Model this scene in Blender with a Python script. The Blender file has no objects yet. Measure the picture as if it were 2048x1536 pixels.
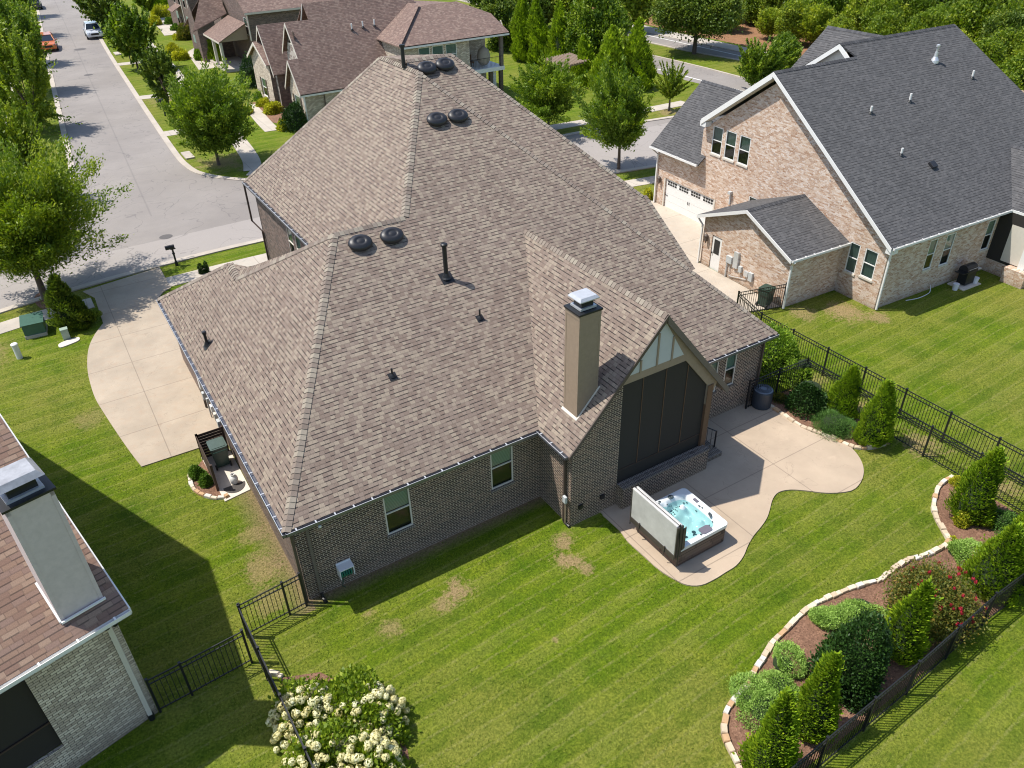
import bpy, math, random
import numpy as np
from mathutils import Vector, Matrix
from mathutils.geometry import tessellate_polygon
R = math.radians
scene = bpy.context.scene
COL = scene.collection
# ------------------------------------------------------------------ camera
FPX, YAW, PITCH, ROLL, CH = 1560.0, R(31.2), R(33.94), R(-1.526), 20.0
cy, sy, cp, sp = math.cos(YAW), math.sin(YAW), math.cos(PITCH), math.sin(PITCH)
F_ = np.array([sy*cp, cy*cp, -sp]); r0 = np.array([cy, -sy, 0.0]); u0 = np.cross(r0, F_)
cr, sr = math.cos(ROLL), math.sin(ROLL)
R_ = r0*cr+u0*sr; U_ = u0*cr-r0*sr
cam = bpy.data.cameras.new('camera'); co = bpy.data.objects.new('camera', cam); COL.objects.link(co)
M = Matrix(((R_[0], U_[0], -F_[0], 0), (R_[1], U_[1], -F_[1], 0), (R_[2], U_[2], -F_[2], CH), (0, 0, 0, 1)))
co.matrix_world = M
cam.sensor_width = 36; cam.lens = 36*FPX/2048; cam.clip_start = .5; cam.clip_end = 3000
scene.camera = co
# ------------------------------------------------------------------ light
SUN_AZ, SUN_EL = R(144), R(62)
w = bpy.data.worlds.new("World"); scene.world = w; w.use_nodes = True
nt = w.node_tree
sky = nt.nodes.new('ShaderNodeTexSky'); sky.sky_type = 'NISHITA'; sky.sun_disc = False
sky.sun_elevation = SUN_EL; sky.sun_rotation = R(-54); sky.air_density = 1.0; sky.dust_density = 1.0
bg = nt.nodes['Background']; nt.links.new(sky.outputs[0], bg.inputs[0]); bg.inputs[1].default_value = 0.14
sl = bpy.data.lights.new('sun', 'SUN'); sl.energy = 4.2; sl.angle = R(.53); sl.color = (1, .95, .87)
so = bpy.data.objects.new('sun', sl); COL.objects.link(so)
sd = Vector((math.cos(SUN_AZ)*math.cos(SUN_EL), math.sin(SUN_AZ)*math.cos(SUN_EL), math.sin(SUN_EL)))
so.rotation_euler = sd.to_track_quat('Z', 'Y').to_euler(); so.location = (0, 0, 60)
scene.view_settings.view_transform = 'Standard'; scene.view_settings.look = 'None'
scene.view_settings.exposure = 0.42; scene.view_settings.gamma = 1.0
scene.cycles.pixel_filter_type = 'BLACKMAN_HARRIS'; scene.cycles.filter_width = 1.1; scene.cycles.max_bounces = 5; scene.cycles.diffuse_bounces = 3; scene.cycles.transparent_max_bounces = 8
# ------------------------------------------------------------------ rays: photograph survey -> world metres
def ray(px, py): return F_+R_*(px-1024)/FPX-U_*(py-768)/FPX
def P(px, py, z=0.0):
    d = ray(px, py); t = (z-CH)/d[2]; return Vector((d[0]*t, d[1]*t, z))
def HP(px, py, n, p0):
    d = ray(px, py); o = np.array([0, 0, CH]); n = np.array(n, float); p0 = np.array(p0, float)
    return Vector(o+d*(((p0-o)@n)/(d@n)))
def UPH(px, py, b):
    d = ray(px, py); b = np.array(b, float); t = (d[:2]@b[:2])/(d[:2]@d[:2]); return CH+t*d[2]
# ------------------------------------------------------------------ node helpers
class N:
    def __init__(s, name):
        s.m = bpy.data.materials.new(name); s.m.use_nodes = True; s.t = s.m.node_tree
        s.b = s.t.nodes['Principled BSDF']
    def n(s, typ, **k):
        x = s.t.nodes.new(typ)
        for a, v in k.items(): setattr(x, a, v)
        return x
    def l(s, a, b): s.t.links.new(a, b)
    def setin(s, sock, v):
        if hasattr(v, 'is_linked') or isinstance(v, bpy.types.NodeSocket): s.l(v, sock)
        else: sock.default_value = v
    def math(s, op, a, b=0.0, c=0.0, clamp=False):
        x = s.n('ShaderNodeMath', operation=op); x.use_clamp = clamp
        s.setin(x.inputs[0], a); s.setin(x.inputs[1], b)
        if len(x.inputs) > 2: s.setin(x.inputs[2], c)
        return x.outputs[0]
    def uv(s):
        x = s.n('ShaderNodeUVMap'); x.uv_map = 'UVMap'; return x.outputs[0]
    def pos(s):
        return s.n('ShaderNodeNewGeometry').outputs['Position']
    def sep(s, v):
        x = s.n('ShaderNodeSeparateXYZ'); s.l(v, x.inputs[0]); return x.outputs
    def comb(s, a, b, c=0.0):
        x = s.n('ShaderNodeCombineXYZ'); s.setin(x.inputs[0], a); s.setin(x.inputs[1], b); s.setin(x.inputs[2], c); return x.outputs[0]
    def noise(s, vec, scale, detail=3, rough=.6, dist=0.0):
        x = s.n('ShaderNodeTexNoise'); s.l(vec, x.inputs['Vector']); x.inputs['Scale'].default_value = scale
        x.inputs['Detail'].default_value = detail; x.inputs['Roughness'].default_value = rough; x.inputs['Distortion'].default_value = dist
        return x.outputs['Fac']
    def white(s, vec):
        x = s.n('ShaderNodeTexWhiteNoise'); x.noise_dimensions = '3D'; s.l(vec, x.inputs['Vector']); return x.outputs['Value']
    def ramp(s, fac, stops, interp='LINEAR'):
        x = s.n('ShaderNodeValToRGB'); x.color_ramp.interpolation = interp; e = x.color_ramp.elements
        while len(e) < len(stops): e.new(.5)
        for k, (p, c) in enumerate(stops):
            e[k].position = p; e[k].color = (c[0], c[1], c[2], 1) if len(c) == 3 else c
        s.l(fac, x.inputs[0]); return x.outputs[0]
    def mix(s, f, a, b, mode='MIX'):
        x = s.n('ShaderNodeMix'); x.data_type = 'RGBA'; x.blend_type = mode
        s.setin(x.inputs[0], f)
        for i, v in ((6, a), (7, b)):
            if isinstance(v, tuple): x.inputs[i].default_value = (v[0], v[1], v[2], 1)
            else: s.l(v, x.inputs[i])
        return x.outputs[2]
    def maprange(s, v, a, b, c=0.0, d=1.0):
        x = s.n('ShaderNodeMapRange'); s.l(v, x.inputs[0])
        for i, q in enumerate((a, b, c, d)): x.inputs[i+1].default_value = q
        return x.outputs[0]
    def color(s, c): s.setin(s.b.inputs['Base Color'], c if not isinstance(c, tuple) else (c[0], c[1], c[2], 1))
    def rough(s, r): s.setin(s.b.inputs['Roughness'], r)
    def bump(s, h, strength=.5, dist=.02):
        x = s.n('ShaderNodeBump'); x.inputs['Strength'].default_value = strength; x.inputs['Distance'].default_value = dist
        s.l(h, x.inputs['Height']); s.l(x.outputs[0], s.b.inputs['Normal'])
def g(c, k): return tuple(min(1, a*k) for a in c)
def plain(name, c, rough=.6, metal=0.0, var=.12, scale=6.0, bump=0.0):
    k = N(name); f = k.noise(k.pos(), scale, 4, .65)
    k.color(k.mix(f, g(c, 1-var*1.6), g(c, 1+var*1.6))); k.rough(rough); k.b.inputs['Metallic'].default_value = metal
    if bump: k.bump(k.noise(k.pos(), scale*12, 3, .7), bump, .01)
    return k.m
def shingle(name, cols, w=.21, h=.147, joint=.42, bstr=.7):
    k = N(name); u, v, _ = k.sep(k.uv())
    vv = k.math('DIVIDE', v, h); row = k.math('FLOOR', vv); fv = k.math('FRACT', vv)
    rr = k.white(k.comb(row, 3.7)); uu = k.math('ADD', k.math('DIVIDE', u, w), k.math('MULTIPLY', rr, 9.0))
    uu = k.math('ADD', uu, k.math('MULTIPLY', k.noise(k.comb(uu, row), 1.3, 1), .55))
    c1 = k.math('FLOOR', uu); fu = k.math('FRACT', uu)
    rnd = k.white(k.comb(c1, row, 1.0)); tab = k.math('GREATER_THAN', k.white(k.comb(c1, row, 5.0)), .45)
    col = k.ramp(rnd, cols, 'CONSTANT')
    big = k.noise(k.uv(), .22, 3); col = k.mix(k.maprange(big, .3, .7, .0, .18), col, g(cols[0][1], .62))
    stv = k.noise(k.comb(k.math('MULTIPLY', u, 1.1), k.math('MULTIPLY', v, .10)), 1.0, 4, .7); col = k.mix(k.maprange(stv, .5, .72, 0, .22), col, g(cols[0][1], .55))
    fine = k.noise(k.uv(), 38, 3, .8); col = k.mix(k.maprange(fine, .25, .75), k.mix(1.0, col, (.74, .74, .74), 'MULTIPLY'), k.mix(1.0, col, (1.22, 1.22, 1.22), 'MULTIPLY'))
    edge = k.math('MULTIPLY', k.math('LESS_THAN', fv, .22), k.math('ADD', k.math('MULTIPLY', tab, .7), .3))  # shadow line below each course and tab, painted dark into the colour
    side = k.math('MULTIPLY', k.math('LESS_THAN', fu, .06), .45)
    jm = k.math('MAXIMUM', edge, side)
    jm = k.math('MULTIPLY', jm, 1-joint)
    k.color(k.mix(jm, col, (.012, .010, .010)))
    k.rough(.92)
    hgt = k.math('ADD', k.math('MULTIPLY', k.math('SUBTRACT', 1.0, fv), .7), k.math('MULTIPLY', tab, .35))
    hgt = k.math('ADD', hgt, k.math('MULTIPLY', fine, .25))
    k.bump(hgt, bstr, .014)
    return k.m
def brick(name, cols, mortar, w=.21, h=.073, m=.14, mw=.06, patch=.0, bstr=.6):
    k = N(name); u, v, _ = k.sep(k.uv())
    vv = k.math('DIVIDE', v, h); row = k.math('FLOOR', vv); fv = k.math('FRACT', vv)
    off = k.math('MULTIPLY', k.math('MODULO', row, 2.0), .5); uu = k.math('ADD', k.math('DIVIDE', u, w), off)
    c1 = k.math('FLOOR', uu); fu = k.math('FRACT', uu)
    rnd = k.white(k.comb(c1, row, 2.0))
    if patch: rnd = k.math('ADD', k.math('MULTIPLY', rnd, 1-patch), k.math('MULTIPLY', k.noise(k.comb(u, k.math('MULTIPLY', v, 1.6)), 2.6, 4, .75), patch))
    col = k.ramp(rnd, cols, 'CONSTANT')
    fine = k.noise(k.uv(), 26, 3, .75); col = k.mix(k.maprange(fine, .2, .8), k.mix(1.0, col, (.7, .7, .7), 'MULTIPLY'), k.mix(1.0, col, (1.25, 1.25, 1.25), 'MULTIPLY'))
    mm = k.math('MAXIMUM', k.math('LESS_THAN', fv, m), k.math('LESS_THAN', fu, mw))
    gr = k.noise(k.uv(), .7, 4, .7); col = k.mix(k.maprange(gr, .42, .7, 0, .35), col, g(cols[0][1], .7))
    z_ = k.sep(k.pos())[2]; sp_ = k.math('MULTIPLY', k.maprange(k.math('ADD', z_, k.math('MULTIPLY', gr, .5)), .25, .75, .55, 0), 1.0); col = k.mix(sp_, col, (.20, .145, .09))
    k.color(k.mix(mm, col, mortar)); k.rough(.9)
    k.bump(k.math('ADD', k.math('SUBTRACT', 1.0, mm), k.math('MULTIPLY', fine, .3)), bstr, .006)
    return k.m
MAT = {}
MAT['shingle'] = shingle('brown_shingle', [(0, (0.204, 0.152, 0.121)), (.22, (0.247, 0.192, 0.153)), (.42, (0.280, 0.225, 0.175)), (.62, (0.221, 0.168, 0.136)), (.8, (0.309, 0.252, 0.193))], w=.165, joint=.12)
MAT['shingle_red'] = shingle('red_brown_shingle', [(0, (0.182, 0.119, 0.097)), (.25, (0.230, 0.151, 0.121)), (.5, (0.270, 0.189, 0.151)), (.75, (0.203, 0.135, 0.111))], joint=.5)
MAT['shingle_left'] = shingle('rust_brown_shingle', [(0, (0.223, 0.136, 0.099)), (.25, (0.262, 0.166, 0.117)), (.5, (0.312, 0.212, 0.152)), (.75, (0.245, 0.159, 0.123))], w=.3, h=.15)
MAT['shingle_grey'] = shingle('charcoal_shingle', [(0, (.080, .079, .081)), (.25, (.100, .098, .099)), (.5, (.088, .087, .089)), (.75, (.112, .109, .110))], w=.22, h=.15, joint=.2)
MAT['brick'] = brick('dark_brick', [(0, (0.067, 0.045, 0.035)), (.3, (0.106, 0.068, 0.051)), (.55, (0.050, 0.036, 0.030)), (.8, (0.151, 0.095, 0.069))], (0.560, 0.450, 0.343), w=.23, h=.080, m=.2, mw=.08)
MAT['brick_tan'] = brick('tumbled_tan_brick', [(0, (0.411, 0.242, 0.152)), (.3, (0.556, 0.385, 0.275)), (.42, (0.653, 0.507, 0.392)), (.55, (0.727, 0.614, 0.526)), (.66, (0.484, 0.327, 0.233)), (.76, (0.363, 0.314, 0.294))], (0.629, 0.542, 0.464), w=.22, h=.08, m=.1, mw=.05, patch=.55)
MAT['brick_white'] = brick('whitewashed_brick', [(0, (0.554, 0.463, 0.363)), (.35, (0.726, 0.628, 0.503)), (.65, (0.475, 0.391, 0.313)), (.85, (0.792, 0.687, 0.554))], (0.172, 0.142, 0.111), w=.25, h=.085, m=.22, mw=.09)
MAT['brick_far'] = brick('brown_brick', [(0, (.13, .085, .07)), (.4, (.20, .135, .11)), (.75, (.09, .065, .06))], (.28, .24, .21), w=.24, h=.09)
MAT['brick_soldier'] = brick('soldier_brick', [(0, (.09, .07, .06)), (.4, (.13, .10, .085)), (.75, (.07, .055, .05))], (.42, .38, .33), w=.075, h=.21, m=.06, mw=.16)
MAT['stone_wall'] = brick('rough_stone', [(0, (.32, .27, .23)), (.3, (.48, .43, .38)), (.6, (.22, .17, .15)), (.8, (.6, .56, .5))], (.42, .38, .34), w=.4, h=.2, patch=.3)
MAT['bronze'] = plain('bronze_trim', (.085, .062, .050), .5)
MAT['taupe'] = plain('taupe_trim', (.30, .225, .16), .6)
MAT['taupe_dark'] = plain('dark_taupe_trim', (.15, .12, .10), .6)
MAT['white'] = plain('white_paint', (.78, .77, .74), .5, var=.05)
MAT['cream'] = plain('cream_paint', (.62, .57, .49), .6, var=.05)
MAT['tan_sash'] = plain('tan_sash', (.62, .57, .50), .55, var=.04)
MAT['stucco'] = plain('pale_panel', (.50, .51, .50), .7, var=.04)
MAT['black'] = plain('black_metal', (.012, .013, .015), .45)
MAT['vent'] = plain('black_vent_plastic', (.020, .020, .023), .42, bump=.2)
MAT['gutter'] = plain('gutter_metal', (.20, .20, .22), .35, .6)
MAT['clip'] = plain('galvanised_clip', (.52, .53, .55), .35, .3)
MAT['galv'] = plain('galvanised_metal', (.62, .64, .66), .35, .5)
MAT['greenbox'] = plain('green_enamel', (.06, .13, .10), .35)
MAT['greenbin'] = plain('dark_green_plastic', (.018, .05, .038), .4)
MAT['greylid'] = plain('grey_green_lid', (.075, .11, .095), .4)
MAT['palegreen'] = plain('pale_green_enamel', (.30, .38, .31), .5)
MAT['meter'] = plain('meter_grey', (.48, .50, .50), .5)
MAT['wood'] = plain('cedar_wood', (.14, .075, .04), .7, scale=12)
MAT['darkwood'] = plain('dark_stained_wood', (.06, .035, .025), .7)
MAT['pergola'] = plain('weathered_pergola', (.33, .24, .19), .8)
MAT['trunk'] = plain('bark', (.115, .085, .065), .95, var=.35, scale=20, bump=.8)
MAT['soil'] = plain('bare_soil', (.30, .22, .14), .95, var=.3, scale=18)
MAT['rubber'] = plain('tyre_rubber', (.02, .02, .02), .8)
MAT['cloth'] = plain('white_cloth', (.72, .72, .75), .8, var=.05)
MAT['red_flower'] = plain('crimson_blossom', (.36, .015, .03), .7, var=.3, scale=30)
MAT['cream_flower'] = plain('cream_blossom', (.70, .66, .42), .8, var=.22, scale=3)
MAT['orange_leaf'] = plain('amber_leaf', (.50, .24, .03), .8, var=.3, scale=20)
def mat_grass():
    k = N('lawn_grass'); p = k.pos(); x, y, z = k.sep(p)
    b = k.noise(p, .10, 4, .62); c = k.noise(p, .75, 4, .65); d = k.noise(p, 5.5, 4, .75); e = k.noise(p, 34, 3, .8); e2 = k.noise(p, 95, 2, .8)
    base = k.ramp(c, [(.28, (.092, .170, .005)), (.5, (.152, .225, .009)), (.72, (.230, .280, .020))])
    base = k.mix(k.maprange(b, .44, .60, 0, .75), base, (.275, .262, .050)); b3 = k.noise(p, .33, 5, .7); base = k.mix(k.maprange(b3, .46, .30, 0, .65), base, (.060, .125, .004))
    d2 = k.noise(p, 13, 3, .7)
    base = k.mix(k.maprange(d, .38, .66, 0, .6), base, (.048, .095, .004))
    ux = k.math('ADD', k.math('MULTIPLY', y, .99), k.math('MULTIPLY', x, -.05))
    wob = k.math('ADD', k.math('MULTIPLY', b, 6.0), k.math('MULTIPLY', c, 1.2))
    def sine(f_):
        q_ = k.n('ShaderNodeMath', operation='SINE'); k.l(k.math('ADD', k.math('MULTIPLY', ux, f_), wob), q_.inputs[0]); return q_.outputs[0]
    s_a = sine(5.6); s_b = sine(11.2)
    base = k.mix(k.math('MULTIPLY', k.maprange(s_a, -.1, .5), k.maprange(k.noise(p, .45, 4, .65), .38, .62, .0, .34)), base, (.265, .280, .055))
    base = k.mix(k.math('MULTIPLY', k.maprange(s_a, -.1, -.7), k.maprange(k.noise(p, .5, 4, .65), .38, .62, .0, .30)), base, (.072, .138, .005))
    base = k.mix(k.math('MULTIPLY', k.maprange(s_b, .8, 1.0), k.maprange(d, .42, .6, .0, .5)), base, (.33, .32, .10))
    # worn dry turf in known places
    def blob(bx, by, r, amt):
        dx = k.math('SUBTRACT', x, bx); dy = k.math('SUBTRACT', y, by)
        dd = k.math('SQRT', k.math('ADD', k.math('MULTIPLY', dx, dx), k.math('MULTIPLY', dy, dy)))
        dd = k.math('ADD', dd, k.math('ADD', k.math('MULTIPLY', k.math('SUBTRACT', d, .5), r*3.0), k.math('MULTIPLY', k.math('SUBTRACT', c, .5), r*2.6)))
        return k.math('MULTIPLY', k.maprange(dd, r*.35, r, 1, 0), amt)
    bl = None
    for (bx, by, r, amt) in BLOBS:
        q = blob(bx, by, r, amt); bl = q if bl is None else k.math('MAXIMUM', bl, q)
    base = k.mix(bl, base, (.34, .25, .12))
    # thin bare strip along the rear wall
    s1 = k.maprange(k.math('ADD', k.math('SUBTRACT', 18.4, y), k.math('MULTIPLY', d, .5)), .25, .85, 1, 0)
    s1 = k.math('MULTIPLY', s1, k.math('MULTIPLY', k.math('GREATER_THAN', x, 3.1), k.math('MULTIPLY', k.math('LESS_THAN', x, 12.3), k.math('LESS_THAN', y, 18.6))))
    s2 = k.maprange(k.math('ADD', k.math('SUBTRACT', 3.15, x), k.math('MULTIPLY', d, .8)), .4, 1.3, .85, 0)
    s2 = k.math('MULTIPLY', s2, k.math('MULTIPLY', k.math('GREATER_THAN', y, 17.9), k.math('LESS_THAN', y, 25.2)))
    s2 = k.math('MULTIPLY', s2, k.math('LESS_THAN', x, 3.2))
    base = k.mix(k.math('MAXIMUM', s1, s2, clamp=True), base, (.27, .19, .115))
    fine = k.math('ADD', k.math('MULTIPLY', d2, .55), k.math('ADD', k.math('MULTIPLY', e, .3), k.math('MULTIPLY', e2, .15)))
    base = k.mix(k.maprange(fine, .36, .64), k.mix(1.0, base, (.42, .47, .34), 'MULTIPLY'), k.mix(1.0, base, (1.5, 1.42, 1.6), 'MULTIPLY'))
    k.color(base); k.rough(.95); k.b.inputs['Specular IOR Level'].default_value = .15
    k.bump(k.math('ADD', k.math('MULTIPLY', d2, 1.6), e), .8, .06)
    return k.m
BLOBS = [(7.35, 16.1, 0.60, .95), (6.8, 15.85, 0.40, .8), (11.6, 15.9, 0.48, .9), (11.3, 15.1, 0.56, .95), (11.5, 14.5, 0.32, .8), (2.3, 20.6, 0.80, .7), (2.5, 22.4, 0.64, .55),
         (2.1, 19.1, .7, .55), (4.6, 16.8, .3, .7), (4.9, 15.9, .4, .6), (33.4, 21.4, 1.2, .9), (34.4, 20.2, .8, .8), (31.6, 22.6, .8, .7), (26.9, 15.5, .8, .7), (26.9, 12.5, .9, .8), (27.0, 9.5, 1.0, .7), (27, 18, .8, .5),
         (-5.2, 42, 1.6, .5), (-1.3, 33.4, .9, .4), (13.2, 66, 2.5, .7), (14.0, 90, 2.5, .6), (13.6, 76, 2.2, .5), (36.8, 46, .8, .8), (52, 56, 1.6, .8), (71.5, 72.5, 1.6, .7), (7.2, 7.6, .5, .4), (23.7, 21.0, .6, .4), (9.0, 12.7, .16, .8)]
MAT['grass'] = mat_grass()
def mat_asphalt():
    k = N('asphalt'); p = k.pos(); x, y, z = k.sep(p)
    a = k.noise(p, .12, 4, .6); b = k.noise(p, 1.6, 4, .7); c = k.noise(p, 60, 2, .8)
    col = k.mix(k.maprange(a, .35, .65), (.235, .210, .190), (.300, .270, .245))
    col = k.mix(k.maprange(b, .3, .7, 0, .3), col, (.20, .185, .18))
    patch = k.math('LESS_THAN', k.math('ADD', k.math('SUBTRACT', y, k.math('MULTIPLY', x, .02)), k.math('MULTIPLY', b, .15)), 52.3)
    col = k.mix(k.math('MULTIPLY', patch, .6), col, (.36, .325, .30))
    # crown seam down the middle of the street
    sm = k.math('ABSOLUTE', k.math('SUBTRACT', k.math('SUBTRACT', x, 6.4), k.math('MULTIPLY', k.math('SUBTRACT', y, 70.0), .055)))
    sm = k.math('MULTIPLY', k.maprange(k.math('ADD', sm, k.math('MULTIPLY', b, .1)), .05, .14, .35, 0), k.math('GREATER_THAN', y, 57.0))
    col = k.mix(sm, col, (.12, .11, .11))
    cf = k.math('ABSOLUTE', k.math('SUBTRACT', k.noise(p, .28, 3, .55, .6), .5)); col = k.mix(k.maprange(cf, .0, .007, .5, 0), col, (.11, .10, .10))
    col = k.mix(k.maprange(c, .3, .7), k.mix(1.0, col, (.86, .86, .86), 'MULTIPLY'), k.mix(1.0, col, (1.13, 1.13, 1.13), 'MULTIPLY'))
    k.color(col); k.rough(.9); k.bump(c, .2, .01); return k.m
MAT['asphalt'] = mat_asphalt()
def concrete(name, c, joints=None, fine=.12, stain=.2, warm=(.5, .34, .22)):
    k = N(name); p = k.pos(); x, y, z = k.sep(p)
    a = k.noise(p, .55, 4, .6); b = k.noise(p, 2.8, 4, .7); e = k.noise(p, 70, 2, .85)
    col = k.mix(k.maprange(a, .35, .7), g(c, 1.07), g(c, .86)); col = k.mix(k.maprange(b, .5, .75, 0, stain), col, warm)
    cr_ = k.math('ABSOLUTE', k.math('SUBTRACT', k.noise(p, .5, 4, .6, .8), .5)); col = k.mix(k.maprange(cr_, 0, .004, .28, 0), col, g(c, .35))
    s3 = k.noise(p, .9, 5, .7, .4); col = k.mix(k.maprange(s3, .60, .68, 0, .28), col, g(c, 1.3)); col = k.mix(k.maprange(s3, .30, .24, 0, .25), col, g(c, .6))
    if joints:
        for (nx, ny, off, per) in joints:
            d = k.math('ADD', k.math('MULTIPLY', x, nx), k.math('MULTIPLY', y, ny)); d = k.math('SUBTRACT', d, off)
            if per: d = k.math('SUBTRACT', k.math('MULTIPLY', k.math('FRACT', k.math('ADD', k.math('DIVIDE', d, per), .5)), per), per/2)
            jj = k.math('LESS_THAN', k.math('ABSOLUTE', d), .020)
            col = k.mix(k.math('MULTIPLY', jj, .42), col, (.10, .075, .06))
    col = k.mix(k.maprange(e, .25, .75), k.mix(1.0, col, (1-fine,)*3, 'MULTIPLY'), k.mix(1.0, col, (1+fine,)*3, 'MULTIPLY'))
    k.color(col); k.rough(.85); k.bump(e, .15, .01); return k.m
MAT['patio'] = concrete('tan_patio_concrete', (.44, .345, .25), [(0, 1, 14.85, 0), (0, 1, 12.35, 0), (0, 1, 17.35, 0), (1, 0, 17.3, 3.6)], .05, .22, (.42, .30, .22))
MAT['drive'] = concrete('aggregate_concrete', (.40, .33, .25), [(0, 1, 34.3, 3.05), (1, 0, .98, 0)], .17, .3, (.42, .27, .17))
MAT['walk'] = concrete('pale_concrete', (.47, .42, .355), [(1, 0, 0, 1.6)], .08, .2)
MAT['kerb'] = concrete('kerb_concrete', (.46, .405, .34), None, .08, .3, (.35, .27, .2))
MAT['gdrive'] = concrete('neighbour_concrete', (.46, .40, .325), [(0, 1, 36.3, 3.6), (1, 0, 31.6, 0)], .07, .2)
def mat_mulch(name, c1, c2):
    k = N(name); p = k.pos(); v = k.n('ShaderNodeTexVoronoi'); k.l(p, v.inputs['Vector']); v.inputs['Scale'].default_value = 26
    r = k.noise(v.outputs['Color'], 1.0, 1); a = k.noise(p, 1.2, 3)
    col = k.mix(k.maprange(r, .3, .7), c1, c2); col = k.mix(k.maprange(a, .4, .7, 0, .5), col, g(c1, .7))
    k.color(col); k.rough(.95); k.bump(k.noise(p, 40, 3, .8), .9, .04); return k.m
MAT['mulch'] = mat_mulch('bark_mulch', (.13, .062, .036), (.36, .20, .125))
MAT['pine_straw'] = mat_mulch('pine_straw', (.20, .095, .045), (.38, .20, .10))
def mat_stone():
    k = N('limestone_edging'); at = k.n('ShaderNodeAttribute'); at.attribute_name = 'rnd'
    c = k.ramp(at.outputs['Fac'], [(0, (.62, .50, .36)), (.4, (.74, .64, .50)), (.7, (.56, .36, .20)), (.85, (.70, .66, .60))], 'CONSTANT')
    f = k.noise(k.pos(), 14, 4, .7); k.color(k.mix(f, k.mix(1.0, c, (.72, .7, .66), 'MULTIPLY'), c)); k.rough(.9); k.bump(f, .5, .02); return k.m
MAT['stone'] = mat_stone()
def mat_caps(name, cols):
    k = N(name); at = k.n('ShaderNodeAttribute'); at.attribute_name = 'rnd'
    c = k.ramp(at.outputs['Fac'], cols, 'CONSTANT'); f = k.noise(k.pos(), 36, 3, .8)
    k.color(k.mix(f, k.mix(1.0, c, (.7, .7, .7), 'MULTIPLY'), k.mix(1.0, c, (1.3, 1.3, 1.3), 'MULTIPLY'))); k.rough(.92); return k.m
MAT['caps'] = mat_caps('brown_cap_shingle', [(0, (0.021, 0.017, 0.013)), (.03, (0.176, 0.139, 0.113)), (.25, (0.232, 0.194, 0.157)), (.5, (0.205, 0.163, 0.133)), (.75, (0.281, 0.244, 0.193))])
MAT['caps_grey'] = mat_caps('charcoal_cap_shingle', [(0, (.055, .055, .06)), (.5, (.08, .08, .085))])
MAT['caps_red'] = mat_caps('red_cap_shingle', [(0, (.16, .11, .09)), (.5, (.21, .15, .12))])
def leafmat(name, dark, mid, light, trans=.35, gloss=.35):
    k = N(name); at = k.n('ShaderNodeAttribute'); at.attribute_name = 'rnd'
    c = k.ramp(at.outputs['Fac'], [(0, dark), (.5, mid), (1, light)])
    k.color(c); k.rough(.55); k.b.inputs['Specular IOR Level'].default_value = gloss
    tr = k.n('ShaderNodeBsdfTranslucent'); k.l(k.mix(1.0, c, (1.25, 1.35, .6), 'MULTIPLY'), tr.inputs[0])
    mx = k.n('ShaderNodeMixShader'); mx.inputs[0].default_value = trans
    k.l(k.b.outputs[0], mx.inputs[1]); k.l(tr.outputs[0], mx.inputs[2]); k.l(mx.outputs[0], k.t.nodes['Material Output'].inputs[0]); return k.m
MAT['leaf'] = leafmat('street_tree_leaf', (0.055, 0.114, 0.010), (0.140, 0.224, 0.016), (0.356, 0.427, 0.026))
MAT['leaf_yellow'] = leafmat('elm_leaf', (0.058, 0.116, 0.009), (0.166, 0.242, 0.013), (0.390, 0.423, 0.026))
MAT['leaf_dark'] = leafmat('dark_tree_leaf', (0.055, 0.100, 0.013), (0.125, 0.189, 0.019), (0.292, 0.334, 0.029), .25)
MAT['leaf_wood'] = leafmat('woodland_leaf', (0.107, 0.162, 0.016), (0.235, 0.314, 0.024), (0.570, 0.579, 0.046))
MAT['arb'] = leafmat('arborvitae_spray', (0.074, 0.155, 0.011), (0.228, 0.352, 0.017), (0.520, 0.617, 0.032), .2, .2)
MAT['giant'] = leafmat('green_giant_spray', (0.091, 0.172, 0.013), (0.305, 0.421, 0.025), (0.612, 0.701, 0.048), .2, .2)
MAT['holly'] = leafmat('glossy_holly_leaf', (0.013, 0.038, 0.006), (0.028, 0.075, 0.010), (0.066, 0.137, 0.019), .1, .35)
MAT['laurel'] = leafmat('bright_shrub_leaf', (0.071, 0.146, 0.013), (0.206, 0.329, 0.025), (0.460, 0.589, 0.053), .25)
MAT['box'] = leafmat('boxwood_leaf', (0.052, 0.123, 0.014), (0.123, 0.228, 0.025), (0.228, 0.350, 0.038), .25)
MAT['nepeta'] = leafmat('catmint_leaf', (0.148, 0.252, 0.044), (0.317, 0.484, 0.098), (0.550, 0.714, 0.197), .25)
MAT['gold'] = leafmat('gold_shrub_leaf', (0.175, 0.193, 0.014), (0.455, 0.455, 0.026), (0.840, 0.770, 0.070), .3)
MAT['pineneedle'] = leafmat('soft_pine_needle', (0.052, 0.131, 0.026), (0.131, 0.263, 0.052), (0.245, 0.403, 0.096), .2)
MAT['hydleaf'] = leafmat('hydrangea_leaf', (0.070, 0.125, 0.011), (0.201, 0.289, 0.017), (0.483, 0.539, 0.035), .35)
MAT['myrtle'] = leafmat('crape_myrtle_leaf', (0.057, 0.086, 0.013), (0.143, 0.162, 0.023), (0.416, 0.229, 0.044), .3)
def mat_window(name, tint, blind=True):
    k = N(name); u, v, _ = k.sep(k.uv())
    if blind:
        f = k.math('FRACT', k.math('MULTIPLY', v, 18.0)); c = k.mix(k.maprange(f, .1, .9, 0, 1), g(tint, .45), tint)
    else: c = k.mix(k.noise(k.pos(), 1.1, 2), g(tint, .4), g(tint, 1.6))
    k.color(c); k.rough(.5); return k.m
MAT['blind'] = mat_window('green_white_blind', (.44, .53, .45))
MAT['blind_grey'] = mat_window('teal_blind', (.28, .40, .36))
MAT['interior'] = mat_window('dim_interior', (.020, .020, .020), False)
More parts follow.
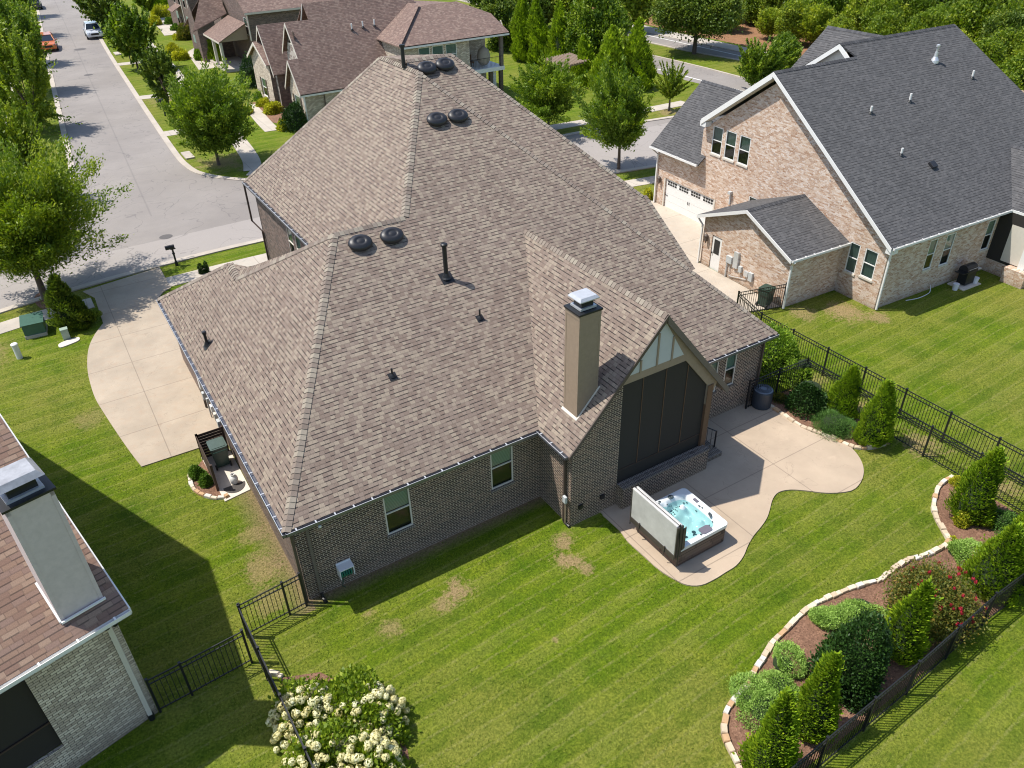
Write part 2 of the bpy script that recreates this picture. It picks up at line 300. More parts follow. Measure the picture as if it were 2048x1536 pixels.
def mat_glass():
    k = N('window_glass'); gl = k.n('ShaderNodeBsdfGlossy'); gl.inputs['Roughness'].default_value = .03; gl.inputs[0].default_value = (1, 1, 1, 1)
    tr = k.n('ShaderNodeBsdfTransparent'); tr.inputs[0].default_value = (.82, .88, .84, 1)
    fr = k.n('ShaderNodeFresnel'); fr.inputs[0].default_value = 1.55
    mx = k.n('ShaderNodeMixShader'); k.l(k.math('MULTIPLY', fr.outputs[0], .8), mx.inputs[0]); k.l(tr.outputs[0], mx.inputs[1]); k.l(gl.outputs[0], mx.inputs[2])
    k.l(mx.outputs[0], k.t.nodes['Material Output'].inputs[0]); return k.m
MAT['glass'] = mat_glass()
def mat_screen():
    k = N('porch_screen_mesh'); u, v, _ = k.sep(k.uv())
    a = k.noise(k.uv(), 60, 2, .9)
    k.color(k.mix(a, (.016, .013, .011), (.036, .030, .025))); k.rough(.8); return k.m
MAT['screen'] = mat_screen()

# ------------------------------------------------------------------ mesh builder
ZV = Vector((0, 0, 1))
def tagobj(o, label=None, cat=None, group=None, kind=None):
    if label: o['label'] = label
    if cat: o['category'] = cat
    if group: o['group'] = group
    if kind: o['kind'] = kind
    return o
def E(name, label, cat, loc=(0, 0, 0), group=None, rz=0.0):
    o = bpy.data.objects.new(name, None); COL.objects.link(o); o.location = loc; o.rotation_euler = (0, 0, rz)
    o.empty_display_size = .2
    return tagobj(o, label, cat, group)
class MB:
    def __init__(s): s.v = []; s.f = []; s.r = []
    def poly(s, pts, rnd=None):
        i = len(s.v); s.v += [Vector(p) for p in pts]; s.f.append(tuple(range(i, i+len(pts)))); s.r.append(random.random() if rnd is None else rnd)
    def obox(s, o, a, b, c, rnd=None):
        o, a, b, c = Vector(o), Vector(a), Vector(b), Vector(c); i = len(s.v); rnd = random.random() if rnd is None else rnd
        if a.cross(b).dot(c) < 0: a, b = b, a
        s.v += [o, o+a, o+a+b, o+b, o+c, o+a+c, o+a+b+c, o+b+c]
        for q in ((0, 3, 2, 1), (4, 5, 6, 7), (0, 1, 5, 4), (1, 2, 6, 5), (2, 3, 7, 6), (3, 0, 4, 7)):
            s.f.append(tuple(i+k for k in q)); s.r.append(rnd)
    def box(s, c, d, rz=0.0, rnd=None):
        ca, sa = math.cos(rz), math.sin(rz); a = Vector((ca*d[0], sa*d[0], 0)); b = Vector((-sa*d[1], ca*d[1], 0)); cc = Vector((0, 0, d[2]))
        s.obox(Vector(c)-a/2-b/2-cc/2, a, b, cc, rnd)
    def prism(s, pts, h, dirn=None):
        dv = Vector(dirn) if dirn is not None else Vector((0, 0, h)); a = [Vector(p) for p in pts]; b = [p+dv for p in a]
        s.poly(b); s.poly(a[::-1]); n = len(a)
        for k in range(n): s.poly([a[k], a[(k+1) % n], b[(k+1) % n], b[k]])
    def tube(s, pts, r, n=8, cap=True):
        pts = [Vector(p) for p in pts]; rs = r if isinstance(r, (list, tuple)) else [r]*len(pts); rings = []
        for k, p in enumerate(pts):
            d = (pts[min(k+1, len(pts)-1)]-pts[max(k-1, 0)]).normalized(); ref = Vector((1, 0, 0)) if abs(d.z) > .9 else ZV
            a = d.cross(ref).normalized(); b = d.cross(a); i = len(s.v)
            s.v += [p+(a*math.cos(t)+b*math.sin(t))*rs[k] for t in [2*math.pi*j/n for j in range(n)]]; rings.append(i)
        for k in range(len(rings)-1):
            for j in range(n):
                s.f.append((rings[k]+j, rings[k]+(j+1) % n, rings[k+1]+(j+1) % n, rings[k+1]+j)); s.r.append(.5)
        if cap:
            s.f.append(tuple(rings[0]+j for j in range(n))); s.f.append(tuple(rings[-1]+j for j in reversed(range(n)))); s.r += [.5, .5]
    def lathe(s, prof, c, n=20, sx=1.0, sy=1.0, mtx=None, rz=0.0):
        c = Vector(c); rings = []
        for (r, z) in prof:
            i = len(s.v); rings.append(i)
            for j in range(n):
                t = 2*math.pi*j/n; p = Vector((math.cos(t)*r*sx, math.sin(t)*r*sy, z))
                if rz: p = Matrix.Rotation(rz, 3, 'Z') @ p
                if mtx is not None: p = mtx @ p
                s.v.append(c+p)
        for k in range(len(rings)-1):
            for j in range(n): s.f.append((rings[k]+j, rings[k]+(j+1) % n, rings[k+1]+(j+1) % n, rings[k+1]+j)); s.r.append(.5)
        if prof[0][0] > 1e-4: s.f.append(tuple(rings[0]+j for j in reversed(range(n)))); s.r.append(.5)
        if prof[-1][0] > 1e-4: s.f.append(tuple(rings[-1]+j for j in range(n))); s.r.append(.5)
    def build(s, name, mat, parent=None, smooth=False, bevel=0.0, bseg=2, **kw):
        me = bpy.data.meshes.new(name); 
        org = Vector((0, 0, 0))
        if parent is None and s.v:
            xs = [p.x for p in s.v]; ys = [p.y for p in s.v]; zs = [p.z for p in s.v]
            org = Vector(((min(xs)+max(xs))/2, (min(ys)+max(ys))/2, min(zs)))
            vv = [p-org for p in s.v]
        else: vv = s.v
        me.from_pydata([tuple(p) for p in vv], [], s.f); me.update()
        if len(s.r) == len(s.f):
            at = me.attributes.new('rnd', 'FLOAT', 'FACE'); at.data.foreach_set('value', np.array(s.r, dtype=np.float32))
        uvl = me.uv_layers.new(name='UVMap'); 
        nl = len(me.loops); arr = np.zeros((nl, 2), np.float32)
        for p in me.polygons:
            n = p.normal
            if abs(n.z) > .985: a, b = Vector((1, 0, 0)), Vector((0, 1, 0))
            else: a = ZV.cross(n).normalized(); b = n.cross(a)
            for li in p.loop_indices:
                q = Vector(vv[me.loops[li].vertex_index])+org; arr[li] = (q.dot(a), q.dot(b))
        uvl.data.foreach_set('uv', arr.ravel())
        if smooth: me.polygons.foreach_set('use_smooth', [True]*len(me.polygons))
        me.materials.append(MAT[mat] if isinstance(mat, str) else mat)
        o = bpy.data.objects.new(name, me); COL.objects.link(o)
        if parent is not None:
            o.parent = parent
            q = parent; m = Matrix.Translation(q.location) @ Matrix.Rotation(q.rotation_euler.z, 4, 'Z')
            if q.parent is None: o.matrix_parent_inverse = m.inverted() 
            elif q.parent is not None: pass
        else: o.location = org
        if bevel:
            bm_ = o.modifiers.new('bevel', 'BEVEL'); bm_.width = bevel; bm_.segments = bseg; bm_.limit_method = 'ANGLE'
        return tagobj(o, **kw)
def V(*a): return Vector(a)
def spline(pts, n=6, closed=False):
    pts = [Vector(p) for p in pts]; out = []; m = len(pts)
    rng_ = range(m) if closed else range(m-1)
    for i in rng_:
        p0 = pts[(i-1) % m] if closed or i > 0 else pts[0]; p1 = pts[i]; p2 = pts[(i+1) % m]; p3 = pts[(i+2) % m] if closed or i+2 < m else pts[-1]
        for k in range(n):
            t = k/n; out.append(.5*((2*p1)+(-p0+p2)*t+(2*p0-5*p1+4*p2-p3)*t*t+(-p0+3*p1-3*p2+p3)*t**3))
    if not closed: out.append(pts[-1])
    return out
def sheet(name, pts, z, mat, kind='structure', thick=0.0, **kw):
    m = MB(); pp = [V(p[0], p[1], z) for p in pts]
    tr = tessellate_polygon([pp]); i = len(m.v)
    for t in tr:
        q = [pp[k] for k in t]
        if (q[1]-q[0]).cross(q[2]-q[0]).z < 0: q = q[::-1]
        m.poly(q, .5)
    if thick:
        n = len(pp); ar = sum(pp[k].x*pp[(k+1) % n].y-pp[(k+1) % n].x*pp[k].y for k in range(n))
        for k in range(n):
            a, b = pp[k], pp[(k+1) % n]
            q = [a, b, b-V(0, 0, thick), a-V(0, 0, thick)]
            m.poly(q[::-1] if ar > 0 else q, .5)
    return m.build(name, mat, kind=kind, **kw)
def strip(pts, wd, z, side=0.0):
    """closed outline of a band of width wd round a centre line"""
    pts = [Vector((p[0], p[1], 0)) for p in pts]; L = []; Rr = []
    for i, p in enumerate(pts):
        d = (pts[min(i+1, len(pts)-1)]-pts[max(i-1, 0)]).normalized(); n = V(-d.y, d.x, 0)
        L.append(p+n*(wd/2+side)); Rr.append(p-n*(wd/2-side))
    return L+Rr[::-1]
def band(name, pts, wd, z, mat, thick=0.0, side=0.0, **kw):
    pts = [Vector((p[0], p[1], 0)) for p in pts]; m = MB(); L = []; Rr = []
    for i, p in enumerate(pts):
        d = (pts[min(i+1, len(pts)-1)]-pts[max(i-1, 0)]).normalized(); n = V(-d.y, d.x, 0)
        L.append(p+n*(wd/2+side)+V(0, 0, z)); Rr.append(p-n*(wd/2-side)+V(0, 0, z))
    dn = V(0, 0, -thick)
    for i in range(len(pts)-1):
        m.poly([Rr[i], Rr[i+1], L[i+1], L[i]], .5)
        if thick:
            m.poly([L[i], L[i+1], L[i+1]+dn, L[i]+dn], .5); m.poly([Rr[i+1], Rr[i], Rr[i]+dn, Rr[i+1]+dn], .5)
    return m.build(name, mat, **kw)

# walls with openings -------------------------------------------------
def wallpart(parent, O, U, outline, holes=(), mat='brick', depth=.10, name='wall', inward=None):
    """outline/holes in (u, z); U unit vector along wall; outward normal = U x Z"""
    O, U = Vector(O), Vector(U).normalized(); nrm = U.cross(ZV); m = MB()
    def q(p): return O+U*p[0]+ZV*p[1]
    ol = [Vector((p[0], p[1], 0)) for p in outline]; hs = [[Vector((p[0], p[1], 0)) for p in ((h[0], h[1]), (h[2], h[1]), (h[2], h[3]), (h[0], h[3]))] for h in holes]
    allp = ol+[p for h in hs for p in h]
    for t in tessellate_polygon([ol]+hs):
        a = [allp[k] for k in t]
        tri = [q(p) for p in a]
        if (tri[1]-tri[0]).cross(tri[2]-tri[0]).dot(nrm) < 0: tri = tri[::-1]
        m.poly(tri, .5)
    for h in holes:
        c = [q((h[0], h[1])), q((h[2], h[1])), q((h[2], h[3])), q((h[0], h[3]))]
        for k in range(4):
            a, b = c[k], c[(k+1) % 4]; m.poly([a, b, b-nrm*depth, a-nrm*depth], .5)
    return m.build(name, mat, parent)
def window(parent, O, U, h, style='dh', frame='tan_sash', blindmat='blind', blindfrac=.5, sill=None, depth=.09, name='window', fw=.055, lintel=None):
    """h=(u0,z0,u1,z1) opening; frame set back in the reveal"""
    O, U = Vector(O), Vector(U).normalized(); nrm = U.cross(ZV)
    def q(u, z, d): return O+U*u+ZV*z+nrm*d
    u0, z0, u1, z1 = h; m = MB(); t = .05
    def bar(a, b, c, d, dd=-.06, th=t): m.obox(q(a, b, dd), U*(c-a), ZV*(d-b), nrm*th)
    bar(u0, z0, u0+fw, z1); bar(u1-fw, z0, u1, z1); bar(u0+fw, z1-fw, u1-fw, z1); bar(u0+fw, z0, u1-fw, z0+fw)
    zm = (z0+z1)/2
    if style == 'dh': bar(u0+fw, zm-fw*.4, u1-fw, zm+fw*.4, -.055)
    wd = m.build(name, frame, parent)
    def sub(nm, mb, mt):
        o = mb.build(nm, mt, wd); o.matrix_parent_inverse = Matrix.Identity(4); o.parent = wd
        return o
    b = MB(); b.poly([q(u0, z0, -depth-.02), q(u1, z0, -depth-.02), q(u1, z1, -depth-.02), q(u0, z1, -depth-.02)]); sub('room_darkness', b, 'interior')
    if blindfrac > 0:
        b = MB(); zb = z1-(z1-z0)*blindfrac; b.obox(q(u0+fw*.6, zb, -depth), U*(u1-u0-fw*1.2), ZV*(z1-zb-.01), nrm*.012); sub('blind', b, blindmat)
    b = MB(); b.poly([q(u0+fw*.8, z0+fw*.8, -.04), q(u1-fw*.8, z0+fw*.8, -.04), q(u1-fw*.8, z1-fw*.8, -.04), q(u0+fw*.8, z1-fw*.8, -.04)]); sub('pane', b, 'glass')
    if sill:
        b = MB(); b.obox(q(u0-.04, z0-.10, -.08), U*(u1-u0+.08), ZV*.10, nrm*.13); sub('sill', b, sill)
    if lintel:
        b = MB(); b.obox(q(u0-.04, z1+.002, -.08), U*(u1-u0+.08), ZV*.2, nrm*.084); sub('lintel', b, lintel)
    return wd
def caps(parent, a, b, nL, nR, mat='caps', step=.19, wd=.17, lift=.018, name='ridge_caps'):
    a, b = Vector(a), Vector(b); 
    if b.z < a.z: a, b = b, a           # laid from the bottom up
    d = (b-a).normalized(); L = (b-a).length; m = MB(); n = max(1, int(L/step))
    def side(nv):
        nv = Vector(nv).normalized(); s_ = d.cross(nv).normalized()
        return s_
    s1 = side(nL); s2 = side(nR)
    if s1.z > .001: s1 = -s1
    if s2.z > .001: s2 = -s2
    if s1.dot(s2) > .5: s2 = -s2
    up = -(s1+s2); up = up.normalized() if up.length > .05 else ZV
    if up.z < 0: up = -up
    for i in range(n):
        p0 = a+d*(i*step); p1 = a+d*((i+1)*step+.02); r = random.uniform(.06, 1)
        for s_, nn in ((s1, nL), (s2, nR)):
            nn = Vector(nn).normalized()
            q = [p0+up*(lift+.022), p0+s_*wd+nn*(lift+.012), p1+s_*wd+nn*.008, p1+up*(lift)]
            if (q[1]-q[0]).cross(q[2]-q[0]).dot(nn) < 0: q = q[::-1]
            m.poly(q, r)
            m.poly([p0+up*(lift+.022), p0+s_*wd+nn*(lift+.012), p0+s_*wd, p0], 0)
    return m.build(name, mat, parent)
def pn(pts):
    pts = [Vector(p) for p in pts]; n = Vector((0, 0, 0))
    for i in range(1, len(pts)-1): n += (pts[i]-pts[0]).cross(pts[i+1]-pts[0])
    n.normalize()
    return n if n.z > 0 else -n
def roofpart(parent, faces, mat, name='roof', th=.09):
    m = MB()
    for f in faces:
        f = [Vector(p) for p in f]; n = Vector((0, 0, 0))
        for i in range(1, len(f)-1): n += (f[i]-f[0]).cross(f[i+1]-f[0])
        if n.z < 0: f = f[::-1]
        m.poly(f, .5); m.poly([p-V(0, 0, th) for p in f[::-1]], .5)
        k = len(f)
        for i in range(k):
            a, b = f[i], f[(i+1) % k]; m.poly([a, a-V(0, 0, th), b-V(0, 0, th), b], .5)
    return m.build(name, mat, parent)
def gutter(parent, a, b, out, mat='gutter', clipmat='clip', w_=.12, clips=.62, name='gutter'):
    a, b, out = Vector(a), Vector(b), Vector(out).normalized(); d = (b-a); L = d.length; d.normalize(); m = MB()
    m.obox(a-ZV*.13, d*L, out*w_, ZV*.015); m.obox(a-ZV*.13+out*(w_-.012), d*L, out*.012, ZV*.12); m.obox(a-ZV*.13, d*L, out*.01, ZV*.11)
    m.obox(a-ZV*.13, out*w_, d*.012, ZV*.12); m.obox(b-ZV*.13-d*.012, out*w_, d*.012, ZV*.12)
    gt = m.build(name, mat, parent)
    c = MB(); k = .3
    while k < L-.1: c.obox(a+d*k-ZV*.012, d*.045, out*(w_+.01), ZV*.012); k += clips
    c.obox(a+out*(w_-.014)-ZV*.012, d*L, out*.018, ZV*.008)
    o = c.build('hanger', clipmat, gt); o.matrix_parent_inverse = Matrix.Identity(4)
    return gt
def subfix(o): o.matrix_parent_inverse = Matrix.Identity(4); return o

# ------------------------------------------------------------------ foliage
def cloud_mesh(name, C, T, Nn, L, W, rnd, mat, extra=None):
    """C centres, T long axis, Nn side axis (N,3); L,W half sizes; diamonds"""
    n = len(C); L = np.broadcast_to(L, (n,)); W = np.broadcast_to(W, (n,))
    v = np.empty((n, 4, 3), np.float32)
    v[:, 0] = C+T*L[:, None]; v[:, 1] = C+Nn*W[:, None]; v[:, 2] = C-T*L[:, None]; v[:, 3] = C-Nn*W[:, None]
    me = bpy.data.meshes.new(name); nv = n*4
    me.vertices.add(nv); me.vertices.foreach_set('co', v.ravel())
    me.loops.add(nv); me.loops.foreach_set('vertex_index', np.arange(nv, dtype=np.int32))
    me.polygons.add(n); me.polygons.foreach_set('loop_start', np.arange(0, nv, 4, dtype=np.int32))
    try: me.polygons.foreach_set('loop_total', np.full(n, 4, np.int32))
    except Exception: pass
    me.update(calc_edges=True)
    at = me.attributes.new('rnd', 'FLOAT', 'FACE'); at.data.foreach_set('value', np.clip(rnd, 0, 1).astype(np.float32))
    me.materials.append(MAT[mat]); return me
def unit(a): return a/np.maximum(np.linalg.norm(a, axis=1, keepdims=True), 1e-9)
def lobes(rng, k=7, amp=.18):
    D = unit(rng.normal(size=(k, 3))); A = rng.uniform(.4, 1, k)*amp
    def f(d): return 1+((d@D.T)**3*A).sum(1)
    return f
def crown_mesh(name, mat, seed, H0, H1, Rr, nclump, nleaf, leaf, kind='round', clr=.55, narrow=.5):
    """crown between heights H0..H1, radius Rr"""
    rng = np.random.default_rng(seed); lb = lobes(rng, 9, .28); cz = (H0+H1)/2; hz = (H1-H0)/2
    if kind == 'vase': return feather(name, mat, rng, H0, H1, Rr, nclump, nleaf, leaf, clr, narrow)
    d = unit(rng.normal(size=(nclump, 3))); rad = rng.uniform(.35, 1.0, nclump)**.45*lb(d)
    c = d*rad[:, None]
    if kind == 'vase':     # narrow below, wide and loose above
        t = (c[:, 2]+1)/2; sc = .45+.62*np.clip(t, 0, 1)**.7*np.sqrt(np.clip(1.12-t, 0, 1))*1.7
        c[:, 0] *= sc; c[:, 1] *= sc
    if kind == 'column':
        t = (c[:, 2]+1)/2; sc = np.clip(.55+1.1*t-1.15*t**3, .2, 1.1); c[:, 0] *= sc; c[:, 1] *= sc
    c = c*np.array([Rr, Rr, hz])+np.array([0, 0, cz])
    k = nleaf; idx = np.repeat(np.arange(nclump), k); base = c[idx]
    outd = unit(base-np.array([0, 0, cz-hz*.6])); cr = clr*rng.uniform(.6, 1.35, nclump)[idx]
    off = rng.normal(size=(len(idx), 3))*.42; along = rng.normal(size=len(idx))*.75
    if kind in ('vase', 'column'):
        up_ = unit(outd+np.array([0, 0, .55])); al = np.abs(along)*1.9-.5; C = base+(off*(.62-.18*np.clip(al, 0, 2.4))[:, None]+up_*al[:, None])*cr[:, None]
    else: C = base+off*cr[:, None]*1.25
    T = unit(rng.normal(size=C.shape)*.8+outd*.7+np.array([0, 0, .15])); S = unit(np.cross(T, rng.normal(size=C.shape)+np.array([0, 0, 1.2])))
    cl = rng.uniform(-.22, .22, nclump)[idx]
    rnd = .42+cl+rng.uniform(-.24, .28, len(C))
    sz = leaf*rng.uniform(.6, 1.35, len(C))
    return cloud_mesh(name, C, T, S, sz, sz*narrow, rnd, mat)
def feather(name, mat, rng, H0, H1, Rr, nb, nl, leaf, clr, narrow):
    lb = lobes(rng, 8, .22); cz = H0+(H1-H0)*.46; hz = (H1-H0)*.54
    d = unit(rng.normal(size=(nb, 3))); d[:, 2] = np.where(d[:, 2] < -.35, -d[:, 2]*.8, d[:, 2]); d = unit(d)
    L = lb(d)*rng.uniform(.62, 1.18, nb); L = np.where(rng.uniform(size=nb) < .22, L*.6, L)
    e = d*L[:, None]*np.array([Rr, Rr, hz])+np.array([0, 0, cz]); e[:, 2] = np.maximum(e[:, 2], H0*.75)
    o = np.array([0, 0, H0*1.0]); ct = e*np.array([.38, .38, 0]); ct[:, 2] = o[2]+(e[:, 2]-o[2])*.52
    idx = np.repeat(np.arange(nb), nl); t = 1-rng.uniform(0, 1, len(idx))**1.35*.72; t = t[:, None]
    C = o*(1-t)**2+2*t*(1-t)*ct[idx]+t*t*e[idx]; tan = unit(2*(1-t)*(ct[idx]-o)+2*t*(e[idx]-ct[idx]))
    wdt = (.30+.95*(1-t)**.8*(t > .28))*clr*.42*(Rr/3.2)
    side = rng.normal(size=C.shape); side[:, 2] *= .55; C = C+side*wdt+tan*(rng.uniform(-.2, .25, (len(idx), 1)))
    T = unit(tan*1.1+rng.normal(size=C.shape)*.55); S = unit(np.cross(T, rng.normal(size=C.shape)*.8+np.array([0, 0, 1.0])))
    rnd = .30+rng.uniform(-.2, .2, nb)[idx]+.22*t[:, 0]+rng.uniform(-.24, .28, len(idx)); sz = leaf*rng.uniform(.6, 1.35, len(idx))
    return cloud_mesh(name, C, T, S, sz, sz*narrow, rnd, mat)
def cone_mesh(name, mat, seed, H, Rr, n, leaf, power=.85, flat=.0, lobe=.16, fork=0.0):
    rng = np.random.default_rng(seed); t = rng.uniform(0, 1, n)**1.35; a = rng.uniform(0, 2*np.pi, n)
    ph = rng.uniform(0, 6, 6); bump = sum(np.sin(a*k+t*9*(k % 3+1)+ph[k-1]) for k in range(2, 7))/5
    prof = np.minimum(1, (t+.10)/.22)**.6*(1-t)**power
    r = Rr*prof*(1+lobe*bump)+.02; r = r*(1-rng.uniform(0, 1, n)**3*.28)+rng.exponential(.055, n)*Rr*(rng.uniform(size=n) < .35)
    r = r*(1+.13*np.sin(a+t*6+ph[0])+.10*np.sin(2*a-t*11+ph[1]))
    C = np.stack([np.cos(a)*r+.10*Rr*np.sin(t*5+ph[2]), np.sin(a)*r+.10*Rr*np.sin(t*4+ph[3]), t*H*(1+.05*np.sin(3*a+ph[4]))+.05], 1)
    outd = np.stack([np.cos(a), np.sin(a), np.full(n, .9)], 1); T = unit(outd+rng.normal(size=(n, 3))*.35+np.array([0, 0, .5]))
    tang = np.stack([-np.sin(a), np.cos(a), np.zeros(n)], 1); S = unit(tang*rng.choice([-1, 1], n)[:, None]*.7+unit(outd)*rng.uniform(-1, 1, n)[:, None]+rng.normal(size=(n, 3))*.3)
    rnd = .40+bump*.22+rng.uniform(-.25, .3, n); sz = leaf*rng.uniform(.6, 1.4, n)
    me = cloud_mesh(name, C, T, S, sz, sz*.55, rnd, mat)
    return me
def mound_mesh(name, mat, seed, rx, ry, h, n, leaf, lobe=.2, up=.6, narrow=.5, shell=.25, z0=.02):
    rng = np.random.default_rng(seed); lb = lobes(rng, 12, lobe); d = unit(rng.normal(size=(n, 3))); d[:, 2] = np.abs(d[:, 2])
    lw = np.array([.25, .6]); r = lb(d)*(1-rng.uniform(0, 1, n)**2*shell)
    C = d*r[:, None]*np.array([rx, ry, h]); C[:, 2] += z0
    ph = rng.uniform(0, 6, 3); bump = np.sin(C[:, 0]*9/rx*.6+ph[0])*np.sin(C[:, 1]*9/ry*.6+ph[1])*.5+np.sin(C[:, 2]*8/h+ph[2])*.3
    C += d*(bump*.13*min(rx, ry)+rng.exponential(.05, n)*min(rx, ry))[:, None]
    T = unit(d+np.array([0, 0, up])+rng.normal(size=(n, 3))*.6); S = unit(np.cross(T, rng.normal(size=(n, 3))+np.array([0, 0, .8])))
    rnd = .42+bump*.2+rng.uniform(-.28, .3, n); sz = leaf*rng.uniform(.6, 1.4, n)
    return cloud_mesh(name, C, T, S, sz, sz*narrow, rnd, mat)
def mobj(name, me, loc, parent=None, sc=1.0, rz=0.0):
    o = bpy.data.objects.new(name, me); COL.objects.link(o)
    if parent is not None: o.parent = parent
    o.location = loc; o.rotation_euler = (0, 0, rz); o.scale = (sc, sc, sc) if not isinstance(sc, tuple) else sc
    return o
def trunk_mesh(name, H, r, seed, spread, nb=5, lean=0.0, hfork=.45, top=None):
    rng = random.Random(seed); m = MB(); top = top or H*1.5
    m.tube([(0, 0, -.1), (lean*.2, 0, H*.35), (lean*.5, .02, H*.7), (lean, 0, H)], [r*1.25, r, r*.85, r*.7], 8)
    for k in range(nb):
        a = 2*math.pi*k/nb+rng.uniform(-.4, .4); s = spread*rng.uniform(.6, 1); z0 = H*rng.uniform(hfork+.25, 1.0)
        p0 = V(lean*z0/H, 0, z0); p2 = V(math.cos(a)*s, math.sin(a)*s, top*rng.uniform(.72, 1.0)); p1 = p0.lerp(p2, .45)+V(0, 0, (top-H)*.08)
        m.tube([p0, p1, p2], [r*.55, r*.33, r*.1], 6)
    me = bpy.data.meshes.new(name); me.from_pydata([tuple(p) for p in m.v], [], m.f); me.update(); me.materials.append(MAT['trunk'])
    me.polygons.foreach_set('use_smooth', [True]*len(me.polygons)); return me
def tree(name, label, cat, loc, crown, trunk, sc=1.0, rz=0.0, group=None, zs=1.0):
    t = E(name, label, cat, loc, group, rz)
    mobj('trunk', trunk, (0, 0, 0), t, (sc, sc, sc*zs)); mobj('crown', crown, (0, 0, 0), t, (sc, sc, sc*zs)); return t
def plant(name, label, cat, loc, me, sc=1.0, rz=0.0, group=None, part='foliage', stem=True):
    t = E(name, label, cat, loc, group, rz)
    mobj(part, me, (0, 0, 0), t, sc)
    return t
# ================================================================== SETTING
def PP(lst, z=0.0): return [P(a, b, z) for a, b in lst]
def ext(pts, d0, d1):
    pts = [Vector(p) for p in pts]; a = pts[0]+(pts[0]-pts[1]).normalized()*d0; b = pts[-1]+(pts[-1]-pts[-2]).normalized()*d1
    return [a]+pts+[b]
m = MB(); G0 = 40
xs = [-500, -120, -40, 0, 40, 90, 150, 300, 700]; ys = [-200, -40, 0, 30, 60, 100, 160, 300, 800]
for i in range(len(xs)-1):
    for j in range(len(ys)-1): m.poly([(xs[i], ys[j], 0), (xs[i+1], ys[j], 0), (xs[i+1], ys[j+1], 0), (xs[i], ys[j+1], 0)], .5)
m.build('lawn', 'grass', kind='structure')
# streets
near = spline([(-60, 26, 0), (-30, 38.5, 0), (-14, 44.6, 0), (-4.2, 47.3, 0), (0, 48.0, 0), (5, 48.5, 0), (10.3, 48.6, 0), (20, 48.1, 0), (30, 46.9, 0), (38, 45.5, 0), (48, 43.6, 0), (60, 41, 0)], 5)
left = spline([(-60, 38, 0), (-30, 50, 0), (-12, 57, 0), (-2, 61.5, 0), (1.6, 65.5, 0), (2.5, 71, 0), (3.0, 78, 0), (5.4, 117, 0), (8.9, 170, 0), (15, 260, 0)], 5)
right = spline([(22, 260, 0), (16.2, 176, 0), (12.9, 127.7, 0), (11.3, 97.4, 0), (10.2, 74, 0), (10.1, 66.8, 0), (10.9, 63.4, 0), (13.2, 60.4, 0), (16.5, 58.6, 0), (22, 57.2, 0), (32, 55.6, 0), (42, 55.2, 0), (50.3, 54.2, 0), (62, 52.2, 0)], 5)
sheet('street', near[::-1]+left+right, .012, 'asphalt')
for nm, ln, sd_ in (('kerb', near, -.22), ('kerb', left, .22), ('kerb', right, .22)):
    band(nm, ln, .46, .075, 'kerb', .075, sd_, kind='structure')
# far boulevard
lineA = PP([(1307, 145), (1389, 165)]); lineB = PP([(1293, 109), (1350, 122), (1418, 138.5), (1469, 152)]); lineC = PP([(1298, 85.5), (1375, 102.6), (1469, 119)]); lineD = PP([(1243.7, 53), (1340, 75), (1466, 101)])
A_ = ext(lineA, 60, 160); B_ = ext(lineB, 60, 160); C_ = ext(lineC, 60, 160); D_ = ext(lineD, 60, 160)
sheet('boulevard_near_lane', A_+B_[::-1], .010, 'asphalt'); sheet('boulevard_far_lane', C_+D_[::-1], .010, 'asphalt')
band('kerb', B_, .3, .09, 'kerb', .09, kind='structure'); band('kerb', C_, .3, .09, 'kerb', .09, kind='structure'); band('kerb', D_, .35, .09, 'kerb', .09, kind='structure')
MAT['road_paint'] = plain('road_paint', (.75, .74, .70), .7, var=.05)
wl = ext(PP([(1298, 134), (1326, 141), (1399, 160)]), 50, 100); band('edge_line', wl, .2, .016, 'road_paint', kind='structure')
wl = ext(PP([(1243.7+3, 60), (1468, 109)]), 50, 100); band('edge_line', wl, .2, .016, 'road_paint', kind='structure')
fw_ = ext(PP([(1247, 47), (1340, 68), (1486, 100)]), 60, 160); band('far_sidewalk', fw_, 2.6, .03, 'walk', kind='structure')
off = (fw_[1]-fw_[0]).normalized(); off = V(-off.y, off.x, 0)
if off.dot(V(1, 1, 0)) < 0: off = -off
band('pine_straw_bed', [p+off*9.5 for p in fw_], 15, .012, 'pine_straw', kind='structure')
# sidewalks
swn = spline([(-40, 32, 0), (-14, 42.0, 0), (-4.4, 44.95, 0), (0.3, 45.35, 0)], 5)
band('sidewalk', swn, 1.35, .03, 'walk', .03, kind='structure')
band('sidewalk', spline([(4.0, 45.55, 0), (9.4, 45.6, 0), (20, 45.2, 0), (30, 44.0, 0), (40, 42.3, 0)], 5), 1.35, .03, 'walk', .03, kind='structure')
band('sidewalk', spline(PP([(1085, 262), (1105, 255.5), (1202, 238.5), (1322, 215), (1372, 205)]), 4), 1.5, .03, 'walk', .03, kind='structure')
band('sidewalk', spline([(14.4, 62.5, 0), (15.2, 66, 0), (15.9, 74, 0), (16.6, 90, 0), (17.6, 110, 0), (19, 140, 0), (22, 180, 0)], 5), 1.4, .03, 'walk', .03, kind='structure')
band('sidewalk', spline([(14.0, 62.2, 0), (16.5, 60.9, 0), (24, 59.4, 0), (34, 58, 0)], 4), 1.4, .034, 'walk', .03, kind='structure')
band('sidewalk', spline([(-1.6, 72, 0), (-1.0, 84, 0), (.6, 110, 0), (3.6, 160, 0)], 4), 1.3, .03, 'walk', .03, kind='structure')
for (a, b) in (((11.4, 93), (15.9, 92.4)), ((12.3, 112.5), (17.6, 112)), ((10.5, 77.4), (16, 77.2))):
    band('mailbox_pad', [(a[0], a[1], 0), (b[0], b[1], 0)], 1.7, .024, 'walk', .02, kind='structure')
